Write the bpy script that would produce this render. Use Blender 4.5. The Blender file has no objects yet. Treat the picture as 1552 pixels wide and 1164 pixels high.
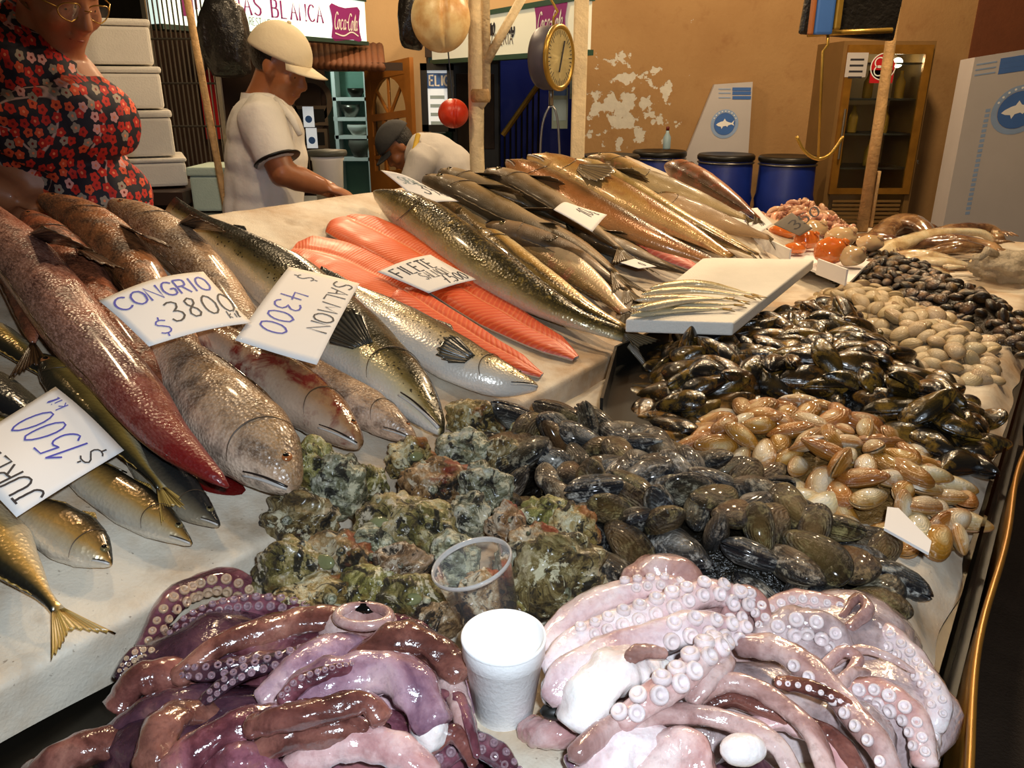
import bpy, bmesh, math, random
from math import sin, cos, pi, radians as R, sqrt, atan2, exp
from mathutils import Vector, Matrix, noise
V = Vector
scene = bpy.context.scene
COL = scene.collection
rnd = random.Random(7)

# ------------------------------------------------------------------ camera
CAMP = V((0, 0, 1.55)); PITCH = R(20.5); FPX = 1200.0
cd = bpy.data.cameras.new('camera'); cam = bpy.data.objects.new('camera', cd); COL.objects.link(cam)
cam.location = CAMP; cam.rotation_euler = (R(90) - PITCH, 0, 0)
cd.sensor_width = 36.0; cd.lens = 36.0 * FPX / 1552.0; cd.clip_start = 0.02
scene.camera = cam
# ------------------------------------------------------------------ world and lights
world = bpy.data.worlds.new('world'); scene.world = world; world.use_nodes = True
bgn = world.node_tree.nodes['Background']
bgn.inputs[0].default_value = (1.0, 0.72, 0.45, 1); bgn.inputs[1].default_value = 0.05
def lamp(name, kind, loc, power, color, radius=0.05, aim=None, spot=None, size=None):
    l = bpy.data.lights.new(name, kind); l.energy = power; l.color = color
    if kind == 'AREA': l.shape = 'DISK'; l.size = size
    else: l.shadow_soft_size = radius
    if kind == 'SPOT': l.spot_size = R(spot); l.spot_blend = 0.6
    o = bpy.data.objects.new(name, l); COL.objects.link(o); o.location = loc
    if aim is not None:
        o.rotation_euler = (V(aim) - V(loc)).to_track_quat('-Z', 'Y').to_euler()
    return o
WARM = (1.0, 0.74, 0.45)
# bare warm bulbs strung over the fish stall, higher than the frame
lamp('stall_bulb', 'POINT', (0.75, 2.35, 2.5), 44, WARM, 0.06)
lamp('stall_bulb', 'POINT', (1.75, 2.9, 2.55), 42, WARM, 0.06)
lamp('stall_bulb', 'POINT', (-0.85, 2.1, 2.7), 34, WARM, 0.06)
lamp('stall_bulb', 'POINT', (-0.6, 3.9, 2.9), 46, WARM, 0.06)
lamp('hall_lamp', 'POINT', (2.2, 5.2, 3.6), 250, (1.0, 0.74, 0.45), 0.15)
lamp('hall_lamp', 'POINT', (-0.8, 6.2, 3.4), 130, (1.0, 0.74, 0.46), 0.15)
lamp('shop_tube', 'POINT', (-2.35, 8.9, 2.3), 40, (0.75, 1.0, 0.9), 0.1)
lamp('shop_tube', 'POINT', (0.1, 9.4, 2.6), 10, (0.8, 0.85, 1.0), 0.1)
lamp('fridge_fill', 'POINT', (3.25, 7.2, 1.75), 3.0, (1.0, .9, .65), .04)  # fill light added inside the fridge to brighten its dark glass
# the camera's own flash beside its lens
lamp('camera_flash', 'SPOT', (0.06, -0.02, 1.64), 44, (0.76, 0.88, 1.0), 0.02, aim=(0.05, 1.0, 0.93), spot=95)
scene.view_settings.view_transform = 'Standard'; scene.view_settings.look = 'None'
scene.view_settings.gamma = 1.0; scene.view_settings.use_curve_mapping = False
scene.view_settings.exposure = 0.22

# ------------------------------------------------------------------ pixel helpers (world points on real surfaces)
def ray(px, py):
    X = (px - 776) / FPX; Y = (582 - py) / FPX
    return V((X, cos(PITCH) + Y * sin(PITCH), -sin(PITCH) + Y * cos(PITCH)))
def at_z(px, py, z):
    d = ray(px, py); return CAMP + d * ((z - CAMP.z) / d.z)
def at_y(px, py, y):
    d = ray(px, py); return CAMP + d * (y / d.y)
U = V((0.575, 0.818, 0)).normalized(); W = V((-U.y, U.x, 0))
T0, Z0, SLOPE, TREAR = 0.825, 0.97, 0.32, 1.72
def st(s, t, z=0.0): return U * s + W * t + V((0, 0, z))
SL_O = st(0, T0, Z0); SL_E2 = (W + V((0, 0, SLOPE))).normalized(); SL_N = U.cross(SL_E2).normalized()
if SL_N.z < 0: SL_N = -SL_N
def on_slab(px, py, h=0.0):
    d = ray(px, py); o = SL_O + SL_N * h
    return CAMP + d * ((o - CAMP).dot(SL_N) / d.dot(SL_N))

# ------------------------------------------------------------------ mesh helpers
def mesh_obj(name, verts, faces, mat=None, parent=None, smooth=True, attr=None, mats=None, fmat=None):
    off = parent_loc(parent)
    me = bpy.data.meshes.new(name)
    me.from_pydata([tuple(V(v) - off) for v in verts], [], faces)
    if smooth: me.polygons.foreach_set('use_smooth', [True] * len(me.polygons))
    if attr:
        a = me.attributes.new('st', 'FLOAT_VECTOR', 'POINT')
        a.data.foreach_set('vector', [c for v in attr for c in (v[0], v[1], v[2] if len(v) > 2 else 0.0)])
    if mats:
        for m in mats: me.materials.append(m)
        if fmat: me.polygons.foreach_set('material_index', fmat)
    elif mat: me.materials.append(mat)
    me.validate(); me.update()
    o = bpy.data.objects.new(name, me); COL.objects.link(o)
    if parent is not None: o.parent = parent
    return o
def parent_loc(p):
    l = V((0, 0, 0))
    while p is not None:
        l += V(p.location); p = p.parent
    return l
def tag(o, label=None, cat=None, group=None, kind=None):
    if label: o['label'] = label
    if cat: o['category'] = cat
    if group: o['group'] = group
    if kind: o['kind'] = kind
    return o
def thing(name, label, cat, loc=(0, 0, 0), group=None):
    o = bpy.data.objects.new(name, None); COL.objects.link(o); o.location = loc; o.empty_display_size = 0.05
    return tag(o, label, cat, group)
def copy_tree(o, parent=None):
    c = o.copy(); COL.objects.link(c)
    if parent is not None: c.parent = parent
    for ch in list(o.children): copy_tree(ch, c)
    return c
def basis(x, y, z, o):
    return Matrix(((x.x, y.x, z.x, o.x), (x.y, y.y, z.y, o.y), (x.z, y.z, z.z, o.z), (0, 0, 0, 1)))
class MB:
    """collects shapes in world space, then links them as one mesh"""
    def __init__(s): s.v = []; s.f = []; s.a = []
    def add(s, verts, faces, attr=None):
        b = len(s.v); s.v += [V(v) for v in verts]; s.f += [tuple(i + b for i in f) for f in faces]
        s.a += attr if attr else [(0, 0, 0)] * len(verts); return s
    def box(s, c, size, rot=None, bevel=0.0):
        m = rot if rot is not None else Matrix.Identity(3)
        hx, hy, hz = (d / 2 for d in size)
        if bevel <= 0:
            p = [(x, y, z) for x in (-hx, hx) for y in (-hy, hy) for z in (-hz, hz)]
            f = [(0, 1, 3, 2), (4, 6, 7, 5), (0, 4, 5, 1), (2, 3, 7, 6), (0, 2, 6, 4), (1, 5, 7, 3)]
            return s.add([V(c) + m @ V(q) for q in p], f)
        bm = bmesh.new(); bmesh.ops.create_cube(bm, size=1)
        for v in bm.verts: v.co = V((v.co.x * size[0], v.co.y * size[1], v.co.z * size[2]))
        bmesh.ops.bevel(bm, geom=bm.edges[:], offset=bevel, segments=2, affect='EDGES', profile=0.6)
        bm.verts.index_update()
        s.add([V(c) + m @ v.co for v in bm.verts], [tuple(v.index for v in f.verts) for f in bm.faces]); bm.free()
        return s
    def quadbox(s, c4, depth):
        """box from four corner points, extruded by vector depth"""
        p = [V(q) for q in c4] + [V(q) + V(depth) for q in c4]
        return s.add(p, [(0, 1, 2, 3), (7, 6, 5, 4), (0, 4, 5, 1), (1, 5, 6, 2), (2, 6, 7, 3), (3, 7, 4, 0)])
    def tube(s, pts, r, n=8, cap=True):
        pts = [V(p) for p in pts]; rr = r if isinstance(r, (list, tuple)) else [r] * len(pts)
        T = tangents(pts); up = V((0, 0, 1)) if abs(T[0].z) < 0.9 else V((1, 0, 0))
        A = T[0].cross(up).normalized(); vs = []
        for i, p in enumerate(pts):
            A = (A - T[i] * A.dot(T[i])).normalized(); B = T[i].cross(A)
            vs += [p + (A * cos(2 * pi * k / n) + B * sin(2 * pi * k / n)) * rr[i] for k in range(n)]
        fs = [(i * n + k, i * n + (k + 1) % n, (i + 1) * n + (k + 1) % n, (i + 1) * n + k) for i in range(len(pts) - 1) for k in range(n)]
        if cap: fs += [tuple(reversed(range(n))), tuple((len(pts) - 1) * n + k for k in range(n))]
        return s.add(vs, fs)
    def lathe(s, c, prof, n=32, ax=None, tilt=None, caps=(True, True)):
        """prof: list of (radius, height); tilt: 3x3 rotation"""
        m = tilt if tilt is not None else Matrix.Identity(3); vs = []
        for r, h in prof: vs += [V(c) + m @ V((r * cos(2 * pi * k / n), r * sin(2 * pi * k / n), h)) for k in range(n)]
        fs = [(i * n + k, i * n + (k + 1) % n, (i + 1) * n + (k + 1) % n, (i + 1) * n + k) for i in range(len(prof) - 1) for k in range(n)]
        if caps[0] and prof[0][0] > 1e-4: fs.append(tuple(reversed(range(n))))
        if caps[1] and prof[-1][0] > 1e-4: fs.append(tuple((len(prof) - 1) * n + k for k in range(n)))
        return s.add(vs, fs)
    def ball(s, c, rad, rot=None, nu=16, nv=10):
        m = rot if rot is not None else Matrix.Identity(3)
        rx, ry, rz = rad if isinstance(rad, (tuple, list)) else (rad, rad, rad)
        vs = [V(c) + m @ V((0, 0, -rz))]
        for j in range(1, nv):
            a = -pi / 2 + pi * j / nv
            vs += [V(c) + m @ V((rx * cos(a) * cos(2 * pi * k / nu), ry * cos(a) * sin(2 * pi * k / nu), rz * sin(a))) for k in range(nu)]
        vs.append(V(c) + m @ V((0, 0, rz))); L = len(vs) - 1
        fs = [(0, 1 + (k + 1) % nu, 1 + k) for k in range(nu)]
        for j in range(nv - 2):
            o = 1 + j * nu
            fs += [(o + k, o + (k + 1) % nu, o + nu + (k + 1) % nu, o + nu + k) for k in range(nu)]
        o = 1 + (nv - 2) * nu
        fs += [(o + k, o + (k + 1) % nu, L) for k in range(nu)]
        return s.add(vs, fs)
    def grid(s, fn, nu, nv):
        vs = []; at = []
        for j in range(nv + 1):
            for i in range(nu + 1):
                vs.append(fn(i / nu, j / nv)); at.append((i / nu, j / nv, 0))
        fs = [(j * (nu + 1) + i, j * (nu + 1) + i + 1, (j + 1) * (nu + 1) + i + 1, (j + 1) * (nu + 1) + i) for j in range(nv) for i in range(nu)]
        return s.add(vs, fs, at)
    def build(s, name, mat, parent=None, smooth=False, attr=False):
        return mesh_obj(name, s.v, s.f, mat, parent, smooth, s.a if attr else None)
def tangents(pts):
    n = len(pts); T = []
    for i in range(n):
        d = pts[min(i + 1, n - 1)] - pts[max(i - 1, 0)]
        T.append(d.normalized() if d.length > 1e-9 else V((0, 1, 0)))
    return T
def spline(pts, n):
    """Catmull-Rom through pts, resampled to n points by length"""
    P = [V(p) for p in pts]
    if len(P) == 2: return [P[0].lerp(P[1], i / (n - 1)) for i in range(n)]
    E = [P[0] * 2 - P[1]] + P + [P[-1] * 2 - P[-2]]; out = []
    for i in range(1, len(E) - 2):
        for k in range(16):
            t = k / 16; a, b, c, d = E[i - 1], E[i], E[i + 1], E[i + 2]
            out.append(0.5 * ((2 * b) + (c - a) * t + (2 * a - 5 * b + 4 * c - d) * t * t + (3 * b - a - 3 * c + d) * t ** 3))
    out.append(P[-1]); L = [0.0]
    for i in range(1, len(out)): L.append(L[-1] + (out[i] - out[i - 1]).length)
    res = []; j = 0
    for i in range(n):
        q = L[-1] * i / (n - 1)
        while j < len(L) - 2 and L[j + 1] < q: j += 1
        f = (q - L[j]) / max(L[j + 1] - L[j], 1e-9); res.append(out[j].lerp(out[j + 1], min(max(f, 0), 1)))
    return res
def interp(tab, x):
    """piecewise smooth-ish table lookup; tab rows (x, a, b, ...)"""
    if x <= tab[0][0]: return tab[0][1:]
    for i in range(len(tab) - 1):
        if x <= tab[i + 1][0]:
            f = (x - tab[i][0]) / (tab[i + 1][0] - tab[i][0])
            return tuple(a + (b - a) * f for a, b in zip(tab[i][1:], tab[i + 1][1:]))
    return tab[-1][1:]
def ss(a, b, x):
    f = min(max((x - a) / (b - a), 0.0), 1.0); return f * f * (3 - 2 * f)
def finish(o, sub=0, solid=0.0):
    if solid: m = o.modifiers.new('thick', 'SOLIDIFY'); m.thickness = solid; m.offset = 0
    if sub: m = o.modifiers.new('sub', 'SUBSURF'); m.levels = sub; m.render_levels = sub
    return o

# ------------------------------------------------------------------ materials
def lin(h):
    h = h.lstrip('#'); c = [int(h[i:i + 2], 16) / 255 for i in (0, 2, 4)]
    return tuple(x / 12.92 if x <= 0.04045 else ((x + 0.055) / 1.055) ** 2.4 for x in c) + (1.0,)
class Mat:
    def __init__(s, name):
        s.m = bpy.data.materials.new(name); s.m.use_nodes = True; s.nt = s.m.node_tree
        s.p = s.nt.nodes['Principled BSDF']
    def n(s, kind, ins=None, **kw):
        nd = s.nt.nodes.new('ShaderNode' + kind)
        for k, v in kw.items(): setattr(nd, k, v)
        for k, v in (ins or {}).items(): s.set(nd, k, v)
        return nd
    def set(s, nd, k, v):
        sock = nd.inputs[k]
        if isinstance(v, bpy.types.NodeSocket): s.nt.links.new(v, sock)
        else:
            if isinstance(v, str): v = lin(v)
            sock.default_value = v
    def pr(s, **kw):
        names = dict(col='Base Color', rough='Roughness', metal='Metallic', spec='Specular IOR Level', coat='Coat Weight', coatr='Coat Roughness',
                     trans='Transmission Weight', ior='IOR', normal='Normal', emis='Emission Color', emstr='Emission Strength', alpha='Alpha',
                     sss='Subsurface Weight', sssr='Subsurface Radius', ssss='Subsurface Scale')
        for k, v in kw.items(): s.set(s.p, names[k], v)
        return s
    def coord(s, which='Object'): return s.n('TexCoord').outputs[which]
    def attr(s, name='st'): return s.n('Attribute', attribute_name=name).outputs['Vector']
    def xyz(s, v): o = s.n('SeparateXYZ', {0: v}).outputs; return o[0], o[1], o[2]
    def math(s, op, a, b=0.0, c=None):
        nd = s.n('Math', {0: a, 1: b}, operation=op)
        if c is not None: s.set(nd, 2, c)
        return nd.outputs[0]
    def noise(s, scale, detail=4, rough=0.6, vec=None, dist=0.0):
        return s.n('TexNoise', {'Vector': vec if vec is not None else s.coord(), 'Scale': scale, 'Detail': detail, 'Roughness': rough, 'Distortion': dist}).outputs['Fac']
    def voro(s, scale, vec=None, out='Distance', feature='F1', rand=1.0):
        return s.n('TexVoronoi', {'Vector': vec if vec is not None else s.coord(), 'Scale': scale, 'Randomness': rand}, feature=feature).outputs[out]
    def ramp(s, fac, stops, interp='LINEAR'):
        nd = s.n('ValToRGB', {0: fac}); cr = nd.color_ramp; cr.interpolation = interp
        while len(cr.elements) < len(stops): cr.elements.new(0.5)
        for e, (p, c) in zip(cr.elements, stops): e.position = p; e.color = lin(c) if isinstance(c, str) else (c, c, c, 1)
        return nd.outputs[0]
    def mix(s, fac, a, b, mode='MIX'):
        nd = s.n('Mix', data_type='RGBA', blend_type=mode)
        s.set(nd, 0, fac); s.set(nd, 6, a); s.set(nd, 7, b); return nd.outputs[2]
    def bump(s, h, strength=0.3, dist=0.01):
        return s.n('Bump', {'Height': h, 'Strength': strength, 'Distance': dist}).outputs[0]
    def vmul(s, v, k): return s.n('VectorMath', {0: v, 1: k}, operation='MULTIPLY').outputs[0]
    def hue(s, col, amount=0.06, val=0.25):
        """a small change of tone from one object to the next"""
        r = s.n('ObjectInfo').outputs['Random']
        h = s.math('MULTIPLY_ADD', r, amount, 0.5 - amount / 2); r2 = s.math('FRACT', s.math('MULTIPLY', r, 7.31))
        v = s.math('MULTIPLY_ADD', r2, val, 1 - val / 2)
        return s.n('HueSaturation', {'Hue': h, 'Value': v, 'Color': col}).outputs[0]
def plain(name, col, rough=0.5, var=0.12, scale=8.0, bump=0.0, bscale=60.0, **kw):
    m = Mat(name); c = lin(col)
    dark = tuple(x * (1 - var * 2) for x in c[:3]) + (1,); lite = tuple(min(x * (1 + var), 1) for x in c[:3]) + (1,)
    m.pr(col=m.mix(m.noise(scale, 5), dark, lite), rough=rough, **kw)
    if bump: m.pr(normal=m.bump(m.noise(bscale, 3), bump))
    return m.m
# ------------------------------------------------------------------ pen strokes for writing
GLY = {
 'A': '0,0 3,10 6,0|1,4 5,4', 'B': '0,0 0,10|~0,10 4,9.5 4.6,7.5 3.8,5.6 0,5.2|~0,5.2 4.6,4.8 5.6,2.6 4.4,.4 0,0', 'C': '~6,8.5 4,10 1.5,9 0,5 1.5,1 4,0 6.2,1.6',
 'E': '5,10 0,10 0,0 5.2,0|0,5.2 4,5.2', 'F': '5,10 0,10 0,0|0,5.2 4,5.2', 'G': '~6,8.5 4,10 1.5,9 0,5 1.5,1 4,0 6,1.5 6,4.5|6,4.5 3.6,4.5',
 'I': '1,0 1,10', 'J': '~4.5,10 4.6,3 3.6,.4 1.6,0 0,2|2.6,10 6.4,10', 'L': '0,10 0,0 5,0', 'M': '0,0 .8,10 3.8,3 6.8,10 7.6,0', 'N': '0,0 0,10 6,0 6,10',
 'O': '~3.2,10 1,8.6 0,5 1,1.2 3.2,0 5.6,1.2 6.4,5 5.6,8.6 3.2,10', 'P': '0,0 0,10|~0,10 4.4,9.6 5.2,7.4 4.2,5.2 0,4.8', 'Q': '~3.2,10 1,8.6 0,5 1,1.2 3.2,0 5.6,1.2 6.4,5 5.6,8.6 3.2,10|4,3 7,-1',
 'R': '0,0 0,10|~0,10 4.4,9.6 5.2,7.6 4.2,5.4 0,5|2.4,5 5.8,0', 'S': '~5.4,8.8 3.4,10 1,9.2 .6,7 3,5.3 5.4,3.6 5,1 2.6,0 0,1.2', 'T': '0,10 6,10|3,10 3,0', 'U': '~0,10 .2,3 1.6,.3 3.2,0 4.8,.6 5.8,3 6,10',
 '0': '~2.8,10 .8,8.4 0,5 .8,1.4 2.8,0 4.8,1.4 5.6,5 4.8,8.6 2.8,10', '1': '~0,7 2.4,10|2.4,10 2.2,0', '3': '~0,9 2.6,10 4.8,8.4 3.8,6 1.8,5.4 4.6,4.6 5.4,2.2 3.4,0 .6,.4 0,1.6',
 '4': '0,10 -.4,4.6 5.6,5.2|4,8.4 3.6,0', '5': '4.8,10 .6,10 .2,5.8|~.2,5.8 3,6.4 5,4.2 4.4,1.2 2,0 0,1.2', '7': '0,10 5.4,10 2,0|1.2,5 5,5', '8': '~4.6,9 2.6,10 .8,8.6 1.4,6.4 4.4,3.8 4.8,1.4 2.8,0 .6,1.2 .8,3.6 4.2,6.8 4.6,9', '9': '~4.8,8 3,10 .8,9 .4,6.8 2,5.2 4.2,6.2 4.8,8 4.6,3 3.4,0',
 '$': '~5.4,8 3.4,9 1,8.4 .8,6.8 3,5.3 5.2,3.8 4.8,1.8 2.6,1 .4,2|3.2,11 3,9.4|2.8,.8 2.6,-1', '-': '0,4.6 3,4.8', '.': '0,0 .5,.4 .6,0', "'": '0,9 .4,10.4',
 'i': '1,0 1,6|1,8 1.2,8.6', 'l': '~.4,0 .6,6 1.6,9.6 2.2,8 1,2 1.8,0 2.8,.8', 'k': '0,0 0,10|3.4,6 0,3 3.6,0', 'u': '~0,6 .2,1.4 1.8,0 3.4,1.6 3.6,6|3.6,6 3.8,0', 'y': '~0,6 .4,2 2,.8 3.6,2|~3.8,6 3.6,0 2.4,-3.4 .2,-2.6',
 'c': '~4,5 2.4,6 .6,4.6 .4,1.6 2,0 4.4,1.2', 'o': '~2,6 .4,4.6 .2,1.8 2,0 3.8,1.6 3.8,4.4 2,6 4.8,5', 'a': '~4,5.4 2.2,6 .6,4.4 .4,1.6 1.8,0 3.8,2 4.2,6|~4.2,6 4,1.4 5,.4 6,1.6',
 'w': '~0,8 1.2,10 2.4,9 2.2,3 3.4,.4 5,2 5,9|~5,2 6.4,.4 8.4,2.4 9,7 7.6,10 6.4,8.4|1,6 4,6.6', ' ': '', 'k2': '',
}
WID = {'I': 2, '1': 3, 'M': 8, 'i': 2, 'l': 2.4, '.': 1, "'": 1, ' ': 4, 'w': 9.2, '-': 3.4}
def strokes(text, gap=1.8):
    """polylines in units of letter height"""
    out = []; x = 0.0
    for ch in text:
        g = GLY.get(ch, '')
        for stt in g.split('|'):
            if not stt: continue
            sm = stt[0] == '~'
            pts = [tuple(float(c) for c in q.split(',')) for q in stt.lstrip('~').split()]
            P = [V((x + a, b, 0)) / 10 for a, b in pts]
            out.append(spline(P, 14) if sm and len(P) > 2 else P)
        x += WID.get(ch, 6) + gap
    return out, x / 10
def ribbon(mb, pl, w, fmap, nib=None, x0=0, y0=0, h=1.0, slant=0.0, xs=1.0):
    """flat pen line through fmap(x, y) -> world"""
    pts = [V(((x0 + (p.x * xs + p.y * slant) * h), y0 + p.y * h, 0)) for p in pl]
    T = tangents(pts); L = []; Rr = []
    for p, t in zip(pts, T):
        ww = w * (1 if nib is None else (nib[1] + (1 - nib[1]) * abs(t.x * sin(nib[0]) - t.y * cos(nib[0]))))
        q = V((-t.y, t.x, 0)) * ww / 2
        L.append(p + q); Rr.append(p - q)
    n = len(pts); vs = [fmap(p.x, p.y) for p in L] + [fmap(p.x, p.y) for p in Rr]
    mb.add(vs, [(i, i + 1, n + i + 1, n + i) for i in range(n - 1)])
def write(mb, text, fmap, x, y, h, pen, nib=None, gap=1.8, slant=0.0, xs=1.0, jit=0.0):
    sts, wd = strokes(text, gap)
    for pl in sts:
        if jit: pl = [p + V((rnd.uniform(-jit, jit), rnd.uniform(-jit, jit), 0)) for p in pl]
        ribbon(mb, pl, pen, fmap, nib, x, y, h, slant, xs)
    return wd * h * xs

# ------------------------------------------------------------------ materials of the place
def m_wall():
    m = Mat('ochre plaster with flaked patches'); c = m.coord()
    base = m.mix(m.noise(1.3, 5, 0.65, c), '#b08c5c', '#8a6236')
    base = m.mix(m.ramp(m.noise(5, 6, 0.7, c), [(0.55, 0.0), (0.75, 0.45)]), base, '#7a4a22')
    d = m.n('VectorMath', {0: c, 1: PEEL_C}, operation='DISTANCE').outputs['Value']
    mask = m.math('SUBTRACT', 1.0, m.math('MULTIPLY', d, 1.9))
    f = m.math('ADD', m.math('MULTIPLY', m.noise(7.5, 5, 0.55, c), 1.0), m.math('MULTIPLY', mask, 0.22))
    peel = m.ramp(f, [(0.635, 0.0), (0.65, 1.0)])
    small = m.ramp(m.noise(11, 4, 0.6, c), [(0.735, 0.0), (0.745, 0.8)])
    pf = m.math('MAXIMUM', peel, small)
    base = m.mix(pf, base, m.mix(m.noise(20, 3, 0.5, c), '#d8d2c4', '#b9b3a8'))
    m.pr(col=base, rough=0.8, normal=m.bump(m.math('SUBTRACT', m.noise(30, 4, 0.6, c), m.math('MULTIPLY', pf, 1.5)), 0.35, 0.01))
    return m.m
PEEL_C = at_y(952, 158, 7.6)
MT = {}
MT['wall'] = m_wall()
MT['redwall'] = plain('red brown plaster', '#6e3a1c', 0.8, 0.25, 2.5, 0.3, 25)
MT['cream'] = plain('cream painted plaster', '#cda878', 0.75, 0.1, 2, 0.15, 30)
MT['floor'] = plain('wet dark asphalt', '#54463a', 0.55, 0.3, 6, 0.4, 90)
MT['darkwood'] = plain('dark brown boards', '#3a2413', 0.6, 0.3, 5)
MT['green_in'] = plain('pale green tiles', '#6d9483', 0.5, 0.15, 4)
MT['blue_in'] = plain('deep blue paint', '#1c2c86', 0.5, 0.15, 3)
MT['black'] = plain('black plastic', '#15130f', 0.4, 0.2, 10)
MT['darkmetal'] = plain('dark tarnished metal', '#3b352c', 0.35, 0.3, 12, metal=0.8)
MT['steel'] = plain('worn steel', '#8f8a80', 0.3, 0.2, 14, metal=0.9)
MT['brass'] = plain('yellowed metal', '#b58f3d', 0.35, 0.25, 14, metal=0.6)
MT['gold_edge'] = plain('brass coloured edge strip', '#a8752c', 0.32, 0.3, 9, metal=0.5)
MT['post'] = plain('flaking cream paint on pipe', '#e6cfa4', 0.6, 0.2, 16, 0.5, 60)
MT['rustpost'] = plain('rusty cream pole', '#c8a06a', 0.65, 0.35, 22, 0.6, 70)
MT['foam'] = plain('white expanded foam', '#e9e4da', 0.7, 0.05, 20, 0.25, 160)
MT['foam_green'] = plain('pale green tinted foam', '#bcd0c2', 0.7, 0.06, 18, 0.25, 160)
MT['white'] = plain('white plastic', '#eceae6', 0.5, 0.03, 10)
MT['door'] = plain('varnished orange pine', '#b8742f', 0.4, 0.2, 7)
MT['paper'] = plain('white card', '#ece8e4', 0.7, 0.04, 6)
MT['card_dark'] = plain('grey brown card', '#6f675c', 0.7, 0.15, 6)
MT['ink_blue'] = plain('blue felt pen', '#3a3fb0', 0.6, 0.05)
MT['ink_black'] = plain('black felt pen', '#22202a', 0.6, 0.05)
MT['purple'] = plain('magenta purple print', '#8a1f74', 0.5, 0.05)
MT['red'] = plain('red print', '#b8141c', 0.5, 0.08)
MT['blueprint'] = plain('blue print', '#3c68b0', 0.5, 0.08)
MT['glass'] = (lambda m: m.pr(col='#eaf2f0', rough=0.03, trans=1.0, ior=1.2).m)(Mat('thin clear glass'))
def m_cloth():
    m = Mat('white stall cloth, wet and stained'); c = m.coord()
    st_ = m.ramp(m.noise(4.5, 6, 0.65, c), [(0.40, 0.0), (0.66, 0.85)])
    b = m.mix(st_, '#d2c8b6', '#a8845a')
    b = m.mix(m.ramp(m.noise(11, 5, 0.6, c), [(0.60, 0.0), (0.75, 0.55)]), b, '#8a7254')
    b = m.mix(m.ramp(m.noise(120, 3, .6, c), [(.68, 0.0), (.74, .6)]), b, '#5a4630')
    h = m.math('ADD', m.math('MULTIPLY', m.noise(5, 3, 0.5, c), 3.0), m.math('MULTIPLY', m.noise(240, 2, 0.5, c), 0.12))
    m.pr(col=b, rough=0.6, normal=m.bump(h, 0.5, 0.012)); return m.m
MT['cloth'] = m_cloth()

# ------------------------------------------------------------------ the hall: floor and walls
def struct(name, mb, mat, smooth=False, **kw):
    return tag(mb.build(name, mat, None, smooth), kind='structure', **kw)
struct('floor', MB().box((0, 5, -0.05), (24, 18, 0.1)), MT['floor'])
xw = at_y(884, 200, 7.6).x
struct('wall_back', MB().box(((xw + 4.05) / 2 , 7.7, 2.5), (4.05 - xw, 0.2, 5)), MT['wall'])
struct('wall_right', MB().box((7.0, 7.68, 2.5), (5.9, 0.2, 5)), MT['redwall'])
YB = 7.9
def wx(px, y=YB): return at_y(px, 200, y).x
def wz(py, y=YB): return at_y(776, py, y).z
x_door0, x_door1, x_shop0 = wx(500), wx(562), wx(650)
zt_door, zt_shop = wz(108), wz(82)
mb = MB()
mb.box(((x_door0 - 9) / 2, YB + .1, 2.5), (x_door0 + 9, .2, 5))
struct('wall_left', mb, MT['darkwood'])
mb = MB().box(((x_door1 + x_shop0) / 2, YB + .1, 2.5), (x_shop0 - x_door1, .2, 5))
mb.box(((x_door0 + x_door1) / 2, YB + .1, (5 + zt_door) / 2), (x_door1 - x_door0, .2, 5 - zt_door))
mb.box(((x_shop0 + xw) / 2, YB + .1, (5 + zt_shop) / 2), (xw - x_shop0, .2, 5 - zt_shop))
struct('wall_shopfront', mb, MT['cream'])
struct('wall_green_room', MB().box(((x_door0 + x_door1) / 2 - .3, 10.2, 2), (2.6, .1, 4)), MT['green_in'])
struct('wall_blue_room', MB().box((.0, 10.4, 2), (4.2, .1, 4)), MT['blue_in'])
struct('wall_room_divider', MB().box((x_door1 + .25, 9.2, 2), (.1, 2.3, 4)), MT['green_in'])
struct('trim_1', MB().box((x_door0 - .04, YB - .04, zt_door / 2), (.1, .1, zt_door)).box((x_door1 + .03, YB - .04, zt_door / 2), (.08, .1, zt_door)).box(((x_door0 + x_door1) / 2, YB - .04, zt_door + .05), (x_door1 - x_door0 + .2, .1, .1)), MT['darkwood'])
struct('trim_2', MB().box(((x_shop0 + xw) / 2, YB - .05, zt_shop + .05), (xw - x_shop0, .12, .16)), MT['darkwood'])

# ------------------------------------------------------------------ the counter
def plank(name, s0, s1, t0, t1, z0, z1, mat, bevel=0.0, kind='structure', parent=None):
    m = Matrix((U, W, V((0, 0, 1)))).transposed()
    o = MB().box(st((s0 + s1) / 2, (t0 + t1) / 2, (z0 + z1) / 2), (s1 - s0, t1 - t0, z1 - z0), m, bevel).build(name, mat, parent)
    return o
SN, SF = 0.18, 4.1        # near and far end of the counter
cnt = thing('market_counter', 'dark metal market counter with a brass coloured edge under the seafood', 'counter', st(2, .8, 0))
plank('counter_body', SN - .35, SF, .0, 1.80, .05, .872, MT['black'], parent=cnt)
plank('tray_floor', SN - .34, SF, .012, .84, .872, .884, MT['darkmetal'], parent=cnt)
# the bent outer rim of the tray: a wavy sheet with a bright brass edge
def rimline(s): return -0.004 + 0.008 * sin(s * 5.3) + 0.006 * sin(s * 11 + 1)
mb = MB().grid(lambda a, b: st(SN - .34 + (SF - SN + .34) * a, rimline(SN + 4 * a) - .012 * b, .80 + .135 * b), 120, 4)
finish(mb.build('tray_wall', MT['gold_edge'], cnt, True), 0, .004)
mb = MB().tube([st(SN - .34 + (SF - SN + .34) * k / 120, rimline(SN + 4 * k / 120) - .012, .936) for k in range(121)], .0045, 8)
mb.build('tray_edge', MT['gold_edge'], cnt, True)
plank('glass_panel', .45, SF - .1, .016, .021, .884, .945, MT['glass'], parent=cnt)
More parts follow.
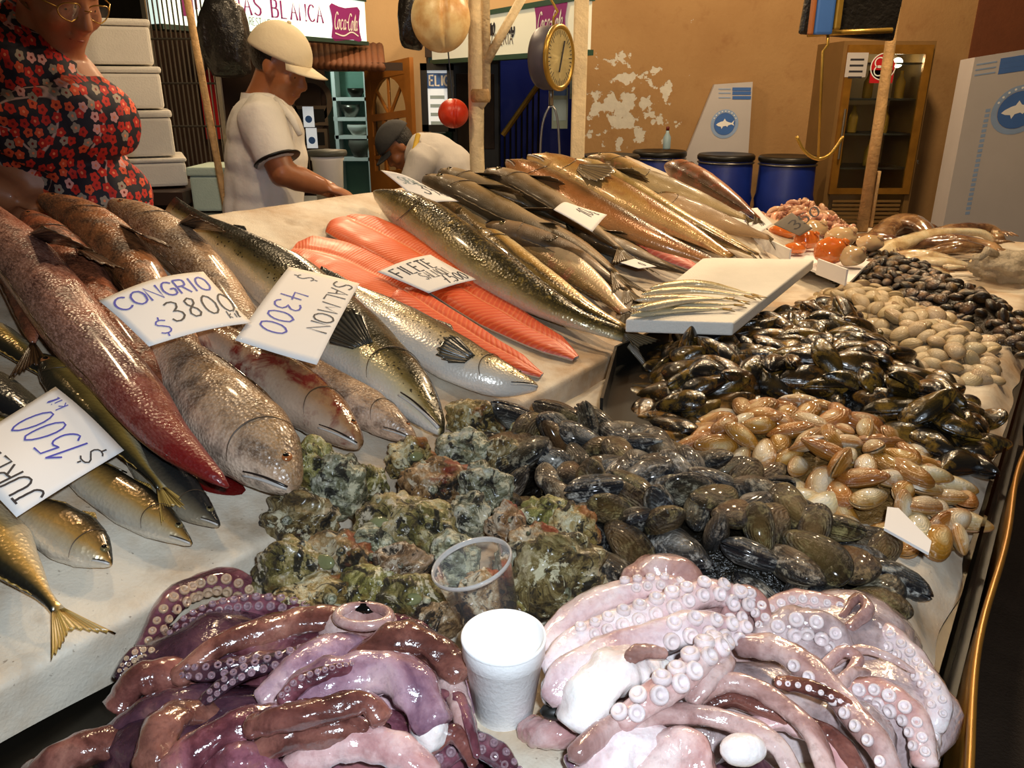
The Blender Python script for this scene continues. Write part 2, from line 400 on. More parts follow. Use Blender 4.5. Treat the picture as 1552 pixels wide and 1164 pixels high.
# foam beds in the tray, with cloth over them
def bed_height(s, t):
    e = ss(.028, .075, t) * (1 - ss(.80, .83, t))
    z = .884 + .044 * e + .006 * noise.noise(V((s * 4, t * 4, 0))) * e + .003 * noise.noise(V((s * 14, t * 14, 3)))
    return max(z, .886)
mb = MB().grid(lambda a, b: st(.47 + (SF - .5) * a + .02 * noise.noise(V((b * 6, 1, 0))) , .03 + .012 * noise.noise(V((a * 30, 0, 5))) + (.825 - .03) * b, bed_height(.47 + 3.6 * a, .03 + .795 * b)), 170, 40)
tag(mb.build('bed_cloth', MT['cloth'], None, True), 'white stained cloth bedding the shellfish along the tray edge', 'cloth')
# crushed ice by the cup
mb = MB().grid(lambda a, b: st(.16 + .34 * a, .24 + .30 * b, .902 + .012 * noise.noise(V((a * 9, b * 16, 1))) - .03 * ss(.55, .95, 2 * math.hypot(a - .5, b - .5) + .35 * noise.noise(V((a * 5, b * 5, 4)))) + .012 * noise.noise(V((a * 40, b * 60, 1)))), 60, 90)
def m_ice():
    m = Mat('crushed ice'); m.pr(col=m.mix(m.noise(90, 3), '#c9d6de', '#f0f5f7'), rough=0.25, trans=0.15, normal=m.bump(m.noise(220, 3), 0.8, 0.006)); return m.m
tag(mb.build('crushed_ice', m_ice(), None, True), 'crushed ice showing between the octopus heaps around the foam cup', 'ice', kind='stuff')
# sloping fish slab: foam blocks under a cloth
slab = thing('fish_slab', 'sloping white foam display slab covered with stained cloth', 'display slab', st(1.5, 1.2, .88))
def slab_z(t): return Z0 + (t - T0) * SLOPE
S0, S1 = -.12, 3.35
BL = 5
for k in range(BL):
    a = S0 + (S1 - S0) * k / BL + .004; b = S0 + (S1 - S0) * (k + 1) / BL - .004
    c4 = [st(a, T0 + .03, .886), st(b, T0 + .03, .886), st(b, TREAR, .886), st(a, TREAR, .886)]
    top = [st(a, T0 + .03, Z0 - .015), st(b, T0 + .03, Z0 - .015), st(b, TREAR, slab_z(TREAR) - .02), st(a, TREAR, slab_z(TREAR) - .02)]
    MB().add(c4 + top, [(3, 2, 1, 0), (4, 5, 6, 7), (0, 1, 5, 4), (1, 2, 6, 5), (2, 3, 7, 6), (3, 0, 4, 7)]).build('foam_block', MT['foam'], slab)
# cloth profile across t: hangs over the front, runs up the slope, folds over the back
def cloth_pt(a, b):
    s = S0 - .02 + (S1 - S0 + .04) * a
    wv = noise.noise(V((s * 2.2, 0, 2)))
    if b < .16:
        q = b / .16; low = .895 + .02 * noise.noise(V((s * 3, 4, 4))) + .0
        p = st(s, T0 - .012 - .012 * (1 - q) * noise.noise(V((s * 5, q, 1))), low + (Z0 - .006 - low) * q)
    elif b < .24:
        q = (b - .16) / .08; an = q * (pi / 2 + atan2(SLOPE, 1) * 0)
        p = st(s, T0 + .018 - .03 * cos(an), Z0 - .006 + .012 * sin(an))
    elif b < .94:
        q = (b - .24) / .70; t = T0 + .018 + (TREAR - T0) * q
        p = st(s, t, slab_z(t) + .002 * noise.noise(V((s * 6, t * 6, 0))) + .0015 * noise.noise(V((s * 22, t * 22, 0))))
    else:
        q = (b - .94) / .06; p = st(s, TREAR + .02 + .02 * q, slab_z(TREAR) + .01 - .12 * q)
    return p
MB().grid(cloth_pt, 200, 60).build('slab_cloth', MT['cloth'], slab, True)
# ------------------------------------------------------------------ background of the hall
class Face:
    """a flat upright panel: bottom-left and bottom-right corner, drawn on with local metres"""
    def __init__(s, bl, br):
        s.o = V(bl); s.ex = (V(br) - V(bl)); s.w = s.ex.length; s.ex.normalize(); s.ez = V((0, 0, 1)); s.n = s.ex.cross(s.ez).normalized()
        if s.n.dot(CAMP - s.o) < 0: s.n = -s.n
    def p(s, x, z, d=0.0): return s.o + s.ex * x + s.ez * z + s.n * d
    def loc(s, px, py):
        d = ray(px, py); q = CAMP + d * ((s.o - CAMP).dot(s.n) / d.dot(s.n)) - s.o
        return q.dot(s.ex), q.z
    def poly(s, mb, pts, d=.004):
        mb.add([s.p(x, z, d) for x, z in pts], [tuple(range(len(pts)))]); return mb
    def disc(s, mb, x, z, r, d=.004, r0=0.0, n=28):
        if r0 <= 0: return s.poly(mb, [(x + r * cos(2 * pi * k / n), z + r * sin(2 * pi * k / n)) for k in range(n)], d)
        vs = [s.p(x + q * cos(2 * pi * k / n), z + q * sin(2 * pi * k / n), d) for q in (r0, r) for k in range(n)]
        return mb.add(vs, [(k, (k + 1) % n, n + (k + 1) % n, n + k) for k in range(n)])
    def map(s, d): return lambda x, y: s.p(x, y, d)
    def slab(s, mb, x0, x1, z0, z1, d0, d1):
        return mb.quadbox([s.p(x0, z0, d1), s.p(x1, z0, d1), s.p(x1, z1, d1), s.p(x0, z1, d1)], s.n * (d0 - d1))
def same_height(px, py, z):
    d = ray(px, py); return CAMP + d * ((z - CAMP.z) / d.z)
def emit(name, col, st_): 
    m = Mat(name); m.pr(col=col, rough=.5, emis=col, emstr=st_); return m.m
MT['lightbox'] = emit('backlit milky panel', '#d8efe6', .80)
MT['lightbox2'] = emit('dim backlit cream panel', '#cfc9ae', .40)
MT['greyprint'] = plain('grey print', '#8b9a92', .5, .05)

def cola_badge(f, px0, px1, pyc, root, d=.012):
    x0, _ = f.loc(px0, pyc); x1, _ = f.loc(px1, pyc); zc = f.loc((px0 + px1) / 2, pyc)[1]; w = x1 - x0; h = w * .66
    P = [(0, .42), (.08, .5), (.3, .44), (.5, .42), (.7, .46), (.92, .5), (1.0, .40), (.94, .1), (.95, -.2), (1.0, -.42), (.9, -.47), (.7, -.42), (.5, -.44), (.3, -.48), (.1, -.5), (0, -.4), (.06, -.1), (.05, .18)]
    b = f.poly(MB(), [(x0 + w * a, zc + h * c) for a, c in P], d).build('drink_badge', MT['purple'], root)
    t = MB(); hh = w * .30
    write(t, 'Coca-Cola'.replace('C', 'C'), f.map(d + .003), x0 + w * .10, zc - hh * .38, hh, w * .035, (.9, .35), .35, .25, .50)
    ribbon(t, spline([V((0, 0, 0)), V((.3, -.04, 0)), V((.6, .05, 0)), V((.85, -.02, 0))], 14), w * .025, f.map(d + .003), None, x0 + w * .12, zc - hh * .62, w * .9)
    t.build('script_lettering', MT['white'], b)

# --- left lit restaurant sign
L = at_y(246, 36, 5.3); f = Face(L, same_height(556, 63, L.z)); hgt = f.loc(554, 3)[1]
r = thing('restaurant_sign', 'long backlit restaurant sign with purple serif letters above the capped man', 'sign', f.p(f.w / 2, 0))
f.slab(MB(), 0, f.w, 0, hgt, -.14, 0).build('light_box', MT['lightbox'], r)
f.slab(f.slab(MB(), -.01, f.w + .01, -.03, 0, -.15, .012), -.01, f.w + .01, hgt, hgt + .03, -.15, .012).build('sign_frame', plain('green sign edge', '#1f3a30', .5), r)
xa, za = f.loc(297, 13); xb, zb = f.loc(489, 32); t = MB()
sts_, wd = strokes('PALMAS BLANCA', 2.6); hh = .115; sc = (xb - xa) / (wd * hh - .26 * hh)
write(t, 'PALMAS BLANCA', f.map(.004), xa, (za + zb) / 2 - .005, hh, .021, (0.0, .28), 2.6, 0, sc)
for k, ch in enumerate('PALMAS BLANCA'): pass
x = xa
for ch in 'PALMAS BLANCA':          # small serifs under the stems
    wch = WID.get(ch, 6)
    for q in ({'P': (0,), 'A': (0, 6), 'L': (0,), 'M': (0, 7.6), 'B': (0,), 'N': (0, 6)}.get(ch, ())):
        ribbon(t, [V((q / 10 - .09, 0, 0)), V((q / 10 + .09, 0, 0))], .009, f.map(.004), None, x, (za + zb) / 2 - .005, hh, 0, sc)
    x += (wch + 2.6) / 10 * hh * sc
t.build('lettering', MT['purple'], r)
xa, za = f.loc(378, 38); xb, _ = f.loc(424, 40); t = MB(); write(t, 'RESTAURANT', f.map(.004), xa, za, .05, .006, None, 2, 0, (xb - xa) / (.78 * .05 * 10)); t.build('small_lettering', MT['greyprint'], r)
xa, za = f.loc(276, 24); f.slab(MB(), xa, xa + .1, za, hgt, 0, .004).build('purple_panel', MT['purple'], r)
cola_badge(f, 499, 545, 36, r)
f.slab(f.slab(MB(), .2, .26, hgt * .2, hgt * .8, -2.5, -.14), f.w - .3, f.w - .24, hgt * .2, hgt * .8, -1.4, -.14).build('wall_bracket', MT['darkmetal'], r)
# --- marisqueria sign
L = at_y(655, 91, 7.75); f = Face(L, same_height(876, 75, L.z)); hgt = f.loc(870, 2)[1]
r = thing('seafood_shop_sign', 'cream shop sign with old-style black lettering behind the dial scale', 'sign', f.p(f.w / 2, 0))
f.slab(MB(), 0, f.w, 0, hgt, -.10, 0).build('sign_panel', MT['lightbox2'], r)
f.slab(f.slab(MB(), -.02, f.w + .02, -.035, 0, -.11, .015), -.02, f.w + .02, hgt, hgt + .035, -.11, .015).build('sign_frame', plain('green frame', '#274a39', .5), r)
xa, za = f.loc(737, 54); xb, _ = f.loc(792, 50); t = MB(); hh = f.loc(760, 36)[1] - za
write(t, "w", f.map(.004), f.loc(743, 54)[0], za, hh * 1.1, .035, (.8, .25), 1, 0, 1.15); write(t, "illy", f.map(.004), f.loc(764, 53)[0], za, hh * .95, .03, (.8, .25), 1.2, 0, 1.75)
xc, zc = f.loc(712, 57); write(t, "O", f.map(.004), xc, zc, hh * .8, .028, (.8, .25), 1, 0, .4)
t.build('lettering', MT['ink_black'], r)
xa, za = f.loc(720, 72); xb, _ = f.loc(785, 66); t = MB(); write(t, 'PESCADO MARISQUERIA'[8:], f.map(.004), xa, za, .085, .011, None, 1.6, 0, (xb - xa) / (.77 * .085 * 11)); t.build('small_lettering', plain('brown print', '#6b5a48', .5), r)
cola_badge(f, 812, 862, 36, r)
# --- corrugated awning strips under the lit sign and over the shop
r = thing('tile_awning', 'brown corrugated awning strip over the green doorway', 'awning', at_y(500, 100, 7.0))
for k in range(16):
    a = at_y(440 + 9 * k, 66 + .3 * k, 7.5); b = at_y(443 + 9 * k, 97 + .4 * k, 6.9)
    MB().tube([a, b], .035, 8).build('awning_tile', plain('brown clay', '#7a4a2c', .7) if k == 0 else bpy.data.materials['brown clay'], r, True)
MB().box(at_y(512, 101, 6.95), (1.05, .06, .06)).build('awning_beam', MT['darkwood'], r)
r = thing('shelf_unit', 'pale shelves with dim stock inside the green doorway', 'shelf', at_y(535, 290, 9.9))
for k, py in enumerate((150, 180, 207, 240)):
    MB().box(at_y(535, py, 10.0), (.75, .28, .04)).build('shelf_board', MT['white'], r)
MB().box(at_y(514, 200, 10.0), (.04, .28, 2.2)).box(at_y(561, 200, 10.0), (.04, .28, 2.2)).build('shelf_side', MT['white'], r)
for k, (px, py, w, h, m) in enumerate([(532, 176, .22, .14, 'steel'), (545, 203, .28, .12, 'foam'), (540, 146, .2, .1, 'darkmetal'), (548, 235, .3, .2, 'card_dark')]):
    p = at_y(px, py, 9.95); p.z = at_y(535, (180, 207, 150, 240)[k], 10.0).z + .021 + h / 2; o = MB().lathe(p - V((0, 0, h / 2)), [(w * .3, 0), (w * .5, h * .7), (w * .5, h), (w * .46, h), (w * .3, .01)], 20).build('basin', MT[m], None, True)
    tag(o, ['steel basin on the shelves in the green doorway, second board', 'pale foam basin on the third board in the green doorway', 'small dark basin on the top board in the green doorway', 'grey brown basin on the lowest board in the green doorway'][k], 'basin')
# --- panelled window front left of the doorway with small blue notices
r = thing('window_panel', 'dark wooden window front with arched light left of the green doorway', 'window front', at_y(475, 290, 7.7))
f = Face(at_y(448, 290, 7.75), at_y(497, 290, 7.75)); top = f.loc(472, 112)[1]
MT['shopwhite'] = emit('pale glowing notice', '#dfe8ee', .35)  # paper given a faint glow of its own so it looks lit
m = MB(); f.slab(m, 0, f.w, 0, top, -.05, 0).build('panel_board', MT['darkwood'], r)
for (x0, x1) in ((450, 472), (474, 496)):
    for (y0, y1) in ((160, 190), (195, 225), (232, 280)):
        a, za = f.loc(x0, y1); b, zb = f.loc(x1, y0)
        fr = f.slab(MB(), a, b, za, zb, 0, .03).build('pane_frame', plain('grey brown sash', '#6a5a48', .6), r) if True else None
        f.slab(MB(), a + .025, b - .025, za + .03, zb - .03, .03, .032).build('pane', MT['black'], fr)
m = MB(); xc, zc = f.loc(472, 152); f.disc(m, xc, zc, .2, .03, .15); m.build('arch_frame', bpy.data.materials['grey brown sash'], r)
for px, py in ((469, 177), (474, 209)):
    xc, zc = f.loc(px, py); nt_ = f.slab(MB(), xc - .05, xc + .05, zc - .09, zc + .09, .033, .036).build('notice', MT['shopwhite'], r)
    f.disc(MB(), xc, zc - .02, .032, .038).build('round_mark', MT['blueprint'], nt_)
# --- open wooden door with a fan light
r = thing('door_1', 'open orange pine door with a fan light and glass panes', 'door', at_y(597, 290, 7.3)); r['kind'] = 'structure'
f = Face(at_y(566, 300, 7.75), at_y(632, 300, 7.2)); H = f.loc(632, 100)[1]; w = f.w
m = MB()
for x0, x1 in ((0, .09), (w - .09, w)): f.slab(m, x0, x1, 0, H, -.02, .02)
m.build('stile', MT['door'], r)
for z0, z1 in ((0, .25), (H * .42, H * .42 + .07), (H - .12, H)): f.slab(MB(), .09, w - .09, z0, z1, -.02, .02).build('rail', MT['door'], r)
zc = H * .62; f.slab(MB(), .09, w - .09, zc - .03, zc + .03, -.02, .02).build('rail', MT['door'], r)
for k in range(5):
    a = pi * k / 4; R0 = min((w - .18) / 2, H - .12 - zc)
    p0 = f.p(w / 2, zc, 0); p1 = f.p(w / 2 + R0 * cos(a), zc + R0 * 1.15 * sin(a), 0); MB().tube([p0, p1], .018, 6).build('fan_bar', MT['door'], r)
m = MB(); rr = (w - .18) / 2
for k in range(14):
    a0, a1 = pi * k / 14, pi * (k + 1) / 14
    q = [(w / 2 + rr * cos(a0), zc + rr * 1.15 * sin(a0)), (w / 2 + rr * cos(a1), zc + rr * 1.15 * sin(a1)), (w / 2 + rr * cos(a1) * 1.5, H - .1), (w / 2 + rr * cos(a0) * 1.5, H - .1)]
    q = [(min(max(x, .08), w - .08), z) for x, z in q]; m.quadbox([f.p(x, z, .018) for x, z in q], f.n * -.036)
m.build('fan_surround', MT['door'], r)
for x in (w * .37, w * .63): f.slab(MB(), x - .018, x + .018, .25, zc, -.018, .018).build('muntin', MT['door'], r)
for z in (H * .2, H * .32): f.slab(MB(), .09, w - .09, z - .015, z + .015, -.018, .018).build('muntin', MT['door'], r)
f.slab(MB(), .09, w - .09, .25, H - .12, -.004, .004).build('pane', MT['glass'], r)
# --- framed ELIGE poster
r = thing('framed_poster', 'dark framed white poster with a blue heading beside the pine door', 'poster', at_y(663, 200, 7.6))
f = Face(at_y(641, 199, 7.75), at_y(690, 199, 7.75)); H = f.loc(641, 96)[1]; w = f.w
f.slab(f.slab(f.slab(f.slab(MB(), 0, .06, 0, H, 0, .05), w - .06, w, 0, H, 0, .05), 0, w, H - .06, H, 0, .05), 0, w, 0, .06, 0, .05).build('poster_frame', MT['black'], r)
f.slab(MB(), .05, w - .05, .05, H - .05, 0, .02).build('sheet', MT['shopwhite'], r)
zz = f.loc(660, 134)[1]; b = f.slab(MB(), .05, w - .05, zz, zz + .13, .02, .024).build('blue_band', MT['blueprint'], r)
t = MB(); write(t, 'ELIGE', f.map(.026), .08, zz + .025, .085, .016, None, 1.4, 0, .85); t.build('lettering', MT['white'], b)
for k in range(5): f.slab(MB(), .08, w - .09, zz - .09 - k * .075, zz - .06 - k * .075, .02, .022).build('print_block', plain('pale blue grey print', '#9fb4bd', .6) if k == 0 else bpy.data.materials['pale blue grey print'], r)
# --- blue shop interior: stair rail, notices, dark furniture
r = thing('stair_rail', 'slanting metal stair rail in the dim blue shop', 'stair rail', at_y(790, 260, 8.6))
MB().tube([at_y(762, 205, 8.8), at_y(822, 120, 8.8)], .03, 8).build('handrail', MT['brass'], r)
for k in range(7):
    a = at_y(765 + 8.6 * k, 201 - 12.2 * k, 8.8); MB().tube([a, V((a.x, a.y, .0))], .012, 6).build('baluster', MT['darkmetal'], r)
for k, (x0, y0, x1, y1, lab) in enumerate([(836, 132, 860, 195, 'pale menu poster in the blue shop beside the wooden post'), (863, 110, 869, 150, 'narrow pale notice at the edge of the blue shop')]):
    a = at_y(x0, y1, 8.2); b = at_y(x1, y1, 8.2); f = Face(a, b); h = f.loc(x0, y0)[1]
    r = thing('menu_poster', lab, 'poster', a); f.slab(MB(), 0, f.w, 0, h, -.01, 0).build('sheet', MT['greyprint'], r)
    f.slab(MB(), f.w * .1, f.w * .9, h * .8, h * .95, 0, .003).build('heading', MT['blueprint'], r); f.slab(MB(), f.w * .1, f.w * .9, h * .2, h * .7, 0, .003).build('print_block', bpy.data.materials['pale blue grey print'], r)
    MB().tube([f.p(f.w / 2, h, -.02), f.p(f.w / 2, 3.2 - a.z, -.02)], .006, 6).build('cord', MT['black'], r)
r = thing('shop_cabinet', 'dark cabinet standing inside the blue shop', 'cabinet', at_y(725, 260, 9.5))
c = at_y(722, 150, 9.6); MB().box((c.x, 9.6, .95), (.55, .5, 1.9), None, .02).build('cabinet_body', MT['black'], r); MB().box((c.x, 9.34, 1.3), (.42, .03, .8), None, .01).build('cabinet_door', MT['darkwood'], r)

# --- posts of the stall
def vpost(px, py, y, z0, z1, r, sq=False):
    p = at_y(px, py, y)
    return MB().box((p.x, p.y, (z0 + z1) / 2), (r * 2, r * 1.6, z1 - z0), None, .006) if sq else MB().tube([V((p.x + .003 * sin(k * 2.1), p.y, z0 + (z1 - z0) * k / 12)) for k in range(13)], [r * (1 + .06 * sin(k * 3.3)) for k in range(13)], 14)
r = thing('pipe_post', 'cream flaking double pipe post with a diagonal brace behind the fish', 'post', at_y(722, 260, 3.35) * 1)
r.location.z = 0
vpost(722, 130, 3.35, 0, 3.2, .031).build('main_pipe', MT['post'], r, True)
p = at_y(737, 150, 3.34); MB().tube([(p.x, p.y, p.z), (p.x, p.y, 3.2)], .018, 12).tube([(p.x, p.y, p.z + .01), (p.x - .03, p.y, p.z - .03)], .02, 10).build('side_pipe', MT['post'], r, True)
MB().tube([at_y(738, 92, 3.33), at_y(795, -10, 3.33)], .018, 10).build('brace', MT['post'], r, True)
p = at_y(728, 147, 3.34); MB().lathe(p - V((0, 0, .02)), [(.036, 0), (.04, .01), (.04, .04), (.036, .05)], 16).build('clamp', MT['rustpost'], r, True)
r = thing('wooden_post', 'pale square wooden post beside the dial scale', 'post', at_y(878, 240, 3.7)); r.location.z = 0
vpost(878, 130, 3.7, 0, 3.3, .03, True).build('timber', MT['post'], r)
r = thing('thin_pole', 'thin rusty cream pole standing at the squid end of the counter', 'pole', at_z(1306, 350, .93))
p = at_z(1306, 350, .93); MB().tube([(p.x, p.y, .93), (p.x + .002, p.y, 1.4), (p.x - .002, p.y, 1.9), (p.x, p.y, 2.8)], [.026, .024, .021, .02], 10).build('pole', MT['rustpost'], r, True)
MB().tube([(p.x + .035, p.y - .01, .95), (p.x + .034, p.y - .01, 1.2)], .008, 6).build('tied_rod', MT['rustpost'], r, True)
# --- floats hung on the pipe post
def m_float(n, a, b):
    m = Mat(n); m.pr(col=m.mix(m.ramp(m.noise(9, 5, .6), [(.4, 0.0), (.65, 1.0)]), a, b), rough=.4, normal=m.bump(m.noise(25, 3), .2)); return m.m
def floatball(name, label, px, py, y, r, mat, seam):
    c = at_y(px, py, y); ro = thing(name, label, 'float', c); bm = MB(); bm.ball((0, 0, 0), 1, None, 96, 40)
    vs = []
    for v in bm.v:
        a = atan2(v.x - seam * .2, -v.y); k = 1 - .12 * exp(-(a / .09) ** 2) * (1 if seam else 0) - .05 * (1 - abs(v.z)) * 0
        vs.append(c + V((v.x * r * k, v.y * r * k, v.z * r * (1.08 if r > .1 else .93))))
    mesh_obj('ball', vs, bm.f, mat, ro, True); return ro, c
ro, c = floatball('red_float', 'orange red ball float hanging on a string beside the pipe post', 687, 172, 3.3, .060, m_float('orange red rubber', '#d8401c', '#c02a10'), 1)
MB().tube([c + V((0, 0, .05)), c + V((-.02, 0, .30)), c + V((-.03, 0, .75))], .003, 5).build('string', MT['black'], ro)
ro, c2 = floatball('cream_float', 'large cream stained round float hanging beside a black bag', 668, 28, 3.15, .107, m_float('cream stained plastic', '#ecd39a', '#c98f48'), 1)
MB().tube([c2 + V((0, 0, .1)), c2 + V((0, 0, .6))], .004, 5).build('string', MT['black'], ro)
def crumple(name, label, px0, py0, px1, py1, y, mat, seed, cat='bag', dep=.08):
    a = at_y(px0, py1, y); b = at_y(px1, py0, y); c = (a + b) / 2; ro = thing(name, label, cat, V((c.x, c.y, a.z)))
    bm = MB().ball((0, 0, 0), 1, None, 28, 18); vs = []
    for v in bm.v:
        sx = (abs(v.x) ** .6) * (1 if v.x > 0 else -1); sz = (abs(v.z) ** .6) * (1 if v.z > 0 else -1)
        taper = 1 - .25 * max(0, sz); n = noise.noise(V((v.x * 2.3, v.y * 2, v.z * 1.2 + seed))) * .22
        vs.append(c + V((sx * abs(b.x - a.x) / 2 * taper * (1 + n), v.y * dep * (1 + n * 2), sz * (b.z - a.z) / 2 * (1 + n * .3))))
    mesh_obj('bag_body', vs, bm.f, mat, ro, True)
    MB().tube([V((c.x - .03, c.y, b.z - .03)), V((c.x, c.y, b.z + .15)), V((c.x + .03, c.y, b.z - .03))], .008, 6).build('bag_handle', mat, ro); return ro
MT['bagplastic'] = plain('black crinkled bag plastic', '#1a1714', .35, .3, 10, .6, 40)
crumple('black_bag', 'black plastic bag hanging behind the cream float', 606, -25, 645, 76, 3.35, MT['bagplastic'], 1)
crumple('black_bag', 'black bag hanging in front of the lit sign', 312, -10, 372, 118, 3.6, MT['bagplastic'], 5)
# --- dial scale
c = at_y(838, 88, 3.25); ax = V((.86, -.51, 0)).normalized(); m3 = basis(V((0, 0, 1)).cross(ax), V((0, 0, 1)), ax, V((0, 0, 0))).to_3x3()
m3 = Matrix((V((0, 0, 1)).cross(ax).normalized(), V((0, 0, 1)), ax)).transposed()
r = thing('dial_scale', 'round hanging dial scale with yellowed face and wire bail', 'scale', c)
MB().lathe(c, [(.02, -.055), (.108, -.05), (.114, -.035), (.114, .02), (.108, .03)], 40, None, m3).build('case', plain('grey blue enamel', '#4f4a55', .45, .2), r, True)
MB().lathe(c, [(.114, .018), (.118, .022), (.118, .034), (.104, .036), (.1, .03)], 40, None, m3, (False, False)).build('bezel', MT['brass'], r, True)
d = MB().lathe(c, [(.001, .0305), (.102, .0305)], 40, None, m3).build('dial', plain('yellowed dial paper', '#d8c48a', .6), r)
t = MB()
for k in range(40):
    a = 2 * pi * k / 40; q0, q1 = (.082, .097) if k % 5 else (.072, .097)
    pr_, qv = V((cos(a), sin(a), 0)), V((-sin(a), cos(a), 0)) * .0016
    t.add([c + m3 @ (pr_ * q0 + qv + V((0, 0, .0315))), c + m3 @ (pr_ * q0 - qv + V((0, 0, .0315))), c + m3 @ (pr_ * q1 - qv + V((0, 0, .0315))), c + m3 @ (pr_ * q1 + qv + V((0, 0, .0315)))], [(0, 1, 2, 3)])
t.build('dial_marks', MT['ink_black'], d)
MB().tube([c + m3 @ V((-.01, -.05, .034)), c + m3 @ V((.03, .06, .034))], .003, 6).build('pointer', MT['ink_black'], d)
MB().tube([c + V((0, 0, .11)), c + V((0, 0, .14)), c + V((.015, 0, .16)), c + V((-.01, 0, .2)), c + V((.01, 0, .26)), c + V((0, 0, .45))], .005, 8).build('hanging_hook', MT['brass'], r, True)
b0 = at_y(835, 132, 3.25); b1 = at_y(835, 160, 3.25)
MB().tube([b0 + V((0, 0, .01)), b1], .009, 8).build('stem', MT['steel'], r, True)
MB().tube(spline([at_y(818, 250, 3.25), at_y(822, 190, 3.25), b1, at_y(845, 182, 3.25), at_y(849, 250, 3.25)], 30), .004, 8).build('bail', MT['steel'], r, True)
q = at_y(834, 252, 3.25); MB().lathe(q - V((0, 0, .05)), [(.001, 0), (.06, .005), (.11, .03), (.13, .05), (.126, .052), (.1, .03)], 30).build('pan', MT['steel'], r, True)
# --- spring scale with a black wrap at the upper edge, with a V hook
r = thing('hook_scale', 'hanging scale with blue stripe, black wrap and a long brass V hook', 'scale', at_y(1250, 40, 3.0))
c = at_y(1290, 14, 3.0); MB().box(c, (.33, .03, .18), Matrix.Rotation(R(4), 3, 'Y'), .01).build('black_wrap', MT['bagplastic'], r)
MB().tube([at_y(1224, 52, 2.98), at_y(1280, 49, 2.975), at_y(1352, 46, 2.98)], .009, 8).build('wrap_hem', MT['brass'], r, True)
c = at_y(1250, 16, 2.95); MB().box(c, (.062, .03, .15), None, .008).build('scale_body', MT['blueprint'], r); MB().box(c + V((.045, 0, .01)), (.022, .032, .14), None, .006).build('scale_plate', MT['brass'], r); MB().box(c + V((-.04, 0, .0)), (.014, .028, .15), None, .005).build('scale_side', plain('orange enamel', '#9a5a2a', .5), r)
h0 = at_y(1255, 44, 2.95); h1 = at_y(1240, 241, 2.95)
MB().tube([h0, h0 + V((.006, 0, -.05)), h0 + V((-.008, 0, -.07)), h1], .005, 8).build('rod', MT['brass'], r, True)
MB().tube(spline([at_y(1207, 207, 2.95), at_y(1220, 230, 2.95), h1, at_y(1260, 232, 2.95), at_y(1278, 207, 2.95)], 24), .006, 8).build('hook', MT['brass'], r, True)
MB().tube([c + V((0, 0, .07)), c + V((0, 0, .4))], .004, 6).build('cord', MT['black'], r)

# --- barrels
def m_barrel():
    m = Mat('blue barrel plastic'); m.pr(col=m.mix(m.noise(6, 4), '#17308c', '#0f2066'), rough=.4); return m.m
bm_ = m_barrel()
for k, (px, py, y, lab) in enumerate([(926, 234, 6.75, 'blue plastic barrel with black lid below the flaked plaster'), (1000, 228, 7.3, 'blue barrel half hidden between two barrels, a bottle standing on it'), (1101, 233, 6.95, 'blue plastic barrel in front of the tilted white shark board'), (1195, 236, 6.8, 'blue plastic barrel next to the glass fridge')]):
    p = at_y(px, py, y); H = p.z; r = thing('barrel', lab, 'barrel', V((p.x, p.y, 0)), 'blue barrels along the wall')
    MB().lathe((p.x, p.y, 0), [(.215, 0), (.23, .02), (.235, .25), (.243, .3), (.235, .35), (.245, .5), (.235, .62), (.243, .67), (.23, .72), (.225, H - .06), (.215, H - .03)], 36).build('drum', bm_, r, True)
    MB().lathe((p.x, p.y, H - .05), [(.23, 0), (.239, .01), (.239, .035), (.227, .05), (.205, .045), (.02, .04)], 36).build('lid', MT['black'], r, True)
    MB().lathe((p.x, p.y, H - .075), [(.232, 0), (.24, .008), (.232, .016)], 36).build('clamp_ring', MT['steel'], r, True)
p = at_y(1010, 227, 7.3); r = thing('bottle', 'small pale plastic bottle with a dark cap on a barrel', 'bottle', p + V((0, 0, .005)))
MB().lathe(p + V((0, 0, .005)), [(.03, 0), (.034, .01), (.034, .1), (.014, .14), (.013, .16)], 16).build('flask', plain('pale blue bottle', '#9fb9c4', .3), r, True); MB().lathe(p + V((0, 0, .163)), [(.015, 0), (.015, .03), (.01, .034)], 12).build('cap', plain('dark red cap', '#6a1a14', .4), r, True)
# --- white boards with shark emblem
def shark_emblem(f, xc, zc, r_, root, d):
    em = f.disc(MB(), xc, zc, r_, d, r_ * .78).build('emblem_ring', plain('pale blue print', '#8ea6cc', .6) if 'pale blue print' not in bpy.data.materials else bpy.data.materials['pale blue print'], root)
    f.disc(MB(), xc, zc, r_ * .76, d + .001).build('emblem_disc', MT['blueprint'], em)
    S = [(-.62, -.05), (-.5, .06), (-.28, .16), (-.12, .2), (-.02, .38), (.1, .2), (.3, .12), (.5, .08), (.68, .28), (.62, .04), (.7, -.12), (.5, -.02), (.28, -.08), (.2, -.2), (.1, -.12), (-.1, -.16), (-.2, -.34), (-.26, -.18), (-.46, -.14)]
    f.poly(MB(), [(xc + a * r_, zc + b * r_) for a, b in S], d + .003).build('shark_mark', MT['white'], em)
    t = MB()
    for k in range(9):
        a = pi * (.15 + .7 * k / 8); f.disc(t, xc + r_ * .88 * cos(a), zc + r_ * .88 * sin(a), r_ * .045, d + .002)
    t.build('ring_lettering', MT['white'], em)
def stripes(f, px0, px1, pys, root, d):
    for py in pys:
        x0, z = f.loc(px0, py); x1, _ = f.loc(px1, py); f.slab(MB(), x0, x1, z - .014, z + .014, d, d + .002).build('stripe', MT['blueprint'], root)
        f.slab(MB(), x0 - .75 * (x1 - x0), x0 - .1 * (x1 - x0), z - .004, z + .004, d, d + .002).build('print_line', bpy.data.materials['pale blue print'] if 'pale blue print' in bpy.data.materials else MT['greyprint'], root)
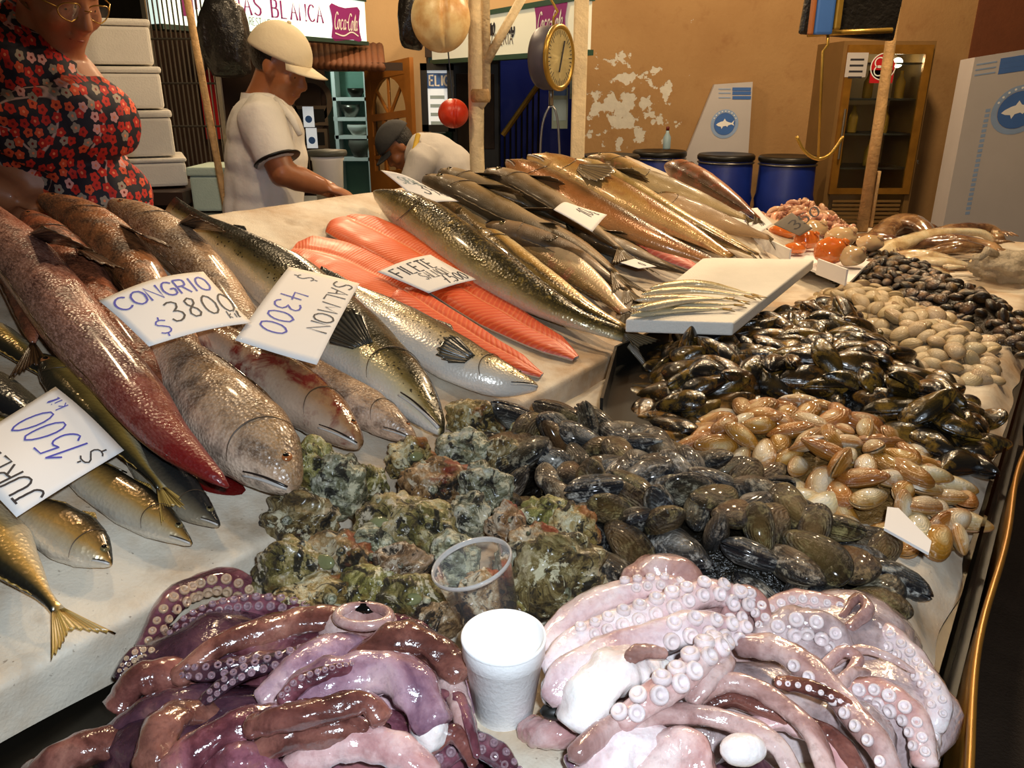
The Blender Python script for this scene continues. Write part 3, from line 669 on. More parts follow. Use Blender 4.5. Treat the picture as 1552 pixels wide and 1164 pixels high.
MT['boxwhite'] = plain('white coated board', '#b9b2b0', .6, .06, 5)
f = Face(at_y(1040, 238, 7.52), at_y(1136, 238, 7.52)); r = thing('shark_board', 'white box board with a blue shark emblem leaning on the wall behind barrels', 'box board', f.o)
P = [f.loc(*q) for q in ((1040, 290), (1128, 290), (1134, 235), (1141, 124), (1083, 128), (1040, 235))]
vs = [f.p(x, z, 0) for x, z in P] + [f.p(x, z, -.05) for x, z in P]; n = len(P)
MB().add(vs, [tuple(range(n)), tuple(reversed(range(n, 2 * n)))] + [(i, i + n, (i + 1) % n + n, (i + 1) % n) for i in range(n)]).build('board', MT['boxwhite'], r)
plain('pale blue print', '#8ea6cc', .6); xc, zc = f.loc(1098, 188); shark_emblem(f, xc, zc, .125, r, .003); stripes(f, 1110, 1138, (135, 141, 148), r, .002)
f = Face(at_y(1425, 365, 4.9), at_y(1600, 350, 4.7)); r = thing('shark_carton', 'large white carton with blue shark emblem standing at the far corner', 'carton', V((f.o.x, f.o.y, 0)))
zt = f.loc(1466, 87)[1]; xl = f.loc(1440, 240)[0]; zb = -f.o.z
f.slab(MB(), 0, f.w + .3, zb + .01, zt, -.5, 0).build('carton_body', MT['boxwhite'], r)
xc, zc = f.loc(1508, 178); shark_emblem(f, xc, zc, .135, r, .003); stripes(f, 1468, 1516, (99, 107, 115), r, .002)
x0, z0 = f.loc(1468, 330); x0 = f.loc(1462, 200)[0]
t = MB()
for k in range(22): f.slab(t, x0 - .012, x0 + .012, z0 + k * .028, z0 + k * .028 + .018, .001, .002)
t.build('side_lettering', bpy.data.materials['pale blue print'], r)
# --- fridge
f = Face(at_y(1244, 330, 7.0), at_y(1374, 330, 7.0)); r = thing('glass_fridge', 'tall old glass door fridge with a paper and a red sticker', 'fridge', V((f.o.x + f.w / 2, 7.2, 0)))
zt = f.loc(1262, 62)[1]; zb = -f.o.z; w = f.w
MT['fridge'] = plain('brown grey enamel', '#7a5c34', .4, .15, 5)
m = MB(); f.slab(m, 0, .05, zb + .05, zt, -.6, 0); f.slab(m, w - .05, w, zb + .05, zt, -.6, 0); f.slab(m, .05, w - .05, zt - .05, zt, -.6, 0); f.slab(m, .05, w - .05, zb + .05, zb + .3, -.6, 0); m.build('cabinet', MT['fridge'], r); f.slab(MB(), .05, w - .05, zb + .3, zt - .05, -.6, -.57).build('back_panel', MT['cream'], r)
d0, zg = f.loc(1255, 290); d1, _ = f.loc(1350, 290)
m = MB(); g0, g1, gz0, gz1 = .03, w - .03, zg - .02, zt - .03
for a, b, c, e in ((g0, g0 + .06, gz0, gz1), (g1 - .06, g1, gz0, gz1), (g0 + .06, g1 - .06, gz1 - .07, gz1), (g0 + .06, g1 - .06, gz0, gz0 + .05)): f.slab(m, a, b, c, e, 0, .035)
dd = m.build('door_frame', MT['gold_edge'], r); f.slab(MB(), g0 + .06, g1 - .06, gz0 + .05, gz1 - .07, .01, .016).build('pane', MT['glass'], dd)
MB().tube([f.p(g0 + .03, .5, .06), f.p(g0 + .03, .9, .06)], .01, 6).build('handle', MT['steel'], dd)
for k in range(4): f.slab(MB(), .05, w - .05, gz0 + .2 + k * .28, gz0 + .215 + k * .28, -.5, -.05).build('shelf', MT['steel'], r)
for k in range(9): f.slab(MB(), .08, w - .08, zb + .62 - .035 * k, zb + .64 - .035 * k, 0, .012).build('grille_slat', MT['fridge'], r)
x0, z0 = f.loc(1277, 117); x1, z1 = f.loc(1314, 80); nt_ = f.slab(MB(), x0, x1, z0, z1, .036, .038).build('paper_notice', MT['boxwhite'], r)
for k in range(4): f.slab(MB(), x0 + .03, x1 - .03, z1 - .06 - k * .045, z1 - .045 - k * .045, .038, .039).build('print_line', MT['ink_black'], nt_)
x0, z0 = f.loc(1314, 126); x1, z1 = f.loc(1356, 82); xc = (x0 + x1) / 2; rr = (x1 - x0) / 2
s_ = f.disc(MB(), xc, z1 - rr, rr, .038); f.slab(s_, x0, x1, z0, z0 + .1, .036, .038); s_ = s_.build('red_sticker', MT['red'], r)
for a in range(4): f.disc(MB(), xc + .045 * cos(a * pi / 2 + .8), z1 - rr + .045 * sin(a * pi / 2 + .8), .042, .041, .033).build('petal_mark', MT['white'], s_)
f.disc(MB(), xc, z1 - rr, .105, .041, .097).build('ring_mark', MT['white'], s_)
for k in range(6):
    p = f.p(.15 + .09 * k, gz0 + .215 + .28 * (k % 3), -.2); o = MB().lathe(p, [(.035, 0), (.04, .01), (.04, .13), (.015, .18), (.014, .22)], 14).build('drink_bottle', plain('amber bottle', '#b98f3a', .2) if k == 0 else bpy.data.materials['amber bottle'], None, True)
    tag(o, 'dim amber bottle standing on a shelf inside the glass fridge', 'bottle', 'bottles in the fridge')

# --- left: foam crates, wire rack, lean pole, cooler, pan, bucket
for k, (x1, y0, y1, wd_, lab) in enumerate([(290, 238, 282, .50, 'lowest white foam crate beside the woman, widest of the stack'), (271, 166, 237, .46, 'third white foam crate from the top of the stack'), (254, 100, 165, .44, 'second white foam crate from the top of the stack'), (238, 28, 99, .42, 'topmost white foam crate behind the woman, by her chin')]):
    a = at_y(x1 - 4, y1, 3.35); b = at_y(x1 - 4, y0, 3.35); r = thing('foam_crate', lab, 'crate', V((a.x - wd_ / 2, 3.55, a.z)), 'stacked foam crates')
    h = b.z - a.z
    rz_ = Matrix.Rotation(R(24), 3, 'Z'); cc = V((a.x, 3.35, 0)) + rz_ @ V((-wd_ / 2, .17, 0))
    MB().box(cc + V((0, 0, a.z + h * .42)), (wd_, .34, h * .82), rz_, .012).build('crate_box', MT['foam'], r, False)
    MB().box(cc + V((0, 0, a.z + h * .91)), (wd_ + .012, .352, h * .15), rz_, .01).build('crate_lid', MT['foam'], r, False)
for k in range(1): pass
a = at_y(286, 283, 3.35); r = thing('crate_stand', 'low dark bench under the stacked foam crates', 'bench', V((a.x - .3, 3.55, 0))); MB().box((a.x - .28, 3.45, a.z - .03), (.62, .5, .05)).build('bench_top', MT['darkwood'], r)
for sx in (-.55, .0):
    for sy in (3.25, 3.65): MB().box((a.x + sx, sy, (a.z - .05) / 2), (.05, .05, a.z - .05)).build('leg', MT['darkwood'], r)
r = thing('wire_rack', 'tall grid of thin wires beside the foam crates', 'rack', at_y(300, 260, 3.95)); r.location.z = 0
for k in range(13):
    p = at_y(246 + 7 * k, 160, 3.95); MB().tube([(p.x, p.y, .9), (p.x, p.y, 2.4)], .004, 5).build('wire', MT['steel'], r)
a = at_y(240, 160, 3.95).x; b = at_y(336, 160, 3.95).x
for k in range(8): MB().tube([(a, 3.945, 1.0 + .19 * k), (b, 3.945, 1.0 + .19 * k)], .005, 5).build('cross_wire', MT['steel'], r)
for q in (a, b): MB().box((q, 3.95, 1.2), (.02, .02, 2.4)).build('upright', MT['steel'], r)
r = thing('lean_pole', 'straight cream pole in front of the wire rack', 'pole', at_y(330, 255, 3.4)); r.location.z = 0
a = at_y(332, 258, 3.08); b = at_y(284, 0, 3.08); d = (b - a) / (b.z - a.z); MB().tube([a - d * a.z, b + d * .5], .013, 10).build('pole', MT['rustpost'], r, True)
tb = thing('work_table', 'grey work table behind the fish slab where the men stand', 'table', V((-1.0, 3.75, 0)))
zt = at_y(325, 322, 3.25).z
MB().box((-.78, 3.52, zt - .025), (1.05, .62, .04), None, .008).build('table_top', MT['steel'], tb)
for sx in (-1.27, -.29):
    for sy in (3.25, 3.79): MB().box((sx, sy, (zt - .045) / 2), (.05, .05, zt - .045)).build('leg', MT['steel'], tb)
r = thing('foam_cooler', 'pale green foam cooler on the work table behind the capped man', 'cooler', at_y(328, 322, 3.3)); p = at_y(328, 322, 3.3); p.z = zt
MB().box(p + V((0, .1, .07)), (.17, .24, .14), None, .01).build('cooler_box', MT['foam_green'], r); MB().box(p + V((0, .1, .158)), (.185, .255, .034), None, .008).build('cooler_lid', MT['foam_green'], r)
r = thing('black_pan', 'wide black pan on the work table left of the foam cooler', 'pan', at_y(258, 305, 3.4)); p = at_y(256, 303, 3.4); p.z = zt
MB().lathe(p, [(.001, .004), (.10, .004), (.14, .075), (.148, .078), (.144, .08), (.105, .012), (.001, .012)], 32).build('pan_bowl', MT['black'], r, True); MB().tube([p + V((.14, 0, .07)), p + V((.20, 0, .08))], .012, 8).build('handle', MT['black'], r)
r = thing('white_bucket', 'white plastic bucket under a dark lid beside the capped man', 'bucket', at_y(500, 300, 3.5)); p = at_y(500, 290, 3.5); p.z = zt; H = at_y(500, 236, 3.5).z - zt
MB().lathe(p, [(.055, 0), (.065, H * .9), (.07, H * .92), (.07, H)], 28).build('bucket_wall', MT['white'], r, True); MB().lathe(p + V((0, 0, H)), [(.082, 0), (.085, .01), (.082, .022), (.03, .026), (.01, .028)], 28).build('lid', plain('grey green lid', '#4a4d45', .5), r, True)
o = MB().box(at_y(322, 160, 7.87), (.18, .03, .6)).box(at_y(322, 110, 7.86), (.10, .03, .05)); tag(o.build('red_banner', MT['red'], None), 'narrow red banner in the dark behind the wire rack', 'banner')
# ------------------------------------------------------------------ fish
PROF = {  # s, dorsal, ventral, thickness (of body length scale 1 = max half height)
 'salmon': [(0, .10, .10, .10), (.02, .26, .24, .2), (.06, .45, .42, .34), (.12, .66, .62, .48), (.2, .83, .82, .56), (.32, .98, .98, .60), (.45, 1, 1, .58), (.6, .88, .88, .5), (.75, .64, .62, .36), (.87, .4, .38, .22), (.95, .33, .32, .15), (1, .36, .35, .10)],
 'congrio': [(0, .14, .10, .14), (.012, .27, .22, .27), (.04, .42, .37, .42), (.09, .60, .54, .58), (.16, .80, .74, .74), (.26, 1, 1, .86), (.4, .94, .96, .84), (.6, .8, .8, .7), (.8, .56, .54, .48), (.93, .3, .28, .24), (1, .08, .08, .06)],
 'trunk': [(0, .5, .5, .5), (.03, .8, .8, .75), (.15, 1, 1, .85), (.4, 1, 1, .84), (.6, .95, .95, .76), (.75, .85, .85, .62), (.9, .5, .5, .4), (.97, .25, .25, .2), (1, .05, .05, .05)],
 'hake': [(0, .08, .10, .12), (.02, .25, .26, .26), (.07, .52, .5, .5), (.14, .8, .76, .68), (.25, .98, .96, .76), (.4, 1, 1, .72), (.6, .84, .84, .56), (.78, .55, .54, .36), (.9, .33, .32, .2), (1, .26, .26, .1)],
 'jurel': [(0, .08, .08, .08), (.02, .20, .22, .18), (.08, .46, .46, .36), (.18, .80, .80, .54), (.3, 1, 1, .62), (.5, .9, .92, .54), (.7, .56, .56, .36), (.88, .2, .2, .18), (.95, .15, .15, .14), (1, .18, .18, .08)],
 'flat': [(0, .12, .1, .12), (.03, .4, .36, .24), (.1, .74, .68, .38), (.22, .98, .95, .44), (.38, 1, 1, .42), (.58, .78, .78, .34), (.78, .42, .42, .2), (.9, .18, .18, .12), (1, .16, .16, .06)],
}
def fishmat(name, stops, spots=None, blotch=None, ends=None, metal=.0, rough=.28, bscale=120, bstr=.25, coat=.4, hue=.02, streak=None):
    m = Mat(name); sx, sy, _ = m.xyz(m.attr()); c = m.coord()
    y = m.math('ADD', sy, m.math('MULTIPLY', m.math('SUBTRACT', m.noise(14, 4, .6, c), .5), .28))
    col = m.ramp(y, stops)
    if blotch:
        bc, bs, lo, hi, amt = blotch; col = m.mix(m.ramp(m.noise(bs, 5, .65, c, .6), [(lo, 0.0), (hi, amt)]), col, bc)
    if streak: col = m.mix(m.ramp(m.noise(70, 6, .75, m.vmul(m.attr(), (1.6, .35, .2)), .8), [(.45, 0.0), (.62, streak[1])]), col, streak[0])
    if blotch: col = m.mix(m.ramp(m.noise(bs * 2.0, 4, .6, c, .3), [(.54, 0.0), (.66, amt * .6)]), col, bc)
    if spots:
        sc_, sz, scol, lo = spots; dv = m.voro(sc_, c)
        k = m.math('MULTIPLY', m.math('LESS_THAN', m.math('ADD', dv, m.math('MULTIPLY', m.noise(60, 2, .5, c), .12)), sz), m.math('GREATER_THAN', y, lo)); col = m.mix(m.math('MULTIPLY', k, .85), col, scol)
    if ends:
        ec, a, b = ends; e = m.math('ADD', sx, m.math('MULTIPLY', m.math('SUBTRACT', m.noise(9, 4, .6, c), .5), .3)); col = m.mix(m.ramp(e, [(a, 0.0), (b, .92)]), col, ec)
    col = m.hue(col, hue, .14)
    h = m.math('ADD', m.voro(bscale * 1.6, c), m.math('MULTIPLY', m.noise(18, 3, .5, c), 1.2))
    m.pr(col=col, rough=m.ramp(m.noise(22, 3, .5, c), [(.3, rough * .7), (.7, rough * 1.5)]), metal=metal, coat=coat, coatr=.12, normal=m.bump(h, bstr, .0025)); return m.m
FM = {
 'congrio': fishmat('mottled brown pink eel skin', [(.1, '#bc8468'), (.42, '#a0623e'), (.7, '#8a5230'), (1, '#6a3a1e')], blotch=('#2e170c', 22, .46, .6, .85), streak=('#b87c54', .35), rough=.34, bstr=.45, coat=.35),
 'congrio_pale': fishmat('pale mottled eel skin', [(.1, '#c9a58c'), (.45, '#b8906c'), (.8, '#8e6a46'), (1, '#6a4828')], blotch=('#4a2c18', 26, .46, .62, .8), streak=('#d8bca0', .55), rough=.34, bstr=.45, coat=.35),
 'congrio_red': fishmat('bloody skinned eel', [(.1, '#a86a58'), (.5, '#8c5a48'), (1, '#6a4a3a')], blotch=('#3a1a14', 20, .47, .62, .75), streak=('#cfa08e', .55), ends=('#6a0809', .62, .92), rough=.28, bstr=.4, coat=.5),
 'congrio_head': fishmat('grey pink eel head skin', [(.08, '#cdb4a0'), (.35, '#b08c70'), (.7, '#95704a'), (1, '#7c5a38')], blotch=('#35231a', 15, .48, .62, .75), streak=('#d8c0ac', .4), rough=.3, bstr=.5, coat=.45),
 'salmon': fishmat('silver salmon skin with dark back', [(.0, '#ece6dc'), (.38, '#d8cdb8'), (.56, '#b9a678'), (.74, '#5c5034'), (.9, '#26241a')], spots=(95, .30, '#15130e', .42), metal=.25, rough=.25),
 'salmon_dark': fishmat('dark backed salmon skin', [(.0, '#e6dfd4'), (.3, '#c8b88c'), (.46, '#7a6a3c'), (.6, '#38331f'), (.9, '#1c1c16')], spots=(95, .3, '#15130e', .36), metal=.25, rough=.25),
 'hake_dark': fishmat('olive black fish skin', [(.0, '#d8cdb4'), (.28, '#b09a6a'), (.42, '#6a5a34'), (.6, '#38301a'), (1, '#1d190f')], blotch=('#c8a85c', 60, .58, .7, .5), metal=.2, rough=.25, bscale=90, bstr=.4),  # gold blotches paint the sparkle of the scales into the skin colour
 'hake_gold': fishmat('gold and white fish skin', [(.0, '#f2e6cc'), (.4, '#e2cc94'), (.6, '#a8843c'), (.72, '#42351a'), (.82, '#8a7038'), (1, '#2c2412')], metal=.25, rough=.25, bscale=90, bstr=.35),
 'pale': fishmat('pale cream fish skin', [(.0, '#f0e2c6'), (.5, '#dcc498'), (.85, '#9a7c48'), (1, '#5a4626')], blotch=('#b0604a', 20, .6, .74, .5), metal=.15, rough=.28),
 'reineta': fishmat('smooth grey brown fish skin', [(.0, '#b89a6c'), (.4, '#957a50'), (.8, '#6a5436'), (1, '#443622')], metal=.05, rough=.46, coat=.12, bstr=.2, bscale=160),
 'long_dark': fishmat('dark brown long fish skin', [(.0, '#c08a58'), (.35, '#9a6236'), (.6, '#5a3e20'), (1, '#241a10')], metal=.15, rough=.25),
 'long_gold': fishmat('golden brown long fish skin', [(.0, '#d8b078'), (.4, '#a87840'), (.7, '#7a5228'), (1, '#3c2a14')], blotch=('#8a3a24', 16, .55, .72, .5), metal=.15, rough=.25),
 'long_pink': fishmat('pink brown long fish skin', [(.0, '#e8b890'), (.4, '#c88a60'), (.75, '#8a5a34'), (1, '#4a321c')], blotch=('#b05a40', 18, .56, .72, .45), rough=.32),
 'jurel': fishmat('gold and silver mackerel skin', [(.0, '#d6cebc'), (.34, '#c2ae84'), (.5, '#b8924a'), (.68, '#7a6030'), (.85, '#2e2a1c'), (1, '#1c1c18')], metal=.35, rough=.24),
 'jurel_dark': fishmat('dark blue black mackerel skin', [(.0, '#a89c84'), (.35, '#6a604c'), (.6, '#2c2c2a'), (1, '#14161a')], metal=.3, rough=.22),
 'silver': fishmat('thin silver fish skin', [(.0, '#d8ccb0'), (.4, '#bca97c'), (.55, '#8a7850'), (.62, '#d0c090'), (1, '#6a5630')], metal=.35, rough=.25, bscale=260),
}
def m_fin(n, a, b, alpha=1):
    m = Mat(n); sx, sy, _ = m.xyz(m.attr()); w = m.math('SINE', m.math('MULTIPLY', sx, 75.0)); m.pr(col=m.mix(m.math('MULTIPLY_ADD', w, .4, .5), a, b), rough=.3, coat=.4, normal=m.bump(w, .5, .002)); return m.m
FIN = {'brown': m_fin('dark brown fin', '#2c1a0e', '#5a3a1e'), 'black': m_fin('black grey fin', '#1a1812', '#4c463a'), 'gold': m_fin('golden fin', '#8a6a30', '#c09a50'), 'grey': m_fin('grey fin', '#4a3f30', '#7a684c')}
EYE = (lambda m: m.pr(col=m.mix(m.noise(40), '#b06a3a', '#7a4424'), rough=.1, coat=1.0).m)(Mat('amber fish iris'))
EYE2 = plain('silver fish iris', '#7a6c48', .12, .2, 40, metal=.3)
PUP = plain('black pupil', '#0a0a0a', .05, 0)
MOUTH = plain('dark wet mouth line', '#241a16', .3, .2)
GILLM = plain('brown gill edge', '#4a3826', .35, .2)
LIP = plain('pale lip', '#b9b4ae', .3, .1, 20)

def fin_grid(name, base, tip, mat, parent, nu=14, nv=5, ripple=.0015, jag=0.0, nrm=V((0, 0, 1))):
    b = spline(base, nu + 1); t = spline(tip, nu + 1); vs = []; at = []
    for j in range(nv + 1):
        q = j / nv
        for i in range(nu + 1):
            e = 1 - (jag * (i % 2) if j == nv else 0)
            vs.append(b[i].lerp(t[i], q * e) + nrm * (ripple * ((i % 2) * 2 - 1) * (1 - .3 * q))); at.append((i / nu, q, 0))
    fs = [(j * (nu + 1) + i, j * (nu + 1) + i + 1, (j + 1) * (nu + 1) + i + 1, (j + 1) * (nu + 1) + i) for j in range(nv) for i in range(nu)]
    o = mesh_obj(name, vs, fs, mat, parent, True, at); finish(o, 0, .0016); return o
def fish(name, label, cat, kind, pts, hw, mat, dors=-1, roll=0.0, lift=0.0, group=None, fin='black', eye='amber', eyes=1, pect=True, tail=True, dorsal=True, proj=None, nrm=None, gill=True, mouth=True, pect_ang=.25, sag=True, tailspread=1.6, tlen=.16, eye_s=None, pect_s=.24, pect_l=.17, rings=46, seg=26):
    N0 = nrm if nrm is not None else SL_N; pj = proj or on_slab
    mid = pj(*pts[len(pts) // 2], lift); H = hw * (mid - CAMP).dot(V((0, cos(PITCH), -sin(PITCH)))) / FPX
    prof = PROF[kind]; thmax = max(p[3] for p in prof) * H; path = spline([pj(px, py, lift + thmax * .85) for px, py in pts], rings)
    Tn = tangents(path); Ln = sum((path[i + 1] - path[i]).length for i in range(rings - 1))
    root = thing(name, label, cat, pj(*pts[len(pts) // 2], lift), group)
    fr = []
    for i in range(rings):
        D = N0.cross(Tn[i]).normalized() * dors; M_ = Tn[i].cross(D).normalized()
        if M_.dot(N0) < 0: M_ = -M_
        rl = roll if not isinstance(roll, tuple) else roll[0] + (roll[1] - roll[0]) * ss(0, 1, i / (rings - 1))
        D2 = D * cos(rl) + M_ * sin(rl); N2 = M_ * cos(rl) - D * sin(rl); fr.append((path[i], D2, N2))
    def surf(s, a, out=0.0):
        """s along body, a angle: 0 dorsal, pi/2 upper flank, pi belly"""
        x = min(max(s, 0), 1) * (rings - 1); i = min(int(x), rings - 2); f = x - i
        P = fr[i][0].lerp(fr[i + 1][0], f); D = fr[i][1].lerp(fr[i + 1][1], f); Nn = fr[i][2].lerp(fr[i + 1][2], f)
        d, v, t = interp(prof, s); ca, sa = cos(a), sin(a); hd = (d if ca > 0 else v) * H * abs(ca) ** .92 * (1 if ca > 0 else -1)
        ht = t * H * sa * (1 if sa > 0 else .85)
        # bone plates of the head stand a little proud behind the gill edge
        g = 1.0
        if gill:
            edge = .215 - .05 * abs(ca) ** 2; g = 1 + .045 * (1 - ss(edge - .004, edge + .006, s)) * ss(.04, .12, s)
        wob = 1 + .035 * noise.noise(V((s * 7, sa * 1.5, hw + pts[0][0] * .01))) + .018 * noise.noise(V((s * 22, sa * 3.5, ca * 3.5 + hw)))
        q = V(P) + (D * hd + Nn * ht) * (g * wob)
        if out: q += (D * ca * .6 + Nn * sa).normalized() * out
        return q
    vs = []; at = []
    for i in range(rings):
        s = i / (rings - 1)
        s = s ** 1.25 if s < 1 else 1.0
        for k in range(seg):
            a = 2 * pi * k / seg; vs.append(surf(s, a)); at.append((s, (cos(a) + 1) / 2, sin(a)))
    fs = [(i * seg + k, i * seg + (k + 1) % seg, (i + 1) * seg + (k + 1) % seg, (i + 1) * seg + k) for i in range(rings - 1) for k in range(seg)]
    fs += [tuple(reversed(range(seg))), tuple((rings - 1) * seg + k for k in range(seg))]
    body = mesh_obj('body', vs, fs, mat, root, True, at)
    es = eye_s or {'salmon': .075, 'congrio': .062, 'hake': .075, 'jurel': .085, 'flat': .09, 'trunk': .06}[kind]
    if eyes:
        er = H * {'salmon': .085, 'congrio': .135, 'hake': .12, 'jurel': .19, 'flat': .13, 'trunk': .1}[kind]
        for a in ((1.05,) if eyes == 1 else (.8, -.5)):
            c = surf(es, a, -er * .35); nn = (surf(es, a, .01) - surf(es, a)).normalized(); q = nn.to_track_quat('Z', 'Y').to_matrix()
            e = MB().ball(c, (er, er, er * .62), q, 16, 10).build('eye', EYE if eye == 'amber' else EYE2, root, True)
            MB().ball(c + nn * er * .36, (er * .62, er * .62, er * .32), q, 12, 8).build('pupil', PUP, e, True)
    if mouth:
        ml = {'salmon': .10, 'congrio': .12, 'hake': .095, 'jurel': .075, 'flat': .05, 'trunk': .05}[kind]
        MA = 2.15 if kind == 'congrio' else 1.75
        line = [surf(ml * q, MA + .45 * q, .0006) for q in (0.02, .15, .3, .5, .75, 1)]
        MB().tube(spline(line, 14), [H * .035 * (1 - .5 * k / 13) for k in range(14)], 7).build('mouth', MOUTH, root, True)
        line = [surf(ml * q, MA + .2 + .42 * q, .0004) for q in (0.02, .15, .3, .5, .75, 1)]
        MB().tube(spline(line, 14), [H * .05 * (1 - .6 * k / 13) for k in range(14)], 7).build('lip', LIP, root, True)
    if gill:
        line = [surf(.213 - .05 * abs(cos(a)) ** 2, a, .0008) for a in [.35 + .22 * k for k in range(11)]]
        MB().tube(spline(line, 24), [H * .016 * sin(pi * (k + .5) / 24) + .0002 for k in range(24)], 6).build('gill_edge', GILLM, root, True)
    fm = FIN[fin]
    if pect:
        s0 = pect_s; b0, b1 = surf(s0, 1.55, .001), surf(s0 + .012, 2.05, .001); L = Ln * pect_l
        x = int(s0 * (rings - 1)); P, D, Nn = fr[x]; T = Tn[x]
        n2 = Nn * pect_ang
        tip = [b0 + (T * .85 + D * .25 + n2).normalized() * L * .75, b0 + (T + D * -.02 + n2 * .8).normalized() * L, b1 + (T * .9 - D * .3 + n2 * .6).normalized() * L * .82, b1 + (T * .6 - D * .55 + n2 * .5).normalized() * L * .45]
        fin_grid('pectoral_fin', [b0, b0.lerp(b1, .4), b0.lerp(b1, .7), b1], tip, fm, root, 14, 5, .0012, .12, Nn)
    if dorsal:
        for (a0, a1, hh) in {'salmon': ((.42, .54, .45), (.76, .8, .16)), 'congrio': ((.3, .92, .16),), 'trunk': ((.2, .9, .1),), 'hake': ((.3, .38, .4), (.45, .85, .2)), 'jurel': ((.3, .4, .35), (.45, .86, .16)), 'flat': ((.22, .85, .28),)}[kind]:
            bs = [surf(a0 + (a1 - a0) * k / 6, 0, -.002) for k in range(7)]; j = [int((a0 + (a1 - a0) * k / 6) * (rings - 1)) for k in range(7)]
            tp = [bs[k] + (fr[j[k]][1] + Tn[j[k]] * .7).normalized() * H * hh * (1 - .65 * k / 6) * (.4 if k == 0 else 1) for k in range(7)]
            fin_grid('dorsal_fin', bs, tp, fm, root, 16, 3, .0008, .1, fr[j[3]][2])
    if tail:
        P, D, Nn = fr[-1]; T = Tn[-1]; hgt = H * tailspread * .5; L = Ln * tlen
        b = [P + D * interp(prof, 1)[0] * H * .9, P, P - D * interp(prof, 1)[1] * H * .9]
        tp = [P + T * L + D * hgt, P + T * L * .8 + D * hgt * .55, P + T * L * .52, P + T * L * .8 - D * hgt * .55, P + T * L - D * hgt]
        tp = [q - N0 * max(0, (q - P).dot(N0)) * .5 - N0 * thmax * .35 for q in tp]
        fin_grid('tail_fin', b, tp, fm, root, 20, 6, .001, .08, Nn)
    return root

EEL = 'conger eels on the slope'
fish('conger_eel', 'pale mottled conger eel with dark fin lying nearest the dark salmon', 'fish', 'congrio', [(168, 308), (235, 348), (300, 405), (350, 465), (400, 530), (440, 570)], 42, FM['congrio_pale'], -1, .2, .02, EEL, 'brown', pect_s=.3, pect_l=.14, pect_ang=.6)
fish('conger_eel', 'brown conger eel with reddish head at the woman\'s dress', 'fish', 'congrio', [(62, 300), (140, 345), (205, 415), (255, 490), (300, 555), (330, 590)], 46, FM['congrio'], -1, .3, .03, EEL, 'brown', pect_s=.33, pect_l=.15)
fish('conger_eel', 'dark brown conger eel with torn belly left of the conger price card', 'fish', 'congrio', [(40, 325), (95, 390), (150, 465), (215, 545), (270, 600)], 42, FM['congrio'], -1, .2, .02, EEL, 'brown', pect_s=.36, pect_l=.17)
fish('conger_eel', 'grey headed conger eel with amber eye in front of the price card', 'fish', 'congrio', [(444, 742), (398, 688), (345, 632), (298, 580), (255, 528), (225, 490)], 60, FM['congrio_head'], -1, .45, .008, EEL, 'brown', pect=False, eye_s=.07)
fish('conger_eel', 'conger eel with a blood red patch between grey head and salmon', 'fish', 'congrio', [(545, 676), (490, 630), (430, 585), (375, 545), (320, 510), (260, 450)], 43, fishmat('blood stained eel skin', [(.1, '#b8a08a'), (.45, '#9a7450'), (1, '#5a3c22')], blotch=('#6a0a0c', 9, .52, .6, .92), rough=.16, coat=.9), -1, .2, .012, EEL, 'brown', pect=False)
fish('conger_eel', 'slim red eyed conger eel touching the big salmon head', 'fish', 'congrio', [(628, 668), (570, 630), (505, 590), (440, 545), (380, 500)], 33, FM['congrio_pale'], -1, .2, .005, EEL, 'brown', pect=False)
fish('conger_eel', 'large conger eel ending in a dark red bloody tail above the mackerel', 'fish', 'trunk', [(-40, 325), (40, 400), (120, 505), (195, 590), (255, 665), (345, 738)], 54, FM['congrio_red'], -1, .3, .035, EEL, 'brown', eyes=0, mouth=False, gill=False, tail=False, pect_s=.22, pect_l=.15, pect_ang=.5)
fish('conger_eel', 'golden brown conger eel at the left edge beyond the red tailed one', 'fish', 'congrio', [(-60, 320), (10, 385), (40, 450), (50, 520)], 40, FM['congrio'], -1, .3, .02, EEL, 'brown', eyes=0, mouth=False)
# blood pool under the red eel
mb = MB(); ctr = on_slab(300, 712)
pts_ = [on_slab(px, py) for px, py in ((215, 665), (262, 715), (310, 745), (360, 752), (372, 740), (345, 722), (330, 690), (290, 660))]
ring = spline(pts_ + [pts_[0]], 40)[:-1]; vs = [ctr + SL_N * .006] + [p.lerp(ctr, .25) + SL_N * .0055 for p in ring] + [p + SL_N * .0015 for p in ring]; n = len(ring)
mb.add(vs, [(0, 1 + k, 1 + (k + 1) % n) for k in range(n)] + [(1 + k, 1 + n + k, 1 + n + (k + 1) % n, 1 + (k + 1) % n) for k in range(n)])
tag(mb.build('blood_pool', plain('dark red blood', '#5a0608', .06, .1, 10, coat=1.0), None, True), 'shiny dark red blood pooled below the red tailed eel', 'blood')

SAL = 'salmon on the slope'
fish('salmon', 'dark backed salmon with spotted silver head passing under the salmon card', 'fish', 'salmon', [(668, 655), (618, 597), (560, 542), (500, 490), (430, 428), (345, 370), (258, 314)], 56, FM['salmon_dark'], -1, (.15, 1.0), .006, SAL, 'black', eye='silver', pect_ang=.3, pect_l=.10, tail=False)
fish('salmon', 'silver salmon with closed jaw lying between fillets and dark salmon', 'fish', 'salmon', [(814, 588), (748, 572), (678, 538), (606, 490), (548, 452), (500, 420)], 42, FM['salmon'], -1, .25, .006, SAL, 'black', eye='silver', pect_l=.13, tail=False)
HK = 'hake and sea bass on the slope'
fish('hake', 'thick olive black fish with painted gold glints behind the salmon fillets', 'fish', 'hake', [(568, 292), (640, 335), (712, 388), (790, 440), (870, 482), (945, 508)], 40, FM['hake_dark'], 1, .75, .006, HK, 'grey', eyes=0, pect=False, mouth=False, tlen=.10)
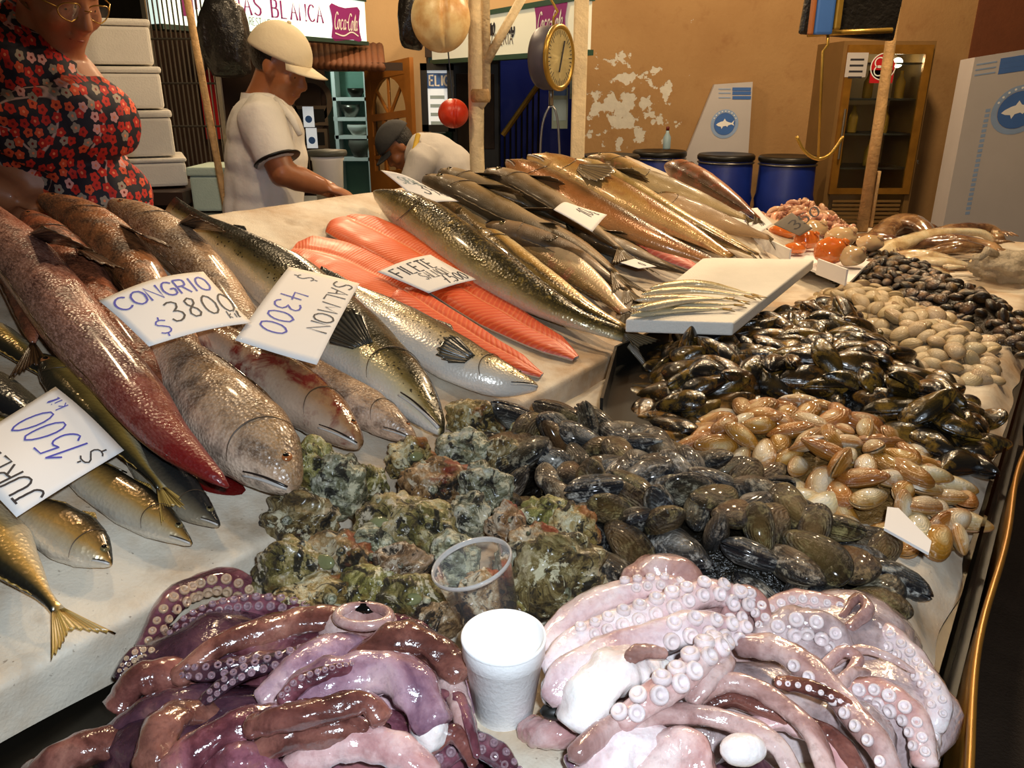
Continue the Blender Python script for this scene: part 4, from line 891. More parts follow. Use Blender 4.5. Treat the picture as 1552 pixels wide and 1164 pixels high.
fish('hake', 'gold and white fish with a dark side stripe near the foam board', 'fish', 'hake', [(720, 352), (772, 396), (830, 435), (890, 470), (946, 496)], 36, FM['hake_gold'], -1, .1, .012, HK, 'grey', eye='silver', pect=False, tlen=.09)
fish('hake', 'white bellied fish touching the gold striped one', 'fish', 'hake', [(765, 352), (830, 388), (895, 430), (948, 474)], 30, FM['pale'], -1, -.3, .01, HK, 'grey', eye='silver', tlen=.08, pect_l=.1)
fish('hake', 'pale fish tucked behind the thick olive black one', 'fish', 'hake', [(640, 282), (700, 322), (760, 368), (820, 400)], 26, FM['pale'], -1, .1, .006, HK, 'grey', eyes=0, pect=False, dorsal=False, tail=False)
RN = 'grey brown flat fish'
for k, (pts, hw, lift, lab) in enumerate([
    ([(690, 318), (770, 332), (850, 362), (915, 405), (965, 452)], 26, .004, 'grey brown pomfret lying lowest beside the white bellied fish'),
    ([(735, 345), (805, 362), (875, 392), (950, 440)], 32, .02, 'grey brown pomfret with tail over the small silver fish'),
    ([(868, 350), (930, 374), (990, 398), (1040, 414)], 26, .006, 'grey brown pomfret next to the pink fillet strip'),
    ([(642, 272), (715, 300), (790, 338), (862, 370), (930, 412)], 34, .03, 'large grey brown pomfret just behind the tilted price card'),
    ([(735, 262), (800, 288), (870, 330), (940, 378)], 31, .035, 'grey brown pomfret topmost in the middle of its heap'),
    ([(665, 262), (730, 285), (800, 310), (860, 340)], 26, .02, 'grey brown pomfret at the rear by the pipe post')]):
    fish('pomfret', lab, 'fish', 'flat', pts, hw * 1.5, FM['reineta'], -1, .25, lift, RN, 'grey', eye='silver', tailspread=2.2, tlen=.14, pect_l=.2)
LG = 'long fish at the far end of the slope'
for k, (pts, hw, m_, lift, dr, lab) in enumerate([
    ([(890, 240), (950, 265), (1020, 305), (1090, 345)], 24, 'pale', .004, -1, 'pale long fish lying under the grey ones at the far end'),
    ([(1000, 328), (1060, 350), (1105, 368), (1150, 386)], 18, 'pale', .004, -1, 'short pale fish beside the foam board corner'),
    ([(868, 244), (950, 290), (1040, 338), (1140, 386)], 23, 'pale', .02, -1, 'long cream fish with white belly beside the golden one'),
    ([(1008, 250), (1060, 276), (1108, 304), (1148, 330)], 22, 'long_pink', .02, -1, 'pinkish gutted fish farthest along the slope'),
    ([(800, 238), (888, 275), (970, 316), (1050, 356), (1108, 390)], 25, 'long_gold', .03, 1, 'golden brown long fish with reddish edge, behind the darkest one'),
    ([(768, 246), (842, 290), (922, 330), (1000, 366), (1094, 402)], 26, 'long_dark', .035, 1, 'long fish with near black back above the small price card'),
    ([(940, 262), (1000, 284), (1062, 306), (1130, 330)], 19, 'reineta', .04, 1, 'grey fish lying across the far cream fish'),
    ([(984, 300), (1050, 324), (1110, 344), (1165, 360)], 19, 'reineta', .03, 1, 'grey fish with its tail by the farthest white price card'),
    ([(770, 262), (830, 305), (900, 345), (960, 372)], 18, 'reineta', .02, 1, 'slim grey fish half under the near black one')]):
    fish('long_fish', lab, 'fish', 'hake', pts, hw * 1.2, FM[m_], dr, .3, lift, LG, 'grey', eye='silver', pect=k in (2, 4), tailspread=1.4, tlen=.07)

JU = 'horse mackerel at the near end of the slope'
for k, (pts, hw, m_, lift, fin_, kw, lab) in enumerate([
    ([(-80, 545), (-10, 590), (60, 640), (130, 690)], 40, 'jurel_dark', .004, 'grey', dict(eyes=0, mouth=False), 'dark horse mackerel mostly hidden under the mackerel price card'),
    ([(-70, 470), (0, 512), (60, 556), (110, 600)], 30, 'jurel', .012, 'gold', dict(eyes=0, mouth=False), 'golden horse mackerel at the left edge above the price card'),
    ([(62, 540), (110, 588), (160, 640), (205, 695), (245, 740)], 44, 'jurel', .02, 'gold', dict(), 'golden horse mackerel with its head toward the woman'),
    ([(332, 797), (288, 764), (245, 722), (195, 672), (150, 630)], 36, 'jurel_dark', .004, 'gold', dict(), 'dark round headed mackerel in the shadow of the bloody eel'),
    ([(290, 825), (222, 780), (155, 735), (90, 690), (30, 640)], 38, 'jurel', .004, 'gold', dict(), 'horse mackerel with pointed silver jaw, middle of the three heads'),
    ([(168, 856), (110, 815), (45, 775), (-25, 735)], 44, 'jurel', .004, 'gold', dict(), 'horse mackerel with a bright silver lip nearest the cloth edge'),
    ([(-110, 745), (-30, 800), (35, 868), (88, 925)], 60, 'jurel', .006, 'gold', dict(eyes=0, mouth=False, gill=False, tailspread=1.7, tlen=.20), 'horse mackerel with forked tail fin over the cloth edge')]):
    fish('horse_mackerel', lab, 'fish', 'jurel', pts, hw * .92, FM[m_], -1, .25, lift, JU, fin_, eye='amber' if k in (2,) else 'silver', pect_l=.2, pect=k == 2, **kw)

# ------------------------------------------------------------------ salmon fillets
def m_fillet(n, a, b, line, k=1.0):
    m = Mat(n); sx, sy, _ = m.xyz(m.attr()); c = m.coord()
    d = m.math('ABSOLUTE', m.math('SUBTRACT', sy, .5)); ph = m.math('ADD', m.math('MULTIPLY', sx, 190.0 * k), m.math('MULTIPLY', d, 34.0)); ph = m.math('ADD', ph, m.math('MULTIPLY', m.noise(20, 3, .5, c), 5.0))
    w = m.ramp(m.math('MULTIPLY_ADD', m.math('SINE', ph), .5, .5), [(.66, 0.0), (.98, .40)])
    col = m.mix(m.noise(12, 4, .6, c), a, b); col = m.mix(w, col, line)
    mid = m.ramp(d, [(0.0, .7), (.03, 0.0)]); col = m.mix(mid, col, '#f09a68')
    col = m.mix(m.ramp(sy, [(.86, 0.0), (.98, .8)]), col, '#f0b898')
    m.pr(col=col, rough=.5, coat=.08, coatr=.2, sss=.1, normal=m.bump(m.math('SINE', ph), .16, .0012)); m.set(m.p, 'Subsurface Radius', (.02, .006, .003)); return m.m
FIL = m_fillet('orange salmon flesh', '#e4601e', '#d24a12', '#ee8a4e', 1.5); FIL2 = m_fillet('red orange salmon flesh', '#de521a', '#c43c0e', '#ec8448', 1.0); FIL3 = m_fillet('pink fish flesh', '#d8705a', '#c0503c', '#eca890', .6)
SKIN = plain('silver fish skin edge', '#c9b6a0', .3, .15, 30)
FW = 1.75
def fillet(label, pts, prof, mat, thick, lift=0.0, group='salmon fillets', n=60, m=24):
    path = spline([on_slab(px, py, lift) for px, py in pts], n); T = tangents(path); dep = (path[n // 2] - CAMP).dot(V((0, cos(PITCH), -sin(PITCH))))
    r = thing('salmon_fillet', label, 'fillet', path[n // 2], group); vs = []; at = []; sk = []
    for i in range(n):
        s = i / (n - 1); wl, wr, th = interp(prof, s); D = SL_N.cross(T[i]).normalized(); wl *= FW * dep / FPX; wr *= FW * dep / FPX
        for j in range(m + 1):
            v = j / m; x = -wr + (wl + wr) * v; e = max(0.0, 1 - abs(2 * v - 1) ** 3.5); dome = sqrt(e)
            z = thick * th * dome * (1 - .22 * exp(-((v - .5) / .05) ** 2)) * (1 + .05 * noise.noise(V((s * 9, v * 4, lift * 99)))) + .004
            vs.append(path[i] + D * (x + .002 * noise.noise(V((s * 8, v * 3, lift * 50)))) + SL_N * z); at.append((s, v, 0))
    fs = [(i * (m + 1) + j, i * (m + 1) + j + 1, (i + 1) * (m + 1) + j + 1, (i + 1) * (m + 1) + j) for i in range(n - 1) for j in range(m)]
    mesh_obj('flesh', vs, fs, mat, r, True, at)
    vs = []
    for i in range(n):
        s = i / (n - 1); wl, wr, th = interp(prof, s); D = SL_N.cross(T[i]).normalized(); wl *= FW * dep / FPX; wr *= FW * dep / FPX
        vs += [path[i] + D * (wl + .0015) + SL_N * .0055, path[i] + D * (wl + .001) + SL_N * .001, path[i] - D * (wr + .001) + SL_N * .001, path[i] - D * (wr + .0015) + SL_N * .0055]
    fs = [(i * 4 + k, i * 4 + k + 1, i * 4 + k + 5, i * 4 + k + 4) for i in range(n - 1) for k in range(3)]
    mesh_obj('skin', vs, fs, SKIN, r, True); return r
fillet('wide orange salmon fillet nearest the salmon price card', [(446, 380), (500, 394), (555, 420), (612, 452)], [(0, 16, 30, .5), (.08, 34, 48, .8), (.4, 44, 52, 1), (.8, 42, 44, 1), (1, 34, 30, .6)], FIL, .022, .001)
fillet('wide orange salmon fillet behind, reaching to the olive black fish', [(528, 334), (590, 366), (650, 400), (715, 436)], [(0, 16, 26, .5), (.08, 26, 42, .8), (.4, 32, 46, 1), (.8, 30, 40, 1), (1, 22, 26, .6)], FIL, .024, .008)
fillet('narrow red orange fillet with a ragged tail beside the silver salmon', [(605, 440), (660, 480), (730, 525), (790, 558), (820, 572)], [(0, 12, 18, .5), (.1, 18, 26, .9), (.5, 20, 24, 1), (.85, 15, 14, .8), (1, 4, 4, .3)], FIL2, .018, .003)
fillet('long bright orange fillet with a pale belly flap below its price card', [(668, 425), (730, 466), (800, 508), (850, 534), (872, 546)], [(0, 16, 20, .5), (.1, 24, 30, .9), (.5, 28, 28, 1), (.85, 20, 16, .8), (1, 5, 5, .3)], FIL2, .020, .004)
fillet('thin pink fillet strip under the near black long fish', [(900, 338), (950, 362), (1005, 388), (1058, 412)], [(0, 8, 10, .5), (.2, 12, 14, 1), (.8, 12, 12, 1), (1, 6, 6, .5)], FIL3, .02, .012, 'pink fillet strip')

# ------------------------------------------------------------------ foam board with small silver fish
ZB_ = 1.075
bq = [at_z(px, py, ZB_) for px, py in ((948, 484), (1112, 489), (1234, 393), (1066, 390))]
r = thing('foam_board', 'flat white foam board jutting over the black mussels with small silver fish on it', 'board', (bq[0] + bq[2]) / 2 - V((0, 0, .03)))
o = MB().quadbox(bq, V((0, 0, -.03))).build('board', MT['foam'], r); bv = o.modifiers.new('bevel', 'BEVEL'); bv.width = .004; bv.segments = 2
MB().box((bq[0] + bq[3]) / 2 + V((.04, 0, -.06)), (.05, .05, .06)).build('prop_block', MT['foam'], r)
def on_board(px, py, h=0.0): return at_z(px, py, ZB_ + h)
for k, (pts, lift, lab) in enumerate([
    ([(955, 478), (1020, 470), (1095, 468)], .001, 'small silver fish lowest on the foam board, along its edge'), ([(955, 466), (1025, 462), (1112, 462)], .003, 'small silver fish second from the front edge of the foam board'),
    ([(962, 455), (1035, 452), (1118, 456)], .006, 'small silver fish third from the front edge of the foam board'), ([(972, 446), (1045, 440), (1128, 448)], .006, 'small silver fish fourth from the front edge of the foam board'),
    ([(985, 437), (1060, 430), (1140, 446)], .004, 'small silver fish farthest back on the foam board'), ([(965, 470), (1030, 457), (1100, 452)], .016, 'small silver fish lying on top of the others')]):
    fish('silverside', lab, 'fish', 'hake', pts, 8.5, FM['silver'], 1, .1, lift, 'small fish on the foam board', 'gold', eye='silver', pect=False, dorsal=False, gill=False, mouth=False, proj=on_board, nrm=V((0, 0, 1)), tlen=.12, rings=24, seg=14)
# ------------------------------------------------------------------ shellfish heaps
def valve_mesh(name, mat, outline, dome, peak, nr=6, na=26, ridges=0.0, seed=0):
    """one half shell in unit length; rim at z=0"""
    vs = [V((peak, 0, dome))]; at = [(0, 0, 0)]
    for j in range(1, nr + 1):
        q = j / nr; rho = sin(q * pi / 2) ** .9
        for k in range(na):
            a = 2 * pi * k / na; x, y = outline(a); x = peak + (x - peak) * rho; y = y * rho
            z = dome * max(0.0, 1 - rho ** 2.2) ** .72 + ridges * (j % 2) * (1 if j < nr else 0) + .012 * noise.noise(V((x * 4, y * 6, seed)))* (1 if j < nr else 0)
            vs.append(V((x, y, z))); at.append((rho, k / na, 0))
    vs += [v + V((0, 0, -.012)) - V((v.x, v.y, 0)) * .06 for v in vs[-na:]]; at += [(1, k / na, 0) for k in range(na)]
    fs = [(0, 1 + k, 1 + (k + 1) % na) for k in range(na)]
    for j in range(nr):
        o = 1 + j * na; fs += [(o + k, o + na + k, o + na + (k + 1) % na, o + (k + 1) % na) for k in range(na)]
    me = bpy.data.meshes.new(name); me.from_pydata([tuple(v) for v in vs], [], fs); me.polygons.foreach_set('use_smooth', [True] * len(me.polygons))
    a = me.attributes.new('st', 'FLOAT_VECTOR', 'POINT'); a.data.foreach_set('vector', [c for v in at for c in v]); me.materials.append(mat); me.update(); return me
def o_mussel(b=.0): return lambda a: (.5 * cos(a), .235 * sin(a) * (1 + .42 * cos(a)) - .05 * cos(a) ** 2 + b)
def o_cholga(): return lambda a: (.5 * cos(a), .25 * sin(a) * (1 + .30 * cos(a)) - .04 * cos(a) ** 2)
def o_macha(): return lambda a: (.5 * cos(a), .255 * sin(a) * (1 - .18 * cos(a)) + .03 * sin(a) ** 2)
def o_clam(): return lambda a: (.5 * cos(a), .40 * sin(a) * (1 - .10 * cos(a)) + .04 * sin(a) ** 2)
def shellmat(name, core, mid, rim, patch=None, rough=.25, coat=.5, rings=60, hue=.03, val=.4, pscale=30, lo=.55, bst=.3, RG=.25):
    m = Mat(name); rx, ry, _ = m.xyz(m.attr()); r_ = m.n('ObjectInfo').outputs['Random']
    off = m.n('CombineXYZ', {0: m.math('MULTIPLY', r_, 37.0), 1: m.math('MULTIPLY', r_, 91.0)}).outputs[0]
    c = m.n('VectorMath', {0: m.coord(), 1: off}, operation='ADD').outputs[0]
    x = m.math('ADD', rx, m.math('MULTIPLY', m.math('SUBTRACT', m.noise(5, 3, .6, c), .5), .5)); col = m.ramp(x, [(.05, core), (.5, mid), (.95, rim)])
    if patch: col = m.mix(m.ramp(m.noise(pscale / 8, 6, .7, c, .4), [(lo, 0.0), (lo + .14, .9)]), col, patch)
    w = m.math('SINE', m.math('MULTIPLY', rx, float(rings))); col = m.mix(m.math('MULTIPLY', m.ramp(w, [(.5, 0.0), (1.0, RG)]), m.noise(3, 3, .6, c)), col, core)
    m.pr(col=m.hue(col, hue, val), rough=rough, coat=coat, coatr=.08, normal=m.bump(m.math('ADD', m.math('MULTIPLY', w, RG), m.math('MULTIPLY', m.noise(14, 5, .65, c), 4.0)), bst, .02)); return m.m
SM = dict(
 mussel=[shellmat('black mussel shell', '#3a2c14', '#1a1814', '#0e0f12', '#7a5a20', .2, .6, 40, .03, .5, 22, .50, .12),  # gold patches on both mussel skins paint in warm lamp reflections
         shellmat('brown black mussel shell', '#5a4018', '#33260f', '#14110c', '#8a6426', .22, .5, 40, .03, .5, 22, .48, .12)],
 cholga=[shellmat('grey brown ribbed mussel shell', '#8a7a60', '#4a3c28', '#1c1a18', '#b8ac94', .45, .25, 44, .03, .5, 40, .52, .6),
         shellmat('blue black worn mussel shell', '#9a9488', '#33322f', '#14151a', '#c9c4b8', .35, .4, 44, .03, .4, 40, .53, .5),
         shellmat('muddy brown mussel shell', '#7a5c34', '#5c4424', '#2c2012', '#988458', .45, .25, 44, .03, .5, 40, .50, .6)],
 macha=[shellmat('ochre clam shell', '#d8b884', '#b07428', '#8a5418', '#e0d0b4', .28, .5, 46, .02, .25, 18, .60),
        shellmat('cream banded clam shell', '#e4dac6', '#d0b88c', '#a06c2a', '#e8e0d0', .32, .4, 46, .02, .25, 18, .55)],
 pale=[shellmat('cream clam shell', '#d8c4a2', '#cbb48e', '#b09468', '#8a7450', .4, .25, 50, .02, .3, 14, .66)],
 small=[shellmat('small brown clam shell', '#7a5a30', '#4a3218', '#20170c', '#b89a64', .3, .5, 30, .03, .8, 16, .62)],
)
MESH = {}
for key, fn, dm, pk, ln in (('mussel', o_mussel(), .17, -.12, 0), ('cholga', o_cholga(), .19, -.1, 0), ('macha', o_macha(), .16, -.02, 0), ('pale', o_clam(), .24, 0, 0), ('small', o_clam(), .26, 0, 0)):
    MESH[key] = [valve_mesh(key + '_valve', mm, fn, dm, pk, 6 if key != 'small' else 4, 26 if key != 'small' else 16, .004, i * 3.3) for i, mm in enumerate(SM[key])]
def inside(poly, x, y):
    c = False; n = len(poly)
    for i in range(n):
        x1, y1 = poly[i]; x2, y2 = poly[(i + 1) % n]
        if (y1 > y) != (y2 > y) and x < (x2 - x1) * (y - y1) / (y2 - y1) + x1: c = not c
    return c
def edge_dist(poly, x, y):
    b = 9.0; n = len(poly)
    for i in range(n):
        x1, y1 = poly[i]; x2, y2 = poly[(i + 1) % n]; dx, dy = x2 - x1, y2 - y1; t = max(0, min(1, ((x - x1) * dx + (y - y1) * dy) / (dx * dx + dy * dy)))
        b = min(b, math.hypot(x - x1 - t * dx, y - y1 - t * dy))
    return b
class Heap:
    def __init__(s, pix, z0, h, edge):
        s.poly = [(at_z(px, py, z0 + h * .55).x, at_z(px, py, z0 + h * .55).y) for px, py in pix]; s.z0, s.h, s.e = z0, h, edge
        s.bb = (min(p[0] for p in s.poly), max(p[0] for p in s.poly), min(p[1] for p in s.poly), max(p[1] for p in s.poly))
    def z(s, x, y):
        if not inside(s.poly, x, y): return s.z0
        return s.z0 + s.h * ss(0, s.e, edge_dist(s.poly, x, y)) * (.9 + .3 * noise.noise(V((x * 5, y * 5, s.z0))))
    def normal(s, x, y):
        e = .015; return V((s.z(x - e, y) - s.z(x + e, y), s.z(x, y - e) - s.z(x, y + e), 2 * e * 1.6)).normalized()
    def darts(s, d, rg, tries=9000, cap=295):
        out = []
        for _ in range(tries):
            x = rg.uniform(s.bb[0], s.bb[1]); y = rg.uniform(s.bb[2], s.bb[3])
            if not inside(s.poly, x, y): continue
            if all((x - a) ** 2 + (y - b) ** 2 > d * d for a, b in out):
                out.append((x, y))
                if len(out) >= cap: break
        out.sort(key=lambda p: -s.z(*p)); out.reverse(); return out
    def bed(s, name, label, mat, drop=.012, cat='shells'):
        n = 60; mb = MB(); x0, x1, y0, y1 = s.bb; idx = {}; vs = []; fs = []
        for j in range(n + 1):
            for i in range(n + 1):
                x = x0 + (x1 - x0) * i / n; y = y0 + (y1 - y0) * j / n
                if inside(s.poly, x, y): idx[i, j] = len(vs); vs.append(V((x, y, s.z(x, y) - drop + .006 * noise.noise(V((x * 60, y * 60, 1))))))
        for j in range(n):
            for i in range(n):
                q = [(i, j), (i + 1, j), (i + 1, j + 1), (i, j + 1)]
                if all(k in idx for k in q): fs.append(tuple(idx[k] for k in q))
        return tag(mesh_obj(name, vs, fs, mat, None, True), label, cat, None, 'stuff')
def frame(nrm, yaw, tilt, rollv):
    z = nrm.normalized(); x = V((cos(yaw), sin(yaw), 0)); x = (x - z * x.dot(z)).normalized(); y = z.cross(x)
    return Matrix((x, y, z)).transposed() @ Matrix.Rotation(tilt, 3, 'Y') @ Matrix.Rotation(rollv, 3, 'X')
def scatter(heap, key, name, label, cat, group, d, size, parts=True, seed=1, yaw=None, tilt=.45, raise_=.35, cap=295, gapv=.02, weights=None, zj=.012, where=None, looks=('',), sizes=('small', 'large')):
    rg = random.Random(seed); pts = heap.darts(d, rg, cap=cap); protos = {}
    for i, (x, y) in enumerate(pts):
        L = size * rg.uniform(.8, 1.18); mi = rg.choices(range(len(MESH[key])), weights or [1] * len(MESH[key]))[0]; me = MESH[key][mi]
        yw = rg.uniform(0, 2 * pi) if yaw is None else rg.gauss(yaw[0], yaw[1]) + (pi if rg.random() < .4 else 0)
        m3 = frame(heap.normal(x, y), yw, rg.gauss(0, tilt * .6), rg.gauss(0, tilt)); loc = V((x, y, heap.z(x, y) + L * .12 * raise_ + rg.uniform(-.3, 1) * zj))
        if parts:
            o = bpy.data.objects.new(name, None); o.empty_display_size = .01; COL.objects.link(o)
            for sgn in (1, -1):
                v = bpy.data.objects.new('valve', me); COL.objects.link(v); v.parent = o
                v.scale = (1, 1, sgn); v.location = (0, 0, sgn * gapv * .5); v.rotation_euler = (0, sgn * gapv * (rg.random()) * 2, 0)
        else:
            o = bpy.data.objects.new(name, CLOSED[key]); COL.objects.link(o)
        o.matrix_world = Matrix.Translation(loc) @ m3.to_4x4() @ Matrix.Scale(L, 4); 
        lab = label
        if where:
            wd = min(where, key=lambda q: (at_z(q[0], q[1], heap.z0) - V((x, y, heap.z0))).length)[2]
            lab = ' '.join(q for q in (sizes[0] if L < size * .95 else sizes[1] if L > size * 1.07 else '', looks[mi % len(looks)], label, wd) if q)
        tag(o, lab, cat, group)
    return len(pts)
def closed(me):
    bm = bmesh.new(); bm.from_mesh(me); n = len(bm.verts); dup = bmesh.ops.duplicate(bm, geom=bm.verts[:] + bm.edges[:] + bm.faces[:])
    for g in dup['geom']:
        if isinstance(g, bmesh.types.BMVert): g.co.z = -g.co.z
    bmesh.ops.reverse_faces(bm, faces=[g for g in dup['geom'] if isinstance(g, bmesh.types.BMFace)])
    m2 = bpy.data.meshes.new('clam_shell'); bm.to_mesh(m2); bm.free(); m2.materials.append(me.materials[0]); return m2
CLOSED = {'small': closed(MESH['small'][0])}
DARKBED = plain('dark gap shade bed', '#17130d', .3, .4, 40, .8, 90); TANBED = plain('tan shell bed', '#8a6636', .4, .4, 40, .8, 90); PALEBED = plain('pale shell bed', '#a89272', .5, .3, 40, .8, 90); GREYBED = plain('grey brown shell bed', '#332a1e', .35, .4, 40, .8, 90)  # the dark bed colour paints the shade in gaps between the mussels
ZT = .925
hb = Heap([(962, 600), (975, 545), (1005, 508), (1110, 500), (1190, 462), (1260, 462), (1320, 490), (1400, 548), (1470, 590), (1512, 625), (1500, 668), (1440, 700), (1380, 668), (1290, 628), (1180, 612), (1085, 632), (1010, 650)], ZT, .085, .12)
hb.bed('mussel_bed', 'dark mound added under the black mussel heap for the shade in its gaps', DARKBED)
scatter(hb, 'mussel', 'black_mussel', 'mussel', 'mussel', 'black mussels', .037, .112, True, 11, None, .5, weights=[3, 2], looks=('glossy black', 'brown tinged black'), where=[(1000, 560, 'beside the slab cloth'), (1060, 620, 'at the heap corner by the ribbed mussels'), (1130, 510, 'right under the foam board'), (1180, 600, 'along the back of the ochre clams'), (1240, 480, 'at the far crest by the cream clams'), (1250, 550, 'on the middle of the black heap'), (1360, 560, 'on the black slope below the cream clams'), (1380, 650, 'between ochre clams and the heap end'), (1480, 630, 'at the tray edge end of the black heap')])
hm = Heap([(1010, 668), (1050, 628), (1110, 606), (1200, 600), (1290, 622), (1400, 672), (1475, 728), (1462, 800), (1400, 812), (1320, 795), (1265, 768), (1200, 745), (1140, 704), (1060, 700)], ZT, .055, .10)
hm.bed('ochre_clam_bed', 'tan mass of clams packed under the ochre clam heap', TANBED)
scatter(hm, 'macha', 'ochre_clam', 'long clam', 'clam', 'ochre clams', .030, .080, True, 21, (.5, .8), .4, weights=[2, 1.3], looks=('ochre', 'cream banded'), where=[(1040, 670, 'at the end touching the ribbed mussels'), (1110, 630, 'at the rear near the black mussels'), (1200, 625, 'on the rear crest of its heap'), (1190, 700, 'in the heap middle left of centre'), (1290, 690, 'in the very middle of its heap'), (1380, 690, 'under the black heap end'), (1440, 740, 'near the tray edge'), (1310, 770, 'along the ribbed mussels in front'), (1410, 800, 'around the torn card')])
hp = Heap([(1190, 478), (1235, 440), (1300, 430), (1370, 452), (1450, 480), (1515, 520), (1510, 560), (1450, 572), (1400, 552), (1340, 512), (1270, 478)], ZT, .05, .10)
hp.bed('pale_clam_bed', 'pale mass of clams packed under the cream clam heap', PALEBED)
scatter(hp, 'pale', 'cream_clam', 'cream clam', 'clam', 'cream clams', .031, .058, True, 31, None, .5, where=[(1230, 460, 'below the orange sacs'), (1290, 445, 'at the far top of the cream heap'), (1350, 475, 'along the brown clams'), (1330, 505, 'against the black mussels'), (1420, 500, 'in the middle of the cream heap'), (1480, 525, 'at the outer end beside the brown clams'), (1440, 555, 'lowest in front on the cloth')])
hs = Heap([(1262, 412), (1290, 382), (1330, 372), (1400, 398), (1480, 432), (1560, 470), (1556, 520), (1500, 500), (1430, 472), (1360, 450), (1290, 432)], ZT, .06, .12)
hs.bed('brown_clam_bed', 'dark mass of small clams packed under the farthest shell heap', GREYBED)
scatter(hs, 'small', 'small_brown_clam', 'brown clam', 'clam', 'small brown clams', .024, .046, False, 41, None, .6, sizes=('tiny', 'plump'), where=[(1290, 400, 'beside the orange sacs'), (1330, 385, 'right below the squid'), (1370, 425, 'on the heap middle'), (1340, 440, 'above the cream clams'), (1440, 430, 'along the cloth behind'), (1450, 465, 'next to the outer cream clams'), (1530, 480, 'at the outer end of the brown heap')])
hc = Heap([(700, 640), (760, 632), (860, 632), (990, 648), (1050, 690), (1140, 700), (1200, 745), (1280, 785), (1360, 826), (1372, 880), (1310, 905), (1210, 905), (1090, 890), (960, 858), (880, 830), (800, 790), (745, 730), (690, 690)], ZT, .055, .10)
hc.bed('ribbed_mussel_bed', 'dark mound added under the grey brown mussel heap for the shade in its gaps', DARKBED)
scatter(hc, 'cholga', 'ribbed_mussel', 'ribbed mussel', 'mussel', 'ribbed mussels', .037, .100, True, 51, (-.6, 1.1), .75, weights=[2, 2, 2], looks=('grey brown', 'blue black', 'muddy brown'), where=[(730, 650, 'behind the oysters by the slab'), (830, 650, 'along the slab cloth'), (940, 660, 'at the rear below the black heap'), (850, 720, 'beside the oysters'), (960, 740, 'in the middle of its heap'), (1060, 720, 'along the ochre clams behind'), (1000, 820, 'above the pale octopus'), (1130, 770, 'next to the ochre clam front'), (1150, 860, 'over the octopus suckers'), (1270, 830, 'toward the bare cloth'), (1320, 880, 'at the outer tip of the heap')])
# dark panel added to darken the gap of tray metal beside the slab
bt = thing('dark_gap_panel', 'dark panel added for the dark tray metal between slab cloth and black mussels', 'tray', at_z(955, 605, .93))
q = [at_z(px, py, .952) for px, py in ((908, 640), (930, 556), (1010, 520), (1110, 560), (1030, 650), (960, 660))]; n = len(q)
MB().add(q + [p - V((0, 0, .012)) for p in q], [tuple(range(n)), tuple(reversed(range(n, 2 * n)))] + [(i, i + n, (i + 1) % n + n, (i + 1) % n) for i in range(n)]).build('tray_floor', MT['black'], bt)
for a, b in ((0, 1), (1, 2)):
    d = (q[b] - q[a]).cross(V((0, 0, 1))).normalized() * .006; MB().quadbox([q[a], q[b], q[b] + V((0, 0, .05)), q[a] + V((0, 0, .05))], d).build('tray_wall', MT['black'], bt)
# loose shells lying by themselves
def single(key, name, label, cat, px, py, z, L, yaw, mi=0, tl=.1, rl=.2, sgn_open=.02):
    o = bpy.data.objects.new(name, None); COL.objects.link(o); o.empty_display_size = .01
    for sgn in (1, -1):
        v = bpy.data.objects.new('valve', MESH[key][mi]); COL.objects.link(v); v.parent = o; v.scale = (1, 1, sgn); v.location = (0, 0, sgn * sgn_open * .5)
    o.matrix_world = Matrix.Translation(at_z(px, py, z)) @ frame(V((0, 0, 1)), yaw, tl, rl).to_4x4() @ Matrix.Scale(L, 4); tag(o, label, cat)
single('cholga', 'ribbed_mussel', 'brown mussel lying alone on the cloth beyond the pale octopus', 'mussel', 1330, 912, .945, .085, -.25, 2)
single('cholga', 'ribbed_mussel', 'dark mussel lying on the bare cloth just above the lone brown one', 'mussel', 1305, 862, .945, .085, -.1, 0)
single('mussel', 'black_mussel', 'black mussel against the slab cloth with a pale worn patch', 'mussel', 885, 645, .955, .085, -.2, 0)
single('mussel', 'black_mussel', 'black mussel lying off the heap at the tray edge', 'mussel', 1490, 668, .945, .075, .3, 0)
# broken pale shell piece / torn card among the clams
q = [at_z(px, py, .985) for px, py in ((1345, 768), (1362, 770), (1412, 820), (1408, 838), (1340, 800))]
tag(MB().add(q + [p - V((0, 0, .004)) for p in q], [(0, 1, 2, 3, 4), (9, 8, 7, 6, 5)] + [(i, i + 5, (i + 1) % 5 + 5, (i + 1) % 5) for i in range(5)]).build('torn_card', MT['paper'], None), 'torn strip of white card stuck among the ochre clams', 'card')

# ------------------------------------------------------------------ rocky oysters
def rockmat(name, cols, seed):
    m = Mat(name); c = m.n('VectorMath', {0: m.coord(), 1: (seed, seed * 2.0, 0)}, operation='ADD').outputs[0]
    n1 = m.noise(19, 9, .78, c, .8); col = m.ramp(n1, [(.38, cols[0]), (.455, cols[1]), (.50, cols[2]), (.545, cols[3]), (.61, cols[4])])
    col = m.mix(m.ramp(m.noise(34, 6, .75, c, .5), [(.55, 0.0), (.58, .95)]), col, '#dcd0b0'); col = m.mix(m.ramp(m.noise(28, 6, .72, c, .8), [(.41, .95), (.455, 0.0)]), col, '#120e08')
    col = m.mix(m.ramp(m.noise(9, 4, .6, c, .5), [(.58, 0.0), (.64, .8)]), col, cols[5]); col = m.hue(col, .05, .3)
    m.pr(col=col, rough=.5, coat=.2, coatr=.2, normal=m.bump(m.math('ADD', m.noise(80, 7, .75, c), m.math('MULTIPLY', m.voro(110, c), .5)), 1.0, .009)); return m.m
